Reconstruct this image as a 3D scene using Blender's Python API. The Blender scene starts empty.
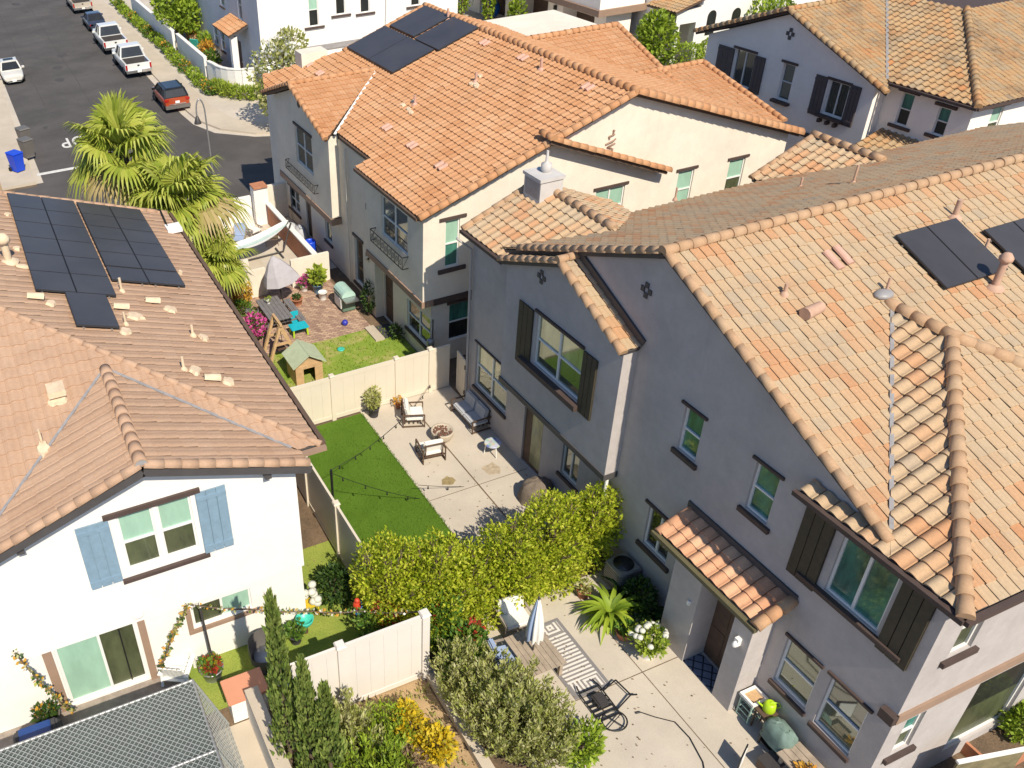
# Aerial view of a terrace of stucco houses with clay tile roofs, their yards and a street.
import bpy, bmesh, math, random
from mathutils import Vector, Matrix, Euler
PI = math.pi
RND = random.Random(11)
SC = bpy.context.scene
COL = SC.collection
V = Vector
# ---------------------------------------------------------------- camera model (survey of the site from the photo's own lens)
H = 17.0
F_PX, CX, CY = 895.0, 341.3, 384.0
_p, _r, _y = math.radians(34.703), math.radians(-3.137), math.radians(21.180)
_f = V((math.sin(_y) * math.cos(_p), math.cos(_y) * math.cos(_p), -math.sin(_p)))
_rr = V((math.cos(_y), -math.sin(_y), 0)); _uu = _rr.cross(_f)
CAM_R = _rr * math.cos(_r) + _uu * math.sin(_r)
CAM_U = -_rr * math.sin(_r) + _uu * math.cos(_r)
CAM_F = _f
def ray(px, py):
    return CAM_R * ((px - CX) / F_PX) - CAM_U * ((py - CY) / F_PX) + CAM_F
def G(px, py, z=0.0):
    d = ray(px, py); return V((0, 0, H)) + d * ((z - H) / d.z)
def OX(px, py, x):
    d = ray(px, py); return V((0, 0, H)) + d * (x / d.x)
def OY(px, py, y):
    d = ray(px, py); return V((0, 0, H)) + d * (y / d.y)
# ---------------------------------------------------------------- materials
MATS = {}
def newmat(name):
    m = bpy.data.materials.new(name); m.use_nodes = True
    nt = m.node_tree; nt.nodes.clear()
    out = nt.nodes.new('ShaderNodeOutputMaterial'); b = nt.nodes.new('ShaderNodeBsdfPrincipled')
    nt.links.new(b.outputs[0], out.inputs[0])
    return m, nt, b, out
def ramp(nt, cols, interp='LINEAR'):
    r = nt.nodes.new('ShaderNodeValToRGB'); e = r.color_ramp.elements
    r.color_ramp.interpolation = interp
    for i, (p, c) in enumerate(cols):
        el = e[i] if i < 2 else e.new(p)
        el.position = p; el.color = (c[0], c[1], c[2], 1)
    return r
def noise(nt, scale, detail=4, rough=.55, vec=None):
    n = nt.nodes.new('ShaderNodeTexNoise'); n.inputs['Scale'].default_value = scale
    n.inputs['Detail'].default_value = detail; n.inputs['Roughness'].default_value = rough
    if vec is None:
        tc = nt.nodes.new('ShaderNodeTexCoord'); vec = tc.outputs['Object']
    nt.links.new(vec, n.inputs['Vector']); return n
def math_n(nt, op, a, b=None):
    n = nt.nodes.new('ShaderNodeMath'); n.operation = op
    for i, x in enumerate((a, b)):
        if x is None: continue
        if isinstance(x, (int, float)): n.inputs[i].default_value = x
        else: nt.links.new(x, n.inputs[i])
    return n.outputs[0]
def mixc(nt, fac, a, b, mode='MIX'):
    n = nt.nodes.new('ShaderNodeMix'); n.data_type = 'RGBA'; n.blend_type = mode
    for idx, x in ((0, fac), (6, a), (7, b)):
        if isinstance(x, (int, float)): n.inputs[idx].default_value = x
        elif isinstance(x, (tuple, list)): n.inputs[idx].default_value = (x[0], x[1], x[2], 1)
        else: nt.links.new(x, n.inputs[idx])
    return n.outputs[2]
def bump(nt, b, h, strength=.3, dist=.02):
    n = nt.nodes.new('ShaderNodeBump'); n.inputs['Strength'].default_value = strength; n.inputs['Distance'].default_value = dist
    nt.links.new(h, n.inputs['Height']); nt.links.new(n.outputs[0], b.inputs['Normal'])
def M(name, col, rough=.75, var=.12, scale=2.5, bmp=0.0, bscale=60, metal=0.0, fine=.0, spec=.5):
    """plain surface: base colour with soft blotches of wear and optional fine grain"""
    if name in MATS: return MATS[name]
    m, nt, b, out = newmat(name)
    b.inputs['Roughness'].default_value = rough; b.inputs['Metallic'].default_value = metal
    b.inputs['Specular IOR Level'].default_value = spec
    if var > 0:
        n = noise(nt, scale, 6, .65)
        r = ramp(nt, [(.3, [c * (1 - var) for c in col]), (.7, [min(1, c * (1 + var * .6)) for c in col])])
        nt.links.new(n.outputs[0], r.inputs[0]); c = r.outputs[0]
        if fine > 0:
            n2 = noise(nt, bscale, 3, .7)
            r2 = ramp(nt, [(.3, [1 - fine] * 3), (.7, [1 + fine * .5] * 3)])
            nt.links.new(n2.outputs[0], r2.inputs[0]); c = mixc(nt, 1.0, c, r2.outputs[0], 'MULTIPLY')
        nt.links.new(c, b.inputs['Base Color'])
    else:
        b.inputs['Base Color'].default_value = (*col, 1)
    if bmp > 0:
        n3 = noise(nt, bscale, 4, .6); bump(nt, b, n3.outputs[0], bmp, .01)
    MATS[name] = m; return m
def stucco(name, col, stain=.10):
    if name in MATS: return MATS[name]
    m, nt, b, out = newmat(name); b.inputs['Roughness'].default_value = .9; b.inputs['Specular IOR Level'].default_value = .2
    tc = nt.nodes.new('ShaderNodeTexCoord')
    n1 = noise(nt, .55, 7, .72, tc.outputs['Object'])
    mp = nt.nodes.new('ShaderNodeMapping'); mp.inputs['Scale'].default_value = (1.1, 1.1, .12); mp.inputs['Location'].default_value = (3.1, 1.7, 0)
    nt.links.new(tc.outputs['Object'], mp.inputs[0]); n2 = noise(nt, 2.1, 8, .8, mp.outputs[0]); n4 = noise(nt, 3.5, 6, .75, tc.outputs['Object'])
    r1 = ramp(nt, [(.30, [1 - stain * 1.2] * 3), (.62, [1.0] * 3)]); nt.links.new(n1.outputs[0], r1.inputs[0])
    r2 = ramp(nt, [(.28, [1 - stain * 1.1, 1 - stain * 1.15, 1 - stain * 1.25]), (.42, [1.0] * 3)]); nt.links.new(n2.outputs[0], r2.inputs[0])
    r4 = ramp(nt, [(.3, [1 - stain * .5] * 3), (.7, [1 + stain * .3] * 3)]); nt.links.new(n4.outputs[0], r4.inputs[0])
    c = mixc(nt, 1.0, col, r1.outputs[0], 'MULTIPLY'); c = mixc(nt, 1.0, c, r2.outputs[0], 'MULTIPLY'); c = mixc(nt, 1.0, c, r4.outputs[0], 'MULTIPLY')
    nt.links.new(c, b.inputs['Base Color'])
    n3 = noise(nt, 14, 8, .8, tc.outputs['Object']); bump(nt, b, n3.outputs[0], .45, .03)
    MATS[name] = m; return m
def tile_mat(name, cols, stain=(.25, .2, .16), amt=.35):
    """clay tile: one tone per tile (UV counts tiles), weather blotches, grain"""
    if name in MATS: return MATS[name]
    m, nt, b, out = newmat(name); b.inputs['Roughness'].default_value = .85; b.inputs['Specular IOR Level'].default_value = .25
    uv = nt.nodes.new('ShaderNodeUVMap'); sep = nt.nodes.new('ShaderNodeSeparateXYZ'); nt.links.new(uv.outputs[0], sep.inputs[0])
    cmb = nt.nodes.new('ShaderNodeCombineXYZ')
    nt.links.new(math_n(nt, 'FLOOR', sep.outputs[0]), cmb.inputs[0]); nt.links.new(math_n(nt, 'FLOOR', sep.outputs[1]), cmb.inputs[1])
    wn = nt.nodes.new('ShaderNodeTexWhiteNoise'); wn.noise_dimensions = '3D'; nt.links.new(cmb.outputs[0], wn.inputs['Vector'])
    pn = noise(nt, .19, 2, .5, cmb.outputs[0])       # neighbouring tiles of one firing
    v = math_n(nt, 'ADD', math_n(nt, 'MULTIPLY', wn.outputs['Value'], .50), math_n(nt, 'MULTIPLY', math_n(nt, 'SUBTRACT', pn.outputs[0], .3), 1.25))
    r = ramp(nt, cols); nt.links.new(v, r.inputs[0])
    n1 = noise(nt, .8, 6, .7); r1 = ramp(nt, [(.48, [0] * 3), (.72, [amt * 1.3] * 3)]); nt.links.new(n1.outputs[0], r1.inputs[0])
    c = mixc(nt, r1.outputs[0], r.outputs[0], stain)
    n2 = noise(nt, 22, 5, .75); r2 = ramp(nt, [(.3, [.86] * 3), (.7, [1.08] * 3)]); nt.links.new(n2.outputs[0], r2.inputs[0])
    c = mixc(nt, 1.0, c, r2.outputs[0], 'MULTIPLY'); nt.links.new(c, b.inputs['Base Color'])
    bump(nt, b, n2.outputs[0], .25, .006)
    MATS[name] = m; return m
def leaf_mat(name, cols, trans=.3, rough=.55):
    if name in MATS: return MATS[name]
    m, nt, b, out = newmat(name); b.inputs['Roughness'].default_value = rough; b.inputs['Specular IOR Level'].default_value = .35
    g = nt.nodes.new('ShaderNodeNewGeometry')
    n = len(cols); r = ramp(nt, [(i / max(1, n - 1), c) for i, c in enumerate(cols)])
    nt.links.new(g.outputs['Random Per Island'], r.inputs[0]); nt.links.new(r.outputs[0], b.inputs['Base Color'])
    tr = nt.nodes.new('ShaderNodeBsdfTranslucent'); nt.links.new(r.outputs[0], tr.inputs[0])
    mx = nt.nodes.new('ShaderNodeMixShader'); mx.inputs[0].default_value = trans
    nt.links.new(b.outputs[0], mx.inputs[1]); nt.links.new(tr.outputs[0], mx.inputs[2]); nt.links.new(mx.outputs[0], out.inputs[0])
    MATS[name] = m; return m
def glass_mat(name, col, rough=.04, var=.25, refl=.40):
    """coated window pane: dim room, blind or (cream) painted reflection behind, sky and neighbours mirrored more at a slant"""
    if name in MATS: return MATS[name]
    m, nt, b, out = newmat(name); b.inputs['Roughness'].default_value = .6; b.inputs['Specular IOR Level'].default_value = .2
    mp = nt.nodes.new('ShaderNodeMapping'); mp.inputs['Scale'].default_value = (1.4, 1.4, .5); tc = nt.nodes.new('ShaderNodeTexCoord'); nt.links.new(tc.outputs['Object'], mp.inputs[0])
    n = noise(nt, 1.6, 4, .65, mp.outputs[0]); r = ramp(nt, [(.35, [c * (1 - var) for c in col]), (.65, [c * (1 + var) for c in col])])
    nt.links.new(n.outputs[0], r.inputs[0]); nt.links.new(r.outputs[0], b.inputs['Base Color'])
    gl = nt.nodes.new('ShaderNodeBsdfGlossy'); gl.inputs['Roughness'].default_value = rough; gl.inputs[0].default_value = (.86, .93, .90, 1)
    n2 = noise(nt, 1.4, 2, .5); bp = nt.nodes.new('ShaderNodeBump'); bp.inputs['Strength'].default_value = .05; bp.inputs['Distance'].default_value = .02; nt.links.new(n2.outputs[0], bp.inputs['Height']); nt.links.new(bp.outputs[0], gl.inputs['Normal'])
    lw = nt.nodes.new('ShaderNodeLayerWeight'); lw.inputs[0].default_value = .32; f = math_n(nt, 'ADD', math_n(nt, 'MULTIPLY', lw.outputs['Fresnel'], refl), .03)
    mx = nt.nodes.new('ShaderNodeMixShader'); nt.links.new(f, mx.inputs[0]); nt.links.new(b.outputs[0], mx.inputs[1]); nt.links.new(gl.outputs[0], mx.inputs[2]); nt.links.new(mx.outputs[0], out.inputs[0])
    MATS[name] = m; return m
# ---------------------------------------------------------------- mesh builder
def root_loc(o):
    while o.parent: o = o.parent
    return o.location.copy()
class MB:
    def __init__(s): s.v = []; s.f = []; s.mi = []; s.sm = []
    def add(s, vs, fs, mi=0, sm=False):
        k = len(s.v); s.v += [tuple(p) for p in vs]
        for f in fs: s.f.append([k + i for i in f]); s.mi.append(mi); s.sm.append(sm)
        return s
    def poly(s, pts, mi=0): return s.add(pts, [list(range(len(pts)))], mi)
    def box(s, c, d, rz=0.0, mi=0, taper=1.0, mat=None):
        hx, hy, hz = d[0] / 2, d[1] / 2, d[2] / 2
        vs = [V((x * hx * (taper if z > 0 else 1), y * hy * (taper if z > 0 else 1), z * hz)) for z in (-1, 1) for y in (-1, 1) for x in (-1, 1)]
        m = mat or Matrix.Rotation(rz, 3, 'Z')
        vs = [m @ v + V(c) for v in vs]
        return s.add(vs, [(0, 2, 3, 1), (4, 5, 7, 6), (0, 1, 5, 4), (2, 6, 7, 3), (0, 4, 6, 2), (1, 3, 7, 5)], mi)
    def b2(s, a, b, mi=0):
        return s.box([(a[i] + b[i]) / 2 for i in range(3)], [abs(b[i] - a[i]) for i in range(3)], 0, mi)
    def bar(s, p0, p1, w, h=None, mi=0, up=(0, 0, 1)):
        p0, p1 = V(p0), V(p1); d = (p1 - p0); L = d.length
        if L < 1e-6: return s
        d = d / L; x = d.cross(V(up))
        if x.length < 1e-3: x = d.cross(V((0, 1, 0)))
        x.normalize(); z = x.cross(d); h = h or w
        vs = [p + x * (a * w / 2) + z * (b * h / 2) for p in (p0, p1) for a, b in ((-1, -1), (1, -1), (1, 1), (-1, 1))]
        return s.add(vs, [(0, 1, 2, 3), (7, 6, 5, 4), (0, 4, 5, 1), (1, 5, 6, 2), (2, 6, 7, 3), (3, 7, 4, 0)], mi)
    def tube(s, pts, r, n=8, mi=0, sm=True, caps=True):
        pts = [V(p) for p in pts]; rs = r if isinstance(r, (list, tuple)) else [r] * len(pts)
        rings = []; t0 = None; x = None
        for i, p in enumerate(pts):
            t = (pts[min(i + 1, len(pts) - 1)] - pts[max(i - 1, 0)])
            t = t.normalized() if t.length > 1e-9 else V((0, 0, 1))
            if x is None:
                x = t.cross(V((0, 0, 1)))
                if x.length < .05: x = t.cross(V((0, 1, 0)))
            x = (x - t * x.dot(t)).normalized(); y = t.cross(x)
            rings.append([p + (x * math.cos(2 * PI * k / n) + y * math.sin(2 * PI * k / n)) * rs[i] for k in range(n)])
        vs = [p for rg in rings for p in rg]
        fs = [(i * n + k, i * n + (k + 1) % n, (i + 1) * n + (k + 1) % n, (i + 1) * n + k) for i in range(len(pts) - 1) for k in range(n)]
        s.add(vs, fs, mi, sm)
        if caps:
            s.add(rings[0][::-1], [list(range(n))], mi); s.add(rings[-1], [list(range(n))], mi)
        return s
    def lathe(s, prof, c, n=16, mi=0, sm=True, sx=1, sy=1):
        vs = [V((c[0] + r * math.cos(2 * PI * k / n) * sx, c[1] + r * math.sin(2 * PI * k / n) * sy, c[2] + z)) for r, z in prof for k in range(n)]
        fs = [(i * n + k, i * n + (k + 1) % n, (i + 1) * n + (k + 1) % n, (i + 1) * n + k) for i in range(len(prof) - 1) for k in range(n)]
        s.add(vs, fs, mi, sm)
        s.add(vs[:n][::-1], [list(range(n))], mi); s.add(vs[-n:], [list(range(n))], mi)
        return s
    def ball(s, c, r, n=12, m=8, mi=0):
        r = r if isinstance(r, (list, tuple)) else (r, r, r)
        prof = [(math.sin(PI * i / m), -math.cos(PI * i / m)) for i in range(m + 1)]
        vs = [V((c[0] + a * math.cos(2 * PI * k / n) * r[0], c[1] + a * math.sin(2 * PI * k / n) * r[1], c[2] + z * r[2])) for a, z in prof for k in range(n)]
        fs = [(i * n + k, i * n + (k + 1) % n, (i + 1) * n + (k + 1) % n, (i + 1) * n + k) for i in range(m) for k in range(n)]
        return s.add(vs, fs, mi, True)
    def loft(s, rings, mi=0, sm=False, caps=True):
        n = len(rings[0]); vs = [p for r in rings for p in r]
        fs = [(i * n + k, i * n + (k + 1) % n, (i + 1) * n + (k + 1) % n, (i + 1) * n + k) for i in range(len(rings) - 1) for k in range(n)]
        s.add(vs, fs, mi, sm)
        if caps: s.add(list(rings[0])[::-1], [list(range(n))], mi); s.add(rings[-1], [list(range(n))], mi)
        return s
    def obj(s, name, mats, parent=None, bevel=0.0, fix=True):
        me = bpy.data.meshes.new(name); off = root_loc(parent) if parent else V((0, 0, 0))
        me.from_pydata([(p[0] - off.x, p[1] - off.y, p[2] - off.z) for p in s.v], [], s.f)
        mats = mats if isinstance(mats, (list, tuple)) else [mats]
        for m in mats: me.materials.append(m)
        me.polygons.foreach_set('material_index', s.mi); me.polygons.foreach_set('use_smooth', s.sm)
        if fix and len(s.v) < 60000:
            bm = bmesh.new(); bm.from_mesh(me); bmesh.ops.recalc_face_normals(bm, faces=bm.faces)
            if bevel > 0:
                bmesh.ops.remove_doubles(bm, verts=bm.verts, dist=1e-5)
                bmesh.ops.bevel(bm, geom=[e for e in bm.edges if e.is_manifold and e.calc_face_angle(0) > .6], offset=bevel, segments=2, affect='EDGES', clamp_overlap=True)
            bm.to_mesh(me); bm.free()
        me.update()
        o = bpy.data.objects.new(name, me); COL.objects.link(o)
        if parent: o.parent = parent
        return o
def thing(name, label, cat, loc=(0, 0, 0), rz=0.0, group=None):
    o = bpy.data.objects.new(name, None); COL.objects.link(o); o.location = loc; o.rotation_euler = (0, 0, rz)
    o.empty_display_size = .2; o['label'] = label; o['category'] = cat
    if group: o['group'] = group
    return o
def tag(o, label, cat, group=None, kind=None):
    if label: o['label'] = label
    if cat: o['category'] = cat
    if group: o['group'] = group
    if kind: o['kind'] = kind
    return o
def struct(name, mb, mat, bevel=0.0):
    o = mb.obj(name, mat, None, bevel); o['kind'] = 'structure'; return o
KIDS = {}
def kids(o): return [c for c in bpy.data.objects if c.parent == o]
def dup(o, loc=None, rz=None, label=None, scale=None):
    def cp(a, par):
        c = a.copy(); COL.objects.link(c); c.parent = par
        for ch in kids(a): cp(ch, c)
        return c
    c = cp(o, None)
    if loc is not None: c.location = loc
    if rz is not None: c.rotation_euler = (0, 0, rz)
    if label: c['label'] = label
    if scale: c.scale = (scale,) * 3 if isinstance(scale, (int, float)) else scale
    return c
def place(o, loc, rz=0.0, scale=None):
    o.location = loc; o.rotation_euler = (0, 0, rz)
    if scale: o.scale = (scale,) * 3 if isinstance(scale, (int, float)) else scale
    return o
# ---------------------------------------------------------------- clay tile roofs
def roof_plane(polys, down_hint, tw, course, amp, step, mats, name, parent, seg=8, phase=0.0, deck=.10, seed=0, groove=.9):
    """S-tiles laid in courses on one or more convex coplanar polygons; deck with fascia below; returns ONE mesh object"""
    bmA = bmesh.new(); uvl = bmA.loops.layers.uv.new('UVMap')
    off = root_loc(parent) if parent else V((0, 0, 0))
    rr = random.Random(seed)
    p0 = [V(p) for p in polys[0]]
    n = (p0[1] - p0[0]).cross(p0[2] - p0[0]).normalized()
    if n.z < 0: n = -n
    e = V((0, 0, 1)).cross(n).normalized(); u = n.cross(e)
    if u.z < 0: u = -u; e = -e
    allp = [V(p) for pl in polys for p in pl]; tmin = min(p.dot(u) for p in allp); n0 = p0[0].dot(n)
    def prof(x):
        if x > .93: return 0.0 if x < .94 else -groove
        if x < .60: return math.sin(PI * x / .60) ** .8
        return -.25 * math.sin(PI * (x - .60) / .33)
    XS = [.93 * i / seg for i in range(seg + 1)] + [.942, 1.0]; NS = len(XS) - 1
    for pl in polys:
        pl = [V(p) for p in pl]
        s0 = min(p.dot(e) for p in pl); s1 = max(p.dot(e) for p in pl); t0 = min(p.dot(u) for p in pl); t1 = max(p.dot(u) for p in pl)
        bm = bmesh.new(); uv = bm.loops.layers.uv.new('UVMap')
        c0 = int(math.floor((s0 - phase) / tw)); c1 = int(math.ceil((s1 - phase) / tw))
        k0 = int(math.floor((t0 - tmin) / course + 1e-6)); k1 = int(math.ceil((t1 - tmin) / course - 1e-6))
        for k in range(k0, k1):
            ta = tmin + k * course; rows = []
            jit = [rr.uniform(-.012, .012) - (.05 if rr.random() < .015 else 0) for _ in range(c0, c1 + 1)]
            hj = [rr.uniform(-.005, .009) for _ in range(c0, c1 + 1)]
            for c in range(c0, c1):
                vs = []
                for row in range(4):
                    for i in range(NS + 1):
                        x = XS[i]; s = phase + (c + x) * tw; w = amp * prof(x)
                        if row == 0: t, h = ta + jit[c - c0], w - step * .2
                        elif row in (1, 2): t, h = ta + jit[c - c0], w + step + hj[c - c0]
                        else: t, h = ta + course + .012, w * .96
                        vs.append(bm.verts.new(e * s + u * t + n * (n0 + h)))
                for row in (0, 2):
                    for i in range(NS):
                        a = row * (NS + 1) + i
                        try: f = bm.faces.new((vs[a], vs[a + 1], vs[a + NS + 2], vs[a + NS + 1]))
                        except ValueError: continue
                        f.smooth = row == 2 and i < NS - 2
                        for lp, q in zip(f.loops, (0, 1, 1, 0)): lp[uv].uv = (c + .02 + .96 * (i + q) / NS + 500, k + .5 + 100)
        cen = sum(pl, V((0, 0, 0))) / len(pl)
        for i in range(len(pl)):
            a, b = pl[i], pl[(i + 1) % len(pl)]
            pn = (b - a).cross(n).normalized()
            if pn.dot(cen - a) > 0: pn = -pn
            bmesh.ops.bisect_plane(bm, geom=bm.verts[:] + bm.edges[:] + bm.faces[:], plane_co=a, plane_no=pn, clear_outer=True)
        # deck slab
        top = [p - n * .035 for p in pl]; bot = [p - n * (.035 + deck) for p in pl]
        tv = [bm.verts.new(p) for p in top]; bv = [bm.verts.new(p) for p in bot]
        fs = [bm.faces.new(tv), bm.faces.new(bv[::-1])] + [bm.faces.new((tv[i], bv[i], bv[(i + 1) % len(pl)], tv[(i + 1) % len(pl)])) for i in range(len(pl))]
        for f in fs: f.material_index = 1
        me = bpy.data.meshes.new('tmp'); bm.to_mesh(me); bm.free(); bmA.from_mesh(me); bpy.data.meshes.remove(me)
    bmesh.ops.recalc_face_normals(bmA, faces=[f for f in bmA.faces if f.material_index == 1])
    for f in bmA.faces:
        if f.material_index == 0 and f.normal.dot(n) < -.2: f.normal_flip()
    bmesh.ops.translate(bmA, verts=bmA.verts, vec=-off)
    me = bpy.data.meshes.new(name); bmA.to_mesh(me); bmA.free()
    for m in mats: me.materials.append(m)
    o = bpy.data.objects.new(name, me); COL.objects.link(o); o.parent = parent
    return o
def ridge(lines, r, mat, parent, name='ridge_tiles', L=.34, up=.03, seed=3):
    """overlapping half round cap tiles along each (p0,p1) line; ONE mesh"""
    off = root_loc(parent) if parent else V((0, 0, 0)); me = bpy.data.meshes.new(name)
    vs, fs, uvs = [], [], []; rr = random.Random(seed); idx = 0
    for p0, p1 in lines:
        p0, p1 = V(p0), V(p1); d = p1 - p0; T = d.length; d.normalize(); x = d.cross(V((0, 0, 1))).normalized(); z = x.cross(d)
        cnt = max(1, int(round(T / L))); st = T / cnt; N = 9
        for k in range(cnt):
            idx += 1; a = p0 + d * (k * st - .03); b = p0 + d * ((k + 1) * st + .02)
            r0 = r * 1.10 * (1 + rr.uniform(-.03, .03)); r1 = r * .92; zj = rr.uniform(-.006, .008)
            base = len(vs)
            for q, rad in ((a, r0), (b, r1)):
                for i in range(N + 1):
                    an = PI * (-.08 + 1.16 * i / N)
                    vs.append(q + x * (math.cos(an) * rad) + z * (math.sin(an) * rad + up - .02 + zj) - off)
            for i in range(N):
                fs.append((base + i, base + i + 1, base + N + 2 + i, base + N + 1 + i)); uvs.append(idx)
            fs.append([base + i for i in range(N + 1)]); uvs.append(idx)
            fs.append([base + N + 1 + i for i in range(N + 1)][::-1]); uvs.append(idx)
    me.from_pydata(vs, [], fs); uv = me.uv_layers.new(name='UVMap')
    for p, k in zip(me.polygons, uvs):
        p.use_smooth = len(p.vertices) == 4
        for li in p.loop_indices: uv.data[li].uv = (k * 1.37 + 30.5, (k * 7) % 13 + .5)
    bm = bmesh.new(); bm.from_mesh(me); bmesh.ops.recalc_face_normals(bm, faces=bm.faces); bm.to_mesh(me); bm.free()
    me.materials.append(mat); o = bpy.data.objects.new(name, me); COL.objects.link(o); o.parent = parent; return o
def gutter(pts, mat, parent, r=.06, name='gutter'):
    mb = MB()
    for a, b in zip(pts[:-1], pts[1:]): mb.bar(a, b, r * 1.7, r * 1.6)
    return mb.obj(name, mat, parent)
# ---------------------------------------------------------------- walls and openings
class Wall:
    """flat wall facing -x ('X'), -y ('Y'), +x ('x') or +y ('y') at coordinate c; P(e, z, d) = point at e along, height z, d outward"""
    def __init__(s, ax, c): s.ax, s.c = ax, c
    def P(s, e, z, d=0.0):
        return {'X': V((s.c - d, e, z)), 'x': V((s.c + d, e, z)), 'Y': V((e, s.c - d, z)), 'y': V((e, s.c + d, z))}[s.ax]
    def face(s, mb, e0, e1, z0, z1, holes=(), depth=.11, top=None, mi=0):
        es = sorted({e0, e1, *[h[0] for h in holes], *[h[1] for h in holes]}); zs = sorted({z0, z1, *[h[2] for h in holes], *[h[3] for h in holes]})
        for a, b in zip(es[:-1], es[1:]):
            for c, d in zip(zs[:-1], zs[1:]):
                m, k = (a + b) / 2, (c + d) / 2
                if any(h[0] < m < h[1] and h[2] < k < h[3] for h in holes): continue
                mb.poly([s.P(a, c), s.P(b, c), s.P(b, d), s.P(a, d)], mi)
        for a, b, c, d in holes:
            r = [(a, c), (b, c), (b, d), (a, d)]
            for i in range(4):
                p, q = r[i], r[(i + 1) % 4]; mb.poly([s.P(*p), s.P(*q), s.P(*q, -depth), s.P(*p, -depth)], mi)
        if top: mb.poly([s.P(*p) for p in top], mi)
        return mb
    def slab(s, mb, e0, e1, z0, z1, d0, d1, mi=0):
        return mb.b2(s.P(e0, z0, d0), s.P(e1, z1, d1), mi)
def window(par, w, a, b, c, d, style='hung', cols=1, glass=('green', 'dark'), depth=.11, lintel=None, sill=None, trim=None, fr=.045, label=None):
    """window filling the opening a..b x c..d; children frame (> nothing), pane, lintel, sill. style: hung (bar at mid height), slide, fixed"""
    fm = MB(); z0 = -depth + .005; z1 = -depth + .05
    w.slab(fm, a, a + fr, c, d, z0, z1); w.slab(fm, b - fr, b, c, d, z0, z1)
    w.slab(fm, a + fr, b - fr, c, c + fr, z0, z1); w.slab(fm, a + fr, b - fr, d - fr, d, z0, z1)
    ia, ib, ic, idd = a + fr, b - fr, c + fr, d - fr; W = (ib - ia) / cols; bars = []
    for k in range(1, cols): w.slab(fm, ia + k * W - fr * .6, ia + k * W + fr * .6, ic, idd, z0, z1 + .004)
    mid = (ic + idd) / 2
    if style == 'hung':
        for k in range(cols):
            w.slab(fm, ia + k * W + (fr * .6 if k else 0), ia + (k + 1) * W - (fr * .6 if k < cols - 1 else 0), mid - fr * .45, mid + fr * .45, z0, z1 + .008)
    root = fm.obj('window', MATS['white_vinyl'], par)
    if label: root['label'] = label
    pm = MB(); g = -depth + .018
    gm = [MATS['glass_' + glass[0]], MATS['glass_' + (glass[1] if len(glass) > 1 else glass[0])]]
    pm.poly([w.P(ia, mid, g), w.P(ib, mid, g), w.P(ib, idd, g), w.P(ia, idd, g)], 0)
    pm.poly([w.P(ia, ic, g - .003), w.P(ib, ic, g - .003), w.P(ib, mid, g - .003), w.P(ia, mid, g - .003)], 1)
    if style == 'slide':
        pm = MB(); q = (ia + ib) / 2
        pm.poly([w.P(ia, ic, g), w.P(q, ic, g), w.P(q, idd, g), w.P(ia, idd, g)], 0); pm.poly([w.P(q, ic, g - .003), w.P(ib, ic, g - .003), w.P(ib, idd, g - .003), w.P(q, idd, g - .003)], 1)
    pm.obj('pane', gm, root, fix=False)
    if lintel:
        o, hh, dp = lintel; lm = MB(); w.slab(lm, a - o, b + o, d + .02, d + .02 + hh, -.03, dp); lm.obj('lintel', MATS['trim_brown'], root, .006)
    if sill:
        o, hh, dp = sill; lm = MB(); w.slab(lm, a - o, b + o, c - .02 - hh, c - .02, -.03, dp)
        lm.obj('sill', MATS['trim_brown'], root, .006)
    if trim:
        tm = MB(); o = trim
        w.slab(tm, a - o, a, c - o, d + o, 0, .035); w.slab(tm, b, b + o, c - o, d + o, 0, .035)
        w.slab(tm, a, b, c - o, c, 0, .034); w.slab(tm, a, b, d, d + o, 0, .034); tm.obj('surround', MATS['white_vinyl'], root)
    return root
def shutter(par, w, a, b, c, d, mat, boards=3, label=None, style='board'):
    mb = MB(); bw = (b - a) / boards
    for k in range(boards): w.slab(mb, a + k * bw + .008, a + (k + 1) * bw - .008, c, d, .02, .055)
    if style == 'board':
        for z in (c + (d - c) * .1, d - (d - c) * .1): w.slab(mb, a + .005, b - .005, z - .045, z + .045, .055, .075)
    w.slab(mb, a, b, c + .02, d - .02, .004, .022)
    o = mb.obj('shutter', mat, par, fix=True)
    return o
def vent_pipe(par, base, h, r, mat, name='vent_pipe', cap=False, flash=True):
    mb = MB(); b = V(base)
    mb.tube([b - V((0, 0, .15)), b + V((0, 0, h))], r, 8)
    if flash: mb.lathe([(r * 2.6, -.02), (r * 2.4, .03), (r * 1.1, .09)], b, 10)
    if cap: mb.lathe([(r * .9, h - .02), (r * 1.7, h), (r * 1.8, h + r * 1.0), (r * .9, h + r * 2.2), (.01, h + r * 2.4)], b, 10)
    return mb.obj(name, mat, par)
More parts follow.
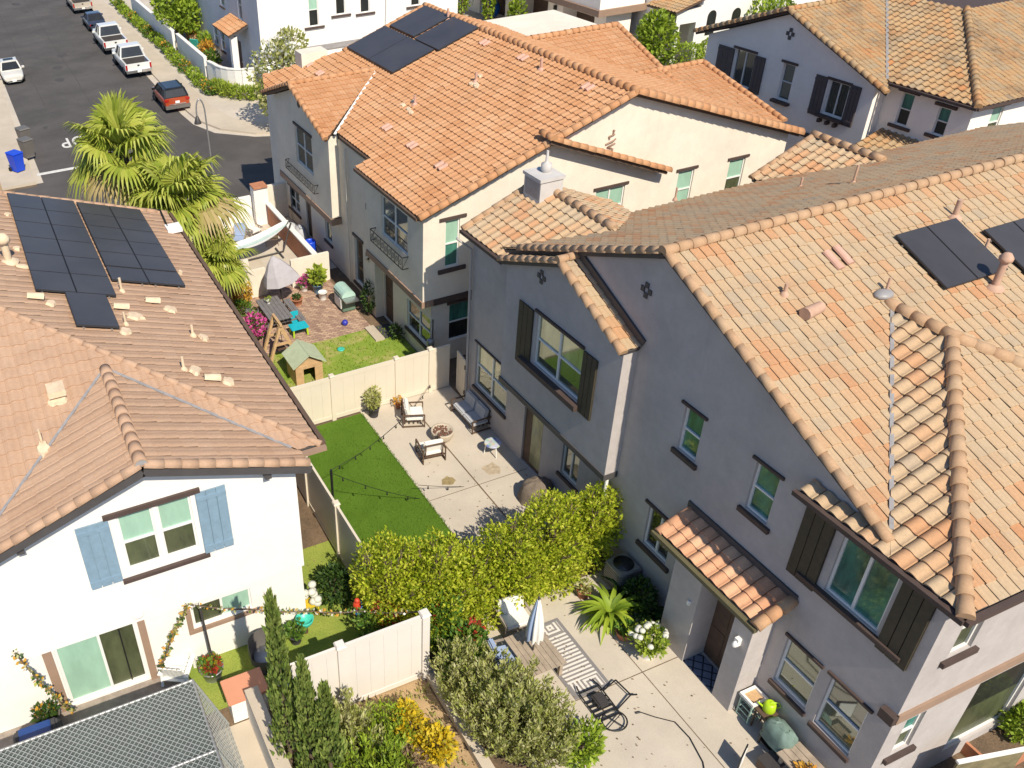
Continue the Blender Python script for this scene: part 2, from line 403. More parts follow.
# ---------------------------------------------------------------- foliage
def leaves(mb, pts, size, spread=1.0, upb=.4, rr=RND, mi=0, narrow=.5, fold=.0):
    """rhombic leaves at pts (point, outward direction)"""
    for p, dr in pts:
        d = V((rr.gauss(0, 1), rr.gauss(0, 1), rr.gauss(0, 1))).normalized() * spread + dr * .9 + V((0, 0, upb)) 
        if d.length < 1e-3: d = V((0, 0, 1))
        d.normalize(); nn = V((rr.gauss(0, 1), rr.gauss(0, 1), rr.gauss(.9, .8)))
        x = d.cross(nn)
        if x.length < 1e-3: continue
        x.normalize(); s = size * rr.uniform(.6, 1.35); p = V(p)
        w = x * (s * narrow * .5)
        mb.add([p, p + d * (s * .45) + w, p + d * s, p + d * (s * .45) - w], [(0, 1, 2, 3)], mi)
def blob_pts(c, r, n, rr=RND, shell=.45, zmin=-9, lumps=0, seed=0):
    """points through an uneven ellipsoid, denser towards its surface"""
    r = r if isinstance(r, (list, tuple)) else (r, r, r); out = []
    q = random.Random(seed); L = [(V((q.gauss(0, 1), q.gauss(0, 1), q.gauss(0, .8))).normalized(), q.uniform(.12, .38)) for _ in range(lumps)]
    c = V(c)
    while len(out) < n:
        d = V((rr.gauss(0, 1), rr.gauss(0, 1), rr.gauss(0, 1))).normalized()
        k = 1.0 - (rr.random() ** 1.6) * (1 - shell)
        if lumps:
            g = .78 + sum(a * max(0, d.dot(l)) ** 5 for l, a in L); k *= min(1.3, g)
        p = c + V((d.x * r[0], d.y * r[1], d.z * r[2])) * k
        if p.z < zmin: continue
        out.append((p, d))
    return out
def branchy(mb, base, tips, r0, rr=RND, mi=0):
    for t in tips:
        b, t = V(base), V(t); m = (b + t) / 2 + V((rr.uniform(-.1, .1), rr.uniform(-.1, .1), rr.uniform(0, .15)))
        mb.tube([b, m, t], [r0, r0 * .65, r0 * .25], 6, mi)
# ---------------------------------------------------------------- light, camera
w = bpy.data.worlds.new('World'); SC.world = w; w.use_nodes = True
nt = w.node_tree; bg = nt.nodes['Background']; sky = nt.nodes.new('ShaderNodeTexSky'); sky.sky_type = 'NISHITA'
sky.sun_disc = False
SUN_D = V((.02, .93, -1.0)).normalized()      # the way the light travels (measured on fence and vent shadows)
el = math.asin(-SUN_D.z); sky.sun_elevation = el; sky.sun_rotation = math.atan2(-SUN_D.x, -SUN_D.y)
sky.air_density = 1.0; sky.dust_density = .5; sky.ozone_density = 1.8
tint = nt.nodes.new('ShaderNodeMix'); tint.data_type = 'RGBA'; tint.blend_type = 'MULTIPLY'; tint.inputs[0].default_value = 1; tint.inputs[7].default_value = (.86, 1.0, 1.16, 1); nt.links.new(sky.outputs[0], tint.inputs[6]); nt.links.new(tint.outputs[2], bg.inputs[0]); bg.inputs[1].default_value = .094
sl = bpy.data.lights.new('sun', 'SUN'); sl.energy = 4.9; sl.angle = math.radians(.5); sl.color = (1, .90, .74)
so = bpy.data.objects.new('sun', sl); COL.objects.link(so); so.rotation_euler = SUN_D.to_track_quat('-Z', 'Y').to_euler(); so.location = (10, -20, 40)
cd = bpy.data.cameras.new('camera'); cam = bpy.data.objects.new('camera', cd); COL.objects.link(cam); SC.camera = cam
cd.sensor_width = 36; cd.sensor_fit = 'HORIZONTAL'; cd.lens = F_PX / 1024 * 36; cd.shift_x = (512 - CX) / 1024; cd.clip_end = 2000; cd.clip_start = .1
cam.matrix_world = Matrix(((CAM_R.x, CAM_U.x, -CAM_F.x, 0), (CAM_R.y, CAM_U.y, -CAM_F.y, 0), (CAM_R.z, CAM_U.z, -CAM_F.z, H), (0, 0, 0, 1)))
SC.view_settings.view_transform = 'Standard'; SC.view_settings.look = 'None'; SC.view_settings.exposure = .30; SC.view_settings.gamma = 1
SC.cycles.max_bounces = 6; SC.cycles.diffuse_bounces = 4; SC.cycles.glossy_bounces = 2; SC.cycles.transmission_bounces = 2
SC.cycles.use_denoising = True
# ---------------------------------------------------------------- material library
M('white_vinyl', (.74, .73, .70), .45, .05); M('trim_brown', (.075, .05, .042), .7, .2, 4, .1, 40); M('fascia_grey', (.07, .065, .065), .6, .15)
M('fascia_brown', (.12, .075, .05), .7, .2); M('belt_tan', (.30, .20, .14), .8, .12, 3, .2, 50)
M('road_stain', (.060, .055, .053), .9, .2, 2); M('asphalt', (.088, .080, .076), .92, .34, .30, .4, 90, 0, .4); M('concrete', (.52, .46, .38), .85, .12, .7, .15, 70, 0, .12)
M('pavement', (.50, .43, .34), .88, .14, .5, .15, 60, 0, .12); M('soil', (.17, .115, .07), .95, .4, 1.6, .8, 30, 0, .4); M('dry_soil', (.42, .29, .16), .95, .25, 1.2, .6, 40, 0, .3)
M('vinyl_cream', (.66, .59, .48), .5, .05, .8); M('vinyl_white', (.70, .65, .60), .5, .05, .8)
M('black_metal', (.015, .015, .017), .4, .2); M('dark_metal', (.05, .045, .045), .5, .2); M('galv', (.35, .35, .35), .4, .15, 6, 0, 60, .6)
M('paint_white', (.78, .77, .74), .6, .08, 5); M('road_paint', (.62, .61, .58), .8, .25, 6)
M('terracotta', (.45, .19, .10), .85, .2, 4); M('wood_light', (.52, .34, .18), .7, .25, 5); M('wood_grey', (.30, .25, .21), .8, .3, 6); M('wood_dark', (.10, .06, .04), .7, .3, 6)
M('fabric_white', (.72, .70, .66), .95, .06, 6); M('fabric_grey', (.42, .43, .45), .95, .1, 8); M('fabric_dark', (.05, .05, .055), .9, .15, 8)
M('plastic_blue', (.01, .06, .55), .4, .08); M('plastic_grey', (.13, .12, .11), .5, .15); M('mortar_patch', (.66, .52, .36), .9, .2, 5, .3, 30)
M('rubber', (.012, .012, .012), .8, .2); M('steel', (.45, .45, .46), .3, .1, 5, 0, 60, .9); M('bark', (.14, .10, .07), .95, .35, 6, .6, 25)
M('lead', (.30, .29, .29), .5, .2, 6)
glass_mat('glass_dark', (.018, .02, .018), .05, .35, .24); glass_mat('glass_green', (.05, .17, .13), .06, .4, .2); glass_mat('glass_pale', (.30, .48, .37), .08, .1); glass_mat('glass_olive', (.07, .08, .04), .05, .35, .24)
glass_mat('glass_cream', (.34, .32, .17), .05, .35, .24); glass_mat('glass_blue', (.02, .035, .05), .05, .35, .24); glass_mat('glass_teal', (.04, .15, .12), .06, .5, .16)  # cream panes: yellow reflection of the white house put into the base colour
tile_mat('tiles_orange', [(.0, (.42, .20, .092)), (.3, (.475, .243, .118)), (.6, (.51, .275, .142)), (1, (.54, .318, .178))], (.30, .20, .12), .2)
tile_mat('tiles_blend', [(.0, (.47, .235, .115)), (.25, (.48, .275, .15)), (.42, (.475, .33, .20)), (.75, (.455, .345, .225)), (1, (.37, .30, .22))], (.25, .19, .14), .25)
tile_mat('tiles_sand', [(.0, (.41, .262, .172)), (.4, (.445, .292, .195)), (1, (.475, .322, .222))], (.30, .19, .13), .3)
tile_mat('tiles_old', [(.0, (.46, .20, .08)), (.25, (.43, .25, .12)), (.5, (.42, .28, .15)), (.8, (.36, .27, .17)), (1, (.26, .19, .13))], (.12, .085, .06), .5)
tile_mat('tiles_cap', [(.0, (.43, .27, .155)), (.5, (.45, .29, .175)), (1, (.44, .315, .20))], (.28, .2, .14), .3)
def turf_mat(name, a, b_, sc=60):
    m, nt, b, out = newmat(name); b.inputs['Roughness'].default_value = .9; b.inputs['Specular IOR Level'].default_value = .15
    n1 = noise(nt, .9, 5, .6); n2 = noise(nt, sc, 4, .8)
    r = ramp(nt, [(.3, a), (.7, b_)]); nt.links.new(n1.outputs[0], r.inputs[0])
    r2 = ramp(nt, [(.25, [.55] * 3), (.75, [1.25] * 3)]); nt.links.new(n2.outputs[0], r2.inputs[0])
    nt.links.new(mixc(nt, 1.0, r.outputs[0], r2.outputs[0], 'MULTIPLY'), b.inputs['Base Color']); bump(nt, b, n2.outputs[0], .8, .03)
    MATS[name] = m
turf_mat('turf', (.075, .15, .013), (.105, .195, .02), 28); turf_mat('lawn', (.20, .29, .045), (.34, .38, .08), 30)
def worn_lawn():
    m, nt, b, out = newmat('lawn_worn'); b.inputs['Roughness'].default_value = .95
    n1 = noise(nt, .8, 6, .7); n2 = noise(nt, 40, 4, .8)
    r = ramp(nt, [(.3, (.16, .27, .025)), (.50, (.24, .33, .04)), (.64, (.46, .38, .16))]); nt.links.new(n1.outputs[0], r.inputs[0])
    r2 = ramp(nt, [(.25, [.6] * 3), (.75, [1.25] * 3)]); nt.links.new(n2.outputs[0], r2.inputs[0])
    nt.links.new(mixc(nt, 1.0, r.outputs[0], r2.outputs[0], 'MULTIPLY'), b.inputs['Base Color']); bump(nt, b, n2.outputs[0], .8, .03); MATS['lawn_worn'] = m
worn_lawn()
def pavers():
    m, nt, b, out = newmat('pavers'); b.inputs['Roughness'].default_value = .9
    tc = nt.nodes.new('ShaderNodeTexCoord'); mp = nt.nodes.new('ShaderNodeMapping'); mp.inputs['Rotation'].default_value = (0, 0, .785)
    nt.links.new(tc.outputs['Object'], mp.inputs[0])
    br = nt.nodes.new('ShaderNodeTexBrick'); br.inputs['Scale'].default_value = 3.2; br.inputs['Mortar Size'].default_value = .025; br.offset = .5
    br.inputs['Color1'].default_value = (.52, .36, .25, 1); br.inputs['Color2'].default_value = (.28, .17, .13, 1); br.inputs['Mortar'].default_value = (.16, .11, .08, 1)
    br.inputs['Brick Width'].default_value = .7; br.inputs['Row Height'].default_value = .35
    nt.links.new(mp.outputs[0], br.inputs[0]); n = noise(nt, 1.5, 4); r = ramp(nt, [(.3, [.8] * 3), (.7, [1.1] * 3)]); nt.links.new(n.outputs[0], r.inputs[0])
    nt.links.new(mixc(nt, 1.0, br.outputs[0], r.outputs[0], 'MULTIPLY'), b.inputs['Base Color']); bump(nt, b, br.outputs['Fac'], -.4, .01); MATS['pavers'] = m
pavers()
def solar():
    m, nt, b, out = newmat('solar_cell'); b.inputs['Roughness'].default_value = .38; b.inputs['Specular IOR Level'].default_value = .35
    n = noise(nt, .7, 4, .6); r = ramp(nt, [(.3, (.044, .043, .050)), (.7, (.062, .060, .066))]); nt.links.new(n.outputs[0], r.inputs[0]); nt.links.new(r.outputs[0], b.inputs['Base Color'])
    MATS['solar_cell'] = m
solar(); M('solar_frame', (.03, .03, .034), .5, .1)
# ---------------------------------------------------------------- ground, streets, paving
def sheet(name, pts, z, mat, kind='structure'):
    mb = MB(); mb.poly([(p[0], p[1], z) for p in pts]); o = mb.obj(name, MATS[mat]); o['kind'] = kind; return o
def slab(name, pts, z0, z1, mat):
    mb = MB(); a = [V((p[0], p[1], z0)) for p in pts]; b = [V((p[0], p[1], z1)) for p in pts]; n = len(pts)
    mb.poly(b); 
    for i in range(n): mb.poly([a[i], a[(i + 1) % n], b[(i + 1) % n], b[i]])
    o = mb.obj(name, MATS[mat]); o['kind'] = 'structure'; return o
sheet('ground', [(-400, -300), (500, -300), (500, 700), (-400, 700)], -.16, 'soil')
RX0, RX1 = 1.9, 11.85
sheet('road', [(RX0 - 30, 39.6), (70, 39.6), (70, 47.3), (16, 47.35), (14.3, 48.1), (12.7, 49.9), (12.0, 52), (RX1, 54), (RX1, 200), (RX0, 200), (RX0, 46.5), (RX0 - 30, 46.5)], -.12, 'asphalt')
slab('lot_ground', [(-40, -20), (90, -20), (90, 39.6), (-40, 39.6)], -.16, -.012, 'soil')
curve = [(RX1, 200), (RX1, 54), (12.0, 52), (12.7, 49.9), (14.3, 48.1), (16, 47.35), (70, 47.3)]
inner = [(70, 48.7), (16.8, 48.8), (15.2, 49.6), (13.9, 51.3), (13.4, 54.4), (13.35, 200)]
slab('pavement', curve + inner, -.14, .0, 'pavement')
gut = [(p[0] - (.4 if i < 4 else .15), p[1] - (.0 if i < 2 else .28)) for i, p in enumerate(curve)]
sheet('road_gutter', gut + curve[::-1], -.114, 'concrete')
slab('pavement', [(RX0, 46.8), (RX0, 200), (RX0 - 1.7, 200), (RX0 - 1.7, 46.8)], -.14, .0, 'pavement')
sheet('road_gutter', [(RX0 + .35, 46.8), (RX0 + .35, 200), (RX0, 200), (RX0, 46.8)], -.114, 'concrete')
slab('lot_ground', [(RX0 - 1.7, 46.8), (RX0 - 1.7, 200), (-60, 200), (-60, 46.8)], -.14, -.004, 'dry_soil')
slab('lot_ground', inner + [(70, 200)], -.14, -.006, 'concrete')
sheet('pavement', [(-3, 33), (1.75, 33), (1.75, 39.55), (-3, 39.55)], -.004, 'pavement')
ln = MB()
p0, p1 = G(35, 172.5, -.11), G(100, 162, -.11); ln.poly([(2.1, 47.95, -.112), (6.7, 47.95, -.112), (6.7, 48.3, -.112), (2.1, 48.3, -.112)])
struct('road_marking', ln, MATS['road_paint'])
fc = bpy.data.curves.new('road_lettering', 'FONT'); fc.body = 'STOP'; fc.size = 1.15; fc.align_x = 'CENTER'; fc.space_character = 1.08; fc.offset = .012
fo = bpy.data.objects.new('road_lettering', fc); COL.objects.link(fo); fc.materials.append(MATS['road_paint']); fo['kind'] = 'structure'
fo.location = (5.35, 53.2, -.112); fo.rotation_euler = (0, 0, PI); fo.scale = (.95, 2.1, 1)
# back garden between the two nearest houses
sheet('turf', [(5.8, 13.9), (8.8, 13.9), (8.8, 21.1), (5.8, 21.1)], .004, 'turf')
slab('patio', [(8.8, 12.9), (12.03, 12.9), (12.03, 21.2), (8.8, 21.2)], -.02, .008, 'concrete')
slab('patio', [(7.0, 4.0), (12.03, 4.0), (12.03, 12.35), (7.0, 12.35)], -.02, .008, 'concrete')
sheet('patio_joint', [(10.38, 13), (10.42, 13), (10.42, 21.1), (10.38, 21.1)], .012, 'soil')
sheet('patio_joint', [(8.8, 16.49), (12, 16.49), (12, 16.51), (8.8, 16.51)], .0125, 'soil')
sheet('patio_joint', [(7.0, 9.42), (12, 9.42), (12, 9.44), (7.0, 9.44)], .0125, 'soil')
sheet('patio_joint', [(10.48, 4), (10.5, 4), (10.5, 12.3), (10.48, 12.3)], .012, 'soil')
sheet('lawn', [(-3, 12.5), (5.75, 12.5), (5.75, 16.3), (-3, 16.3)], -.004, 'lawn')
sheet('garden_soil', [(4.3, 16.3), (5.75, 16.3), (5.75, 21), (4.3, 21)], -.003, 'soil')
sheet('garden_soil', [(2.4, 6), (6.0, 6), (6.0, 11.4), (2.4, 11.4)], -.002, 'dry_soil')
sheet('patio', [(-4, 13.2), (.9, 13.2), (.9, 14.0), (-4, 14.0)], .002, 'wood_grey')
sheet('lawn', [(5.8, 21.2), (12.0, 21.2), (12.0, 25.7), (5.8, 25.7)], .002, 'lawn_worn')
sheet('paving', [(5.8, 25.7), (11.3, 25.7), (11.3, 30.6), (5.8, 30.6)], .004, 'pavers')
sheet('paving', [(5.0, 30.7), (9.4, 30.7), (9.4, 38.9), (5.0, 38.9)], .003, 'pavement')
sheet('garden_soil', [(9.4, 30.7), (12.0, 30.7), (12.0, 38.9), (9.4, 38.9)], .002, 'concrete')
slab('garden_kerb', [(6.0, 5), (6.25, 5), (6.28, 12.3), (6.05, 12.3)], -.02, .14, 'pavement')
sheet('road', [(27, 30), (60, 30), (60, 39.6), (27, 39.6)], -.006, 'asphalt')

sheet('pavement', [(1.25, 6), (2.35, 6), (2.35, 12.0), (1.25, 12.0)], .0, 'pavement')

rr = random.Random(77)
for i in range(16):
    x, y, r = rr.uniform(2.6, 11.2), rr.uniform(41, 95), rr.uniform(.15, .55); mb = MB(); mb.poly([(x + r * rr.uniform(.5, 1.1) * math.cos(t), y + 1.6 * r * rr.uniform(.5, 1.1) * math.sin(t), -.117) for t in [2 * PI * k / 14 for k in range(14)]]); struct('road_stain', mb, MATS['road_stain'])
for x, y0, y1 in ((6.9, 49, 140), (4.1, 60, 96)):
    mb = MB(); L = [(x + rr.uniform(-.06, .06), y0 + (y1 - y0) * k / 40) for k in range(41)]; mb.poly([(a - .025, b, -.1165) for a, b in L] + [(a + .025, b, -.1165) for a, b in L[::-1]]); struct('road_crack_seal', mb, MATS['road_stain'])
# ================================================================ HOUSES
stucco('stucco_white', (.80, .77, .73), .05); stucco('stucco_cream', (.76, .69, .58), .11); stucco('stucco_grey', (.49, .45, .43), .15)
stucco('stucco_pale', (.92, .86, .78), .08); stucco('stucco_white_shade', (.52, .55, .60), .1); M('shutter_blue', (.20, .30, .39), .6, .12, 8); M('shutter_olive', (.055, .045, .028), .7, .2, 8); M('shutter_grey', (.085, .07, .07), .7, .15, 8)
LT = (.08, .10, .05); SL = (.10, .11, .06)
FG = [MATS['fascia_grey']]
def panels(par, P, cols, rows, wx, wy, gx=.02, gy=.02, name='solar_array'):
    """P(s, t, d): point on the roof; cols x rows panels each wx x wy; array is a part, every panel a sub-part"""
    base = MB()
    base.bar(P(cols * wx / 2, .1, .03), P(cols * wx / 2, rows * wy - .1, .03), .04)
    for q in (.18, .82):
        for k in range(rows): base.bar(P(0, (k + q) * wy, .05), P(cols * wx, (k + q) * wy, .05), .04)
    root = base.obj(name, MATS['galv'], par)
    for i in range(cols):
        for k in range(rows):
            a, b, c, d = i * wx + gx / 2, (i + 1) * wx - gx / 2, k * wy + gy / 2, (k + 1) * wy - gy / 2
            mb = MB(); lo, hi = .085, .125
            q = [(a, c), (b, c), (b, d), (a, d)]
            mb.loft([[P(*x, lo) for x in q], [P(*x, hi) for x in q]], 1)
            t = .014; q2 = [(a + t, c + t), (b - t, c + t), (b - t, d - t), (a + t, d - t)]
            mb.loft([[P(*x, hi + .0005) for x in q2], [P(*x, hi + .004) for x in q2]], 0)
            mb.obj('solar_panel', [MATS['solar_cell'], MATS['solar_frame']], root)
    return root
def patch(par, P, s, t, w, h, rr, cap=False):
    """mortared repair round a roof penetration, one small hood tile with it"""
    mb = MB(); n = 14
    ring = [(s + math.cos(2 * PI * k / n) * w * rr.uniform(.6, 1.1) * .5, t + math.sin(2 * PI * k / n) * h * rr.uniform(.6, 1.1) * .5) for k in range(n)]
    mb.loft([[P(a, b, .02) for a, b in ring], [P(s + (a - s) * .8, t + (b - t) * .8, .085) for a, b in ring]])
    o = mb.obj('mortar_patch', MATS['mortar_patch'], par); return o
def hood(par, P, s, t, L=.36, r=.11, mat='mortar_patch'):
    """half round vent tile lying down the slope, mouth open downhill"""
    vs = MB(); N = 8; rg = []
    for k, rad in ((0, r), (1, r * .85)):
        rg.append([P(s + math.cos(PI * i / N) * rad, t + k * L, .07 + math.sin(PI * i / N) * rad) for i in range(N + 1)])
    rg2 = [[P(s + math.cos(PI * i / N) * (r - .025), t + k * L, .06 + math.sin(PI * i / N) * (r - .025)) for i in range(N + 1)] for k in (0, .9)]
    for R_ in (rg, rg2): vs.add(R_[0] + R_[1], [(i, i + 1, N + 2 + i, N + 1 + i) for i in range(N)], 0, True)
    vs.add(rg[0] + rg2[0], [(i, i + 1, N + 2 + i, N + 1 + i) for i in range(N)])
    vs.poly(rg2[1], 1)
    return vs.obj('vent_hood', [MATS[mat], MATS['black_metal']], par, fix=False)
RR = random.Random(5)
# ---------------------------------------------------------------- house with blue shutters (left)
def house_white():
    h = thing('house', 'white stucco house with blue shutters and two black solar arrays on its sand tile roof', 'house', (1, 14, 0))
    m = .35; mb = MB(); wu, wl = Wall('Y', 13.75), Wall('Y', 13.95)
    holes = [(.47, 1.17, 3.66, 5.12), (1.26, 1.95, 3.66, 5.12)]
    wu.face(mb, -7.5, 4.19, 2.15, 5.25, holes, .1, top=[(-1.72, 5.25), (4.0, 5.25), (1.14, 6.28)])
    lh = [(-1.42, .32, .06, 2.05), (1.55, 2.92, 1.14, 1.8)]
    wl.face(mb, -7.5, 4.19, 0, 2.16, lh, .1)
    mb.poly([(-7.5, 13.75, 2.15), (4.19, 13.75, 2.15), (4.19, 13.95, 2.15), (-7.5, 13.95, 2.15)])
    mb.poly([(4.19, 13.75, 2.15), (4.19, 27.1, 2.15), (4.19, 27.1, 5.3), (4.19, 13.75, 5.3)]); mb.poly([(4.19, 13.95, 0), (4.19, 27.1, 0), (4.19, 27.1, 2.15), (4.19, 13.95, 2.15)])
    mb.poly([(-7.5, 27.1, 0), (4.19, 27.1, 0), (4.19, 27.1, 5.3), (-1.5, 27.1, 7.4), (-7.5, 27.1, 5.3)]); mb.poly([(-7.5, 13.75, 0), (-7.5, 27.1, 0), (-7.5, 27.1, 5.3), (-7.5, 13.75, 5.3)])
    mb.obj('wall', MATS['stucco_white'], h)
    for a, b in ((.47, 1.17), (1.26, 1.95)):
        window(h, wu, a, b, 3.66, 5.12, 'hung', 1, ('pale', 'olive'), .1)
    tm = MB(); wu.slab(tm, .22, 2.16, 5.17, 5.28, 0, .06); tm.obj('lintel', MATS['trim_brown'], h)
    tm = MB(); wu.slab(tm, .30, 2.14, 3.40, 3.49, 0, .08); tm.obj('sill', MATS['trim_brown'], h)
    for a, b in ((-.33, .31), (2.05, 2.68)): shutter(h, wu, a, b, 3.5, 5.17, MATS['shutter_blue'], 3)
    # sliding door
    dm = MB(); d0 = -.09
    for e in (-1.42, -.52, .26): wl.slab(dm, e, e + .06, .06, 2.05, d0, d0 + .05)
    wl.slab(dm, -1.36, .26, 1.99, 2.05, d0, d0 + .049); wl.slab(dm, -1.36, .26, .06, .14, d0, d0 + .049); wl.slab(dm, -.06, -.03, .14, 1.99, d0, d0 + .045, 1)
    dr = dm.obj('patio_door', [MATS['white_vinyl'], MATS['black_metal']], h)
    pm = MB(); pm.poly([wl.P(-1.36, .14, -.08), wl.P(-.5, .14, -.08), wl.P(-.5, 2.0, -.08), wl.P(-1.36, 2.0, -.08)], 0); pm.poly([wl.P(-.46, .14, -.083), wl.P(.28, .14, -.083), wl.P(.28, 2.0, -.083), wl.P(-.46, 2.0, -.083)], 1)
    pm.obj('pane', [MATS['glass_pale'], MATS['glass_olive']], dr, fix=False)
    [ (lambda jm: (wl.slab(jm, a, b, 0, 2.14, 0, .05), jm.obj('door_jamb', MATS['belt_tan'], h)))(MB()) for a, b in ((-1.66, -1.47), (.36, .52))]
    window(h, wl, 1.55, 2.92, 1.14, 1.8, 'slide', 2, ('olive', 'pale'), .1)
    sm = MB(); wl.slab(sm, 1.40, 3.02, 1.02, 1.12, 0, .06); wl.slab(sm, 1.40, 1.52, 1.121, 1.8, 0, .05); sm.obj('window_trim', MATS['belt_tan'], h)
    lm = MB(); lm.ball(wu.P(.42, 2.38, .05), (.11, .07, .08)); lm.obj('wall_light', MATS['paint_white'], h)
    tm = MB(); tm.tube([wu.P(1.02, 5.98, .02), wu.P(1.12, 6.07, .05), wu.P(1.26, 6.0, .02)], .045, 6); tm.tube([wu.P(1.1, 5.95, .03), wu.P(1.14, 6.08, .06)], .03, 6); tm.obj('gable_ornament', MATS['terracotta'], h)
    # corbels under the rakes
    for x in (-1.35, 3.55): cm = MB(); wu.slab(cm, x - .07, x + .07, 5.12, 5.33, 0, .22); cm.obj('corbel', MATS['fascia_grey'], h)
    zm = lambda y: 5.28 + m * (y - 13.95); zx = lambda x: 5.28 + m * (4.85 - x); zg = lambda x: 6.4 - m * abs(x - 1.14)
    mt = [MATS['tiles_sand'], MATS['fascia_grey']]
    q = lambda l, f: [V((a, b, f(a, b))) for a, b in l]
    fm = lambda a, b: zm(b); fx = lambda a, b: zx(a); fg = lambda a, b: zg(a)
    r1 = roof_plane([q([(4.34, 13.95), (4.85, 13.95), (1.65, 17.15), (1.14, 17.15)], fm), q([(1.65, 17.15), (-1.5, 20.3), (-4.65, 17.15)], fm), q([(-7.85, 13.95), (-2.06, 13.95), (1.14, 17.15), (-4.65, 17.15)], fm)],
               0, .30, .31, .034, .018, mt, 'roof', h, 8, groove=.2, seed=1)
    r2 = roof_plane([q([(4.85, 13.95), (4.85, 27.3), (-1.5, 27.3), (-1.5, 20.3)], fx)], 0, .30, .31, .016, .012, mt, 'roof', h, 6, groove=.3, seed=2)
    r3 = roof_plane([q([(1.14, 13.52), (4.4, 13.52), (4.4, 13.89), (1.14, 17.15)], fg)], 0, .30, .31, .016, .012, mt, 'roof', h, 6, groove=.3, seed=3)
    r4 = roof_plane([q([(1.14, 13.52), (-2.0, 13.52), (-2.0, 14.01), (1.14, 17.15)], fg)], 0, .30, .31, .016, .012, mt, 'roof', h, 6, groove=.3, seed=4)
    roof_plane([[V((-1.5, 27.3, zx(-1.5))), V((-7.85, 27.3, 5.28)), V((-7.85, 13.95, 5.28)), V((-1.5, 20.3, zx(-1.5)))]], 0, .6, .6, .02, .02, mt, 'roof', h, 4)
    ridge([((4.85, 13.95, 5.3), (-1.5, 20.3, zx(-1.5)))], .075, MATS['tiles_sand'], r2, up=.0)
    ridge([((1.14, 13.5, 6.42), (1.14, 17.1, 6.42))], .13, MATS['tiles_sand'], r3, up=.02)
    ridge([((4.4, 13.52, zg(4.4) + .02), (1.2, 13.52, zg(1.2) + .02))], .10, MATS['tiles_sand'], r3, up=0); ridge([((-2.0, 13.52, zg(-2.0) + .02), (1.1, 13.52, zg(1.1) + .02))], .10, MATS['tiles_sand'], r4, up=0)
    ridge([((4.8, 27.25, zx(4.8)), (-1.5, 27.25, zx(-1.5)))], .10, MATS['tiles_sand'], r2, up=0)
    fl = MB()
    for sgn in (1, -1):
        fl.bar((1.14 + sgn * .12, 17.0, zm(17.0) + .04), (1.14 + sgn * 3.1, 14.02, zm(14.02) + .04), .06, .03)
    fl.obj('valley_flashing', MATS['lead'], h)
    en = MB(); en.lathe([(.01, 0), (.11, 0), (.11, .05), (.01, .05)], (0, 0, 0), 12); 
    em = MB(); em.add([V((1.14 + .12 * math.cos(a), 13.46, 6.43 + .12 * math.sin(a))) for a in [PI * k / 10 for k in range(11)]], [list(range(11))]); em.obj('ridge_end', MATS['lead'], r3)
    gutter([(4.95, 14.0, 5.22), (4.95, 27.3, 5.22)], MATS['fascia_brown'], h); gutter([(4.38, 13.86, 5.22), (4.95, 13.86, 5.22)], MATS['belt_tan'], h)
    fs = MB(); fs.bar((1.14, 13.46, 6.25), (4.45, 13.46, 5.10), .05, .16); fs.bar((1.14, 13.46, 6.25), (-2.05, 13.46, 5.135), .05, .16); fs.obj('fascia', MATS['fascia_grey'], h)
    # solar arrays on the east slope: s = along y, t = up the slope (towards -x)
    cs = math.cos(math.atan(m)); N = V((m, 0, 1)).normalized()
    def PX(x, y, d=0.0): return V((x, y, zx(x))) + N * d
    def arr(x0, x1, y0, y1, rows, name='solar_array'):
        P = lambda s, t, d: PX(x1 - t, y0 + s, d)
        return panels(h, P, rows, 2, (y1 - y0) / rows, (x1 - x0) / 2)
    arr(.16, 2.0, 20.35, 27.0, 6); arr(2.05, 3.92, 22.2, 26.95, 5); arr(2.05, 3.92, 21.3, 22.15, 1)
    P = lambda s, t, d: PX(1.75 - t, 18.6 + s, d); panels(h, P, 1, 1, 1.75, .95)
    # penetrations: pipes, hoods and mortar, placed as surveyed
    PS = lambda s, t, d: PX(4.85 - t, s, d)
    for px, py, w_, hh in ((136, 318, .55, .5), (126, 333, .5, .3), (170, 311, .5, .35), (203, 339, .5, .25), (195, 372, .5, .3), (228, 383, .5, .3), (51, 305, .4, .25), (22, 268, .25, .4), (17, 250, .3, .2), (8, 216, .3, .2), (180, 274, .35, .15)):
        p = XP(px, py, 4.85, 5.28, -m); patch(h, PS, p.y, 4.85 - p.x, w_ * .8, hh, RR)
    for px, py, hh, r in ((122, 292, .4, .035), (126, 325, .35, .03), (193, 336, .3, .035), (184, 370, .35, .035)):
        p = XP(px, py, 4.85, 5.28, -m); vent_pipe(h, p, hh, r, MATS['mortar_patch'])
    for px, py in ((128, 310), (159, 304), (43, 300), (219, 381)):
        p = XP(px, py, 4.85, 5.28, -m); hood(h, lambda s, t, d: PX(p.x - t + .0, p.y + s, d), 0, 0)
    p = XP(9, 262, 4.85, 5.28, -m); vent_pipe(h, p, .55, .10, MATS['mortar_patch'], cap=True)
    N2 = V((0, -m, 1)).normalized(); PY_ = lambda s, t, d: V((s, 13.95 + t, zm(13.95 + t))) + N2 * d
    p = YP(58, 398, 13.95, 5.28, m); patch(h, PY_, p.x, p.y - 13.95, .6, .55, RR); bx = MB(); bx.box(PY_(p.x, p.y - 13.85, .16), (.36, .42, .14), 0); bx.obj('roof_vent', MATS['mortar_patch'], h)
    p = YP(44, 450, 13.95, 5.28, m); patch(h, PY_, p.x, p.y - 13.95, .3, .45, RR); vent_pipe(h, p + V((0, .1, 0)), .45, .03, MATS['mortar_patch'])
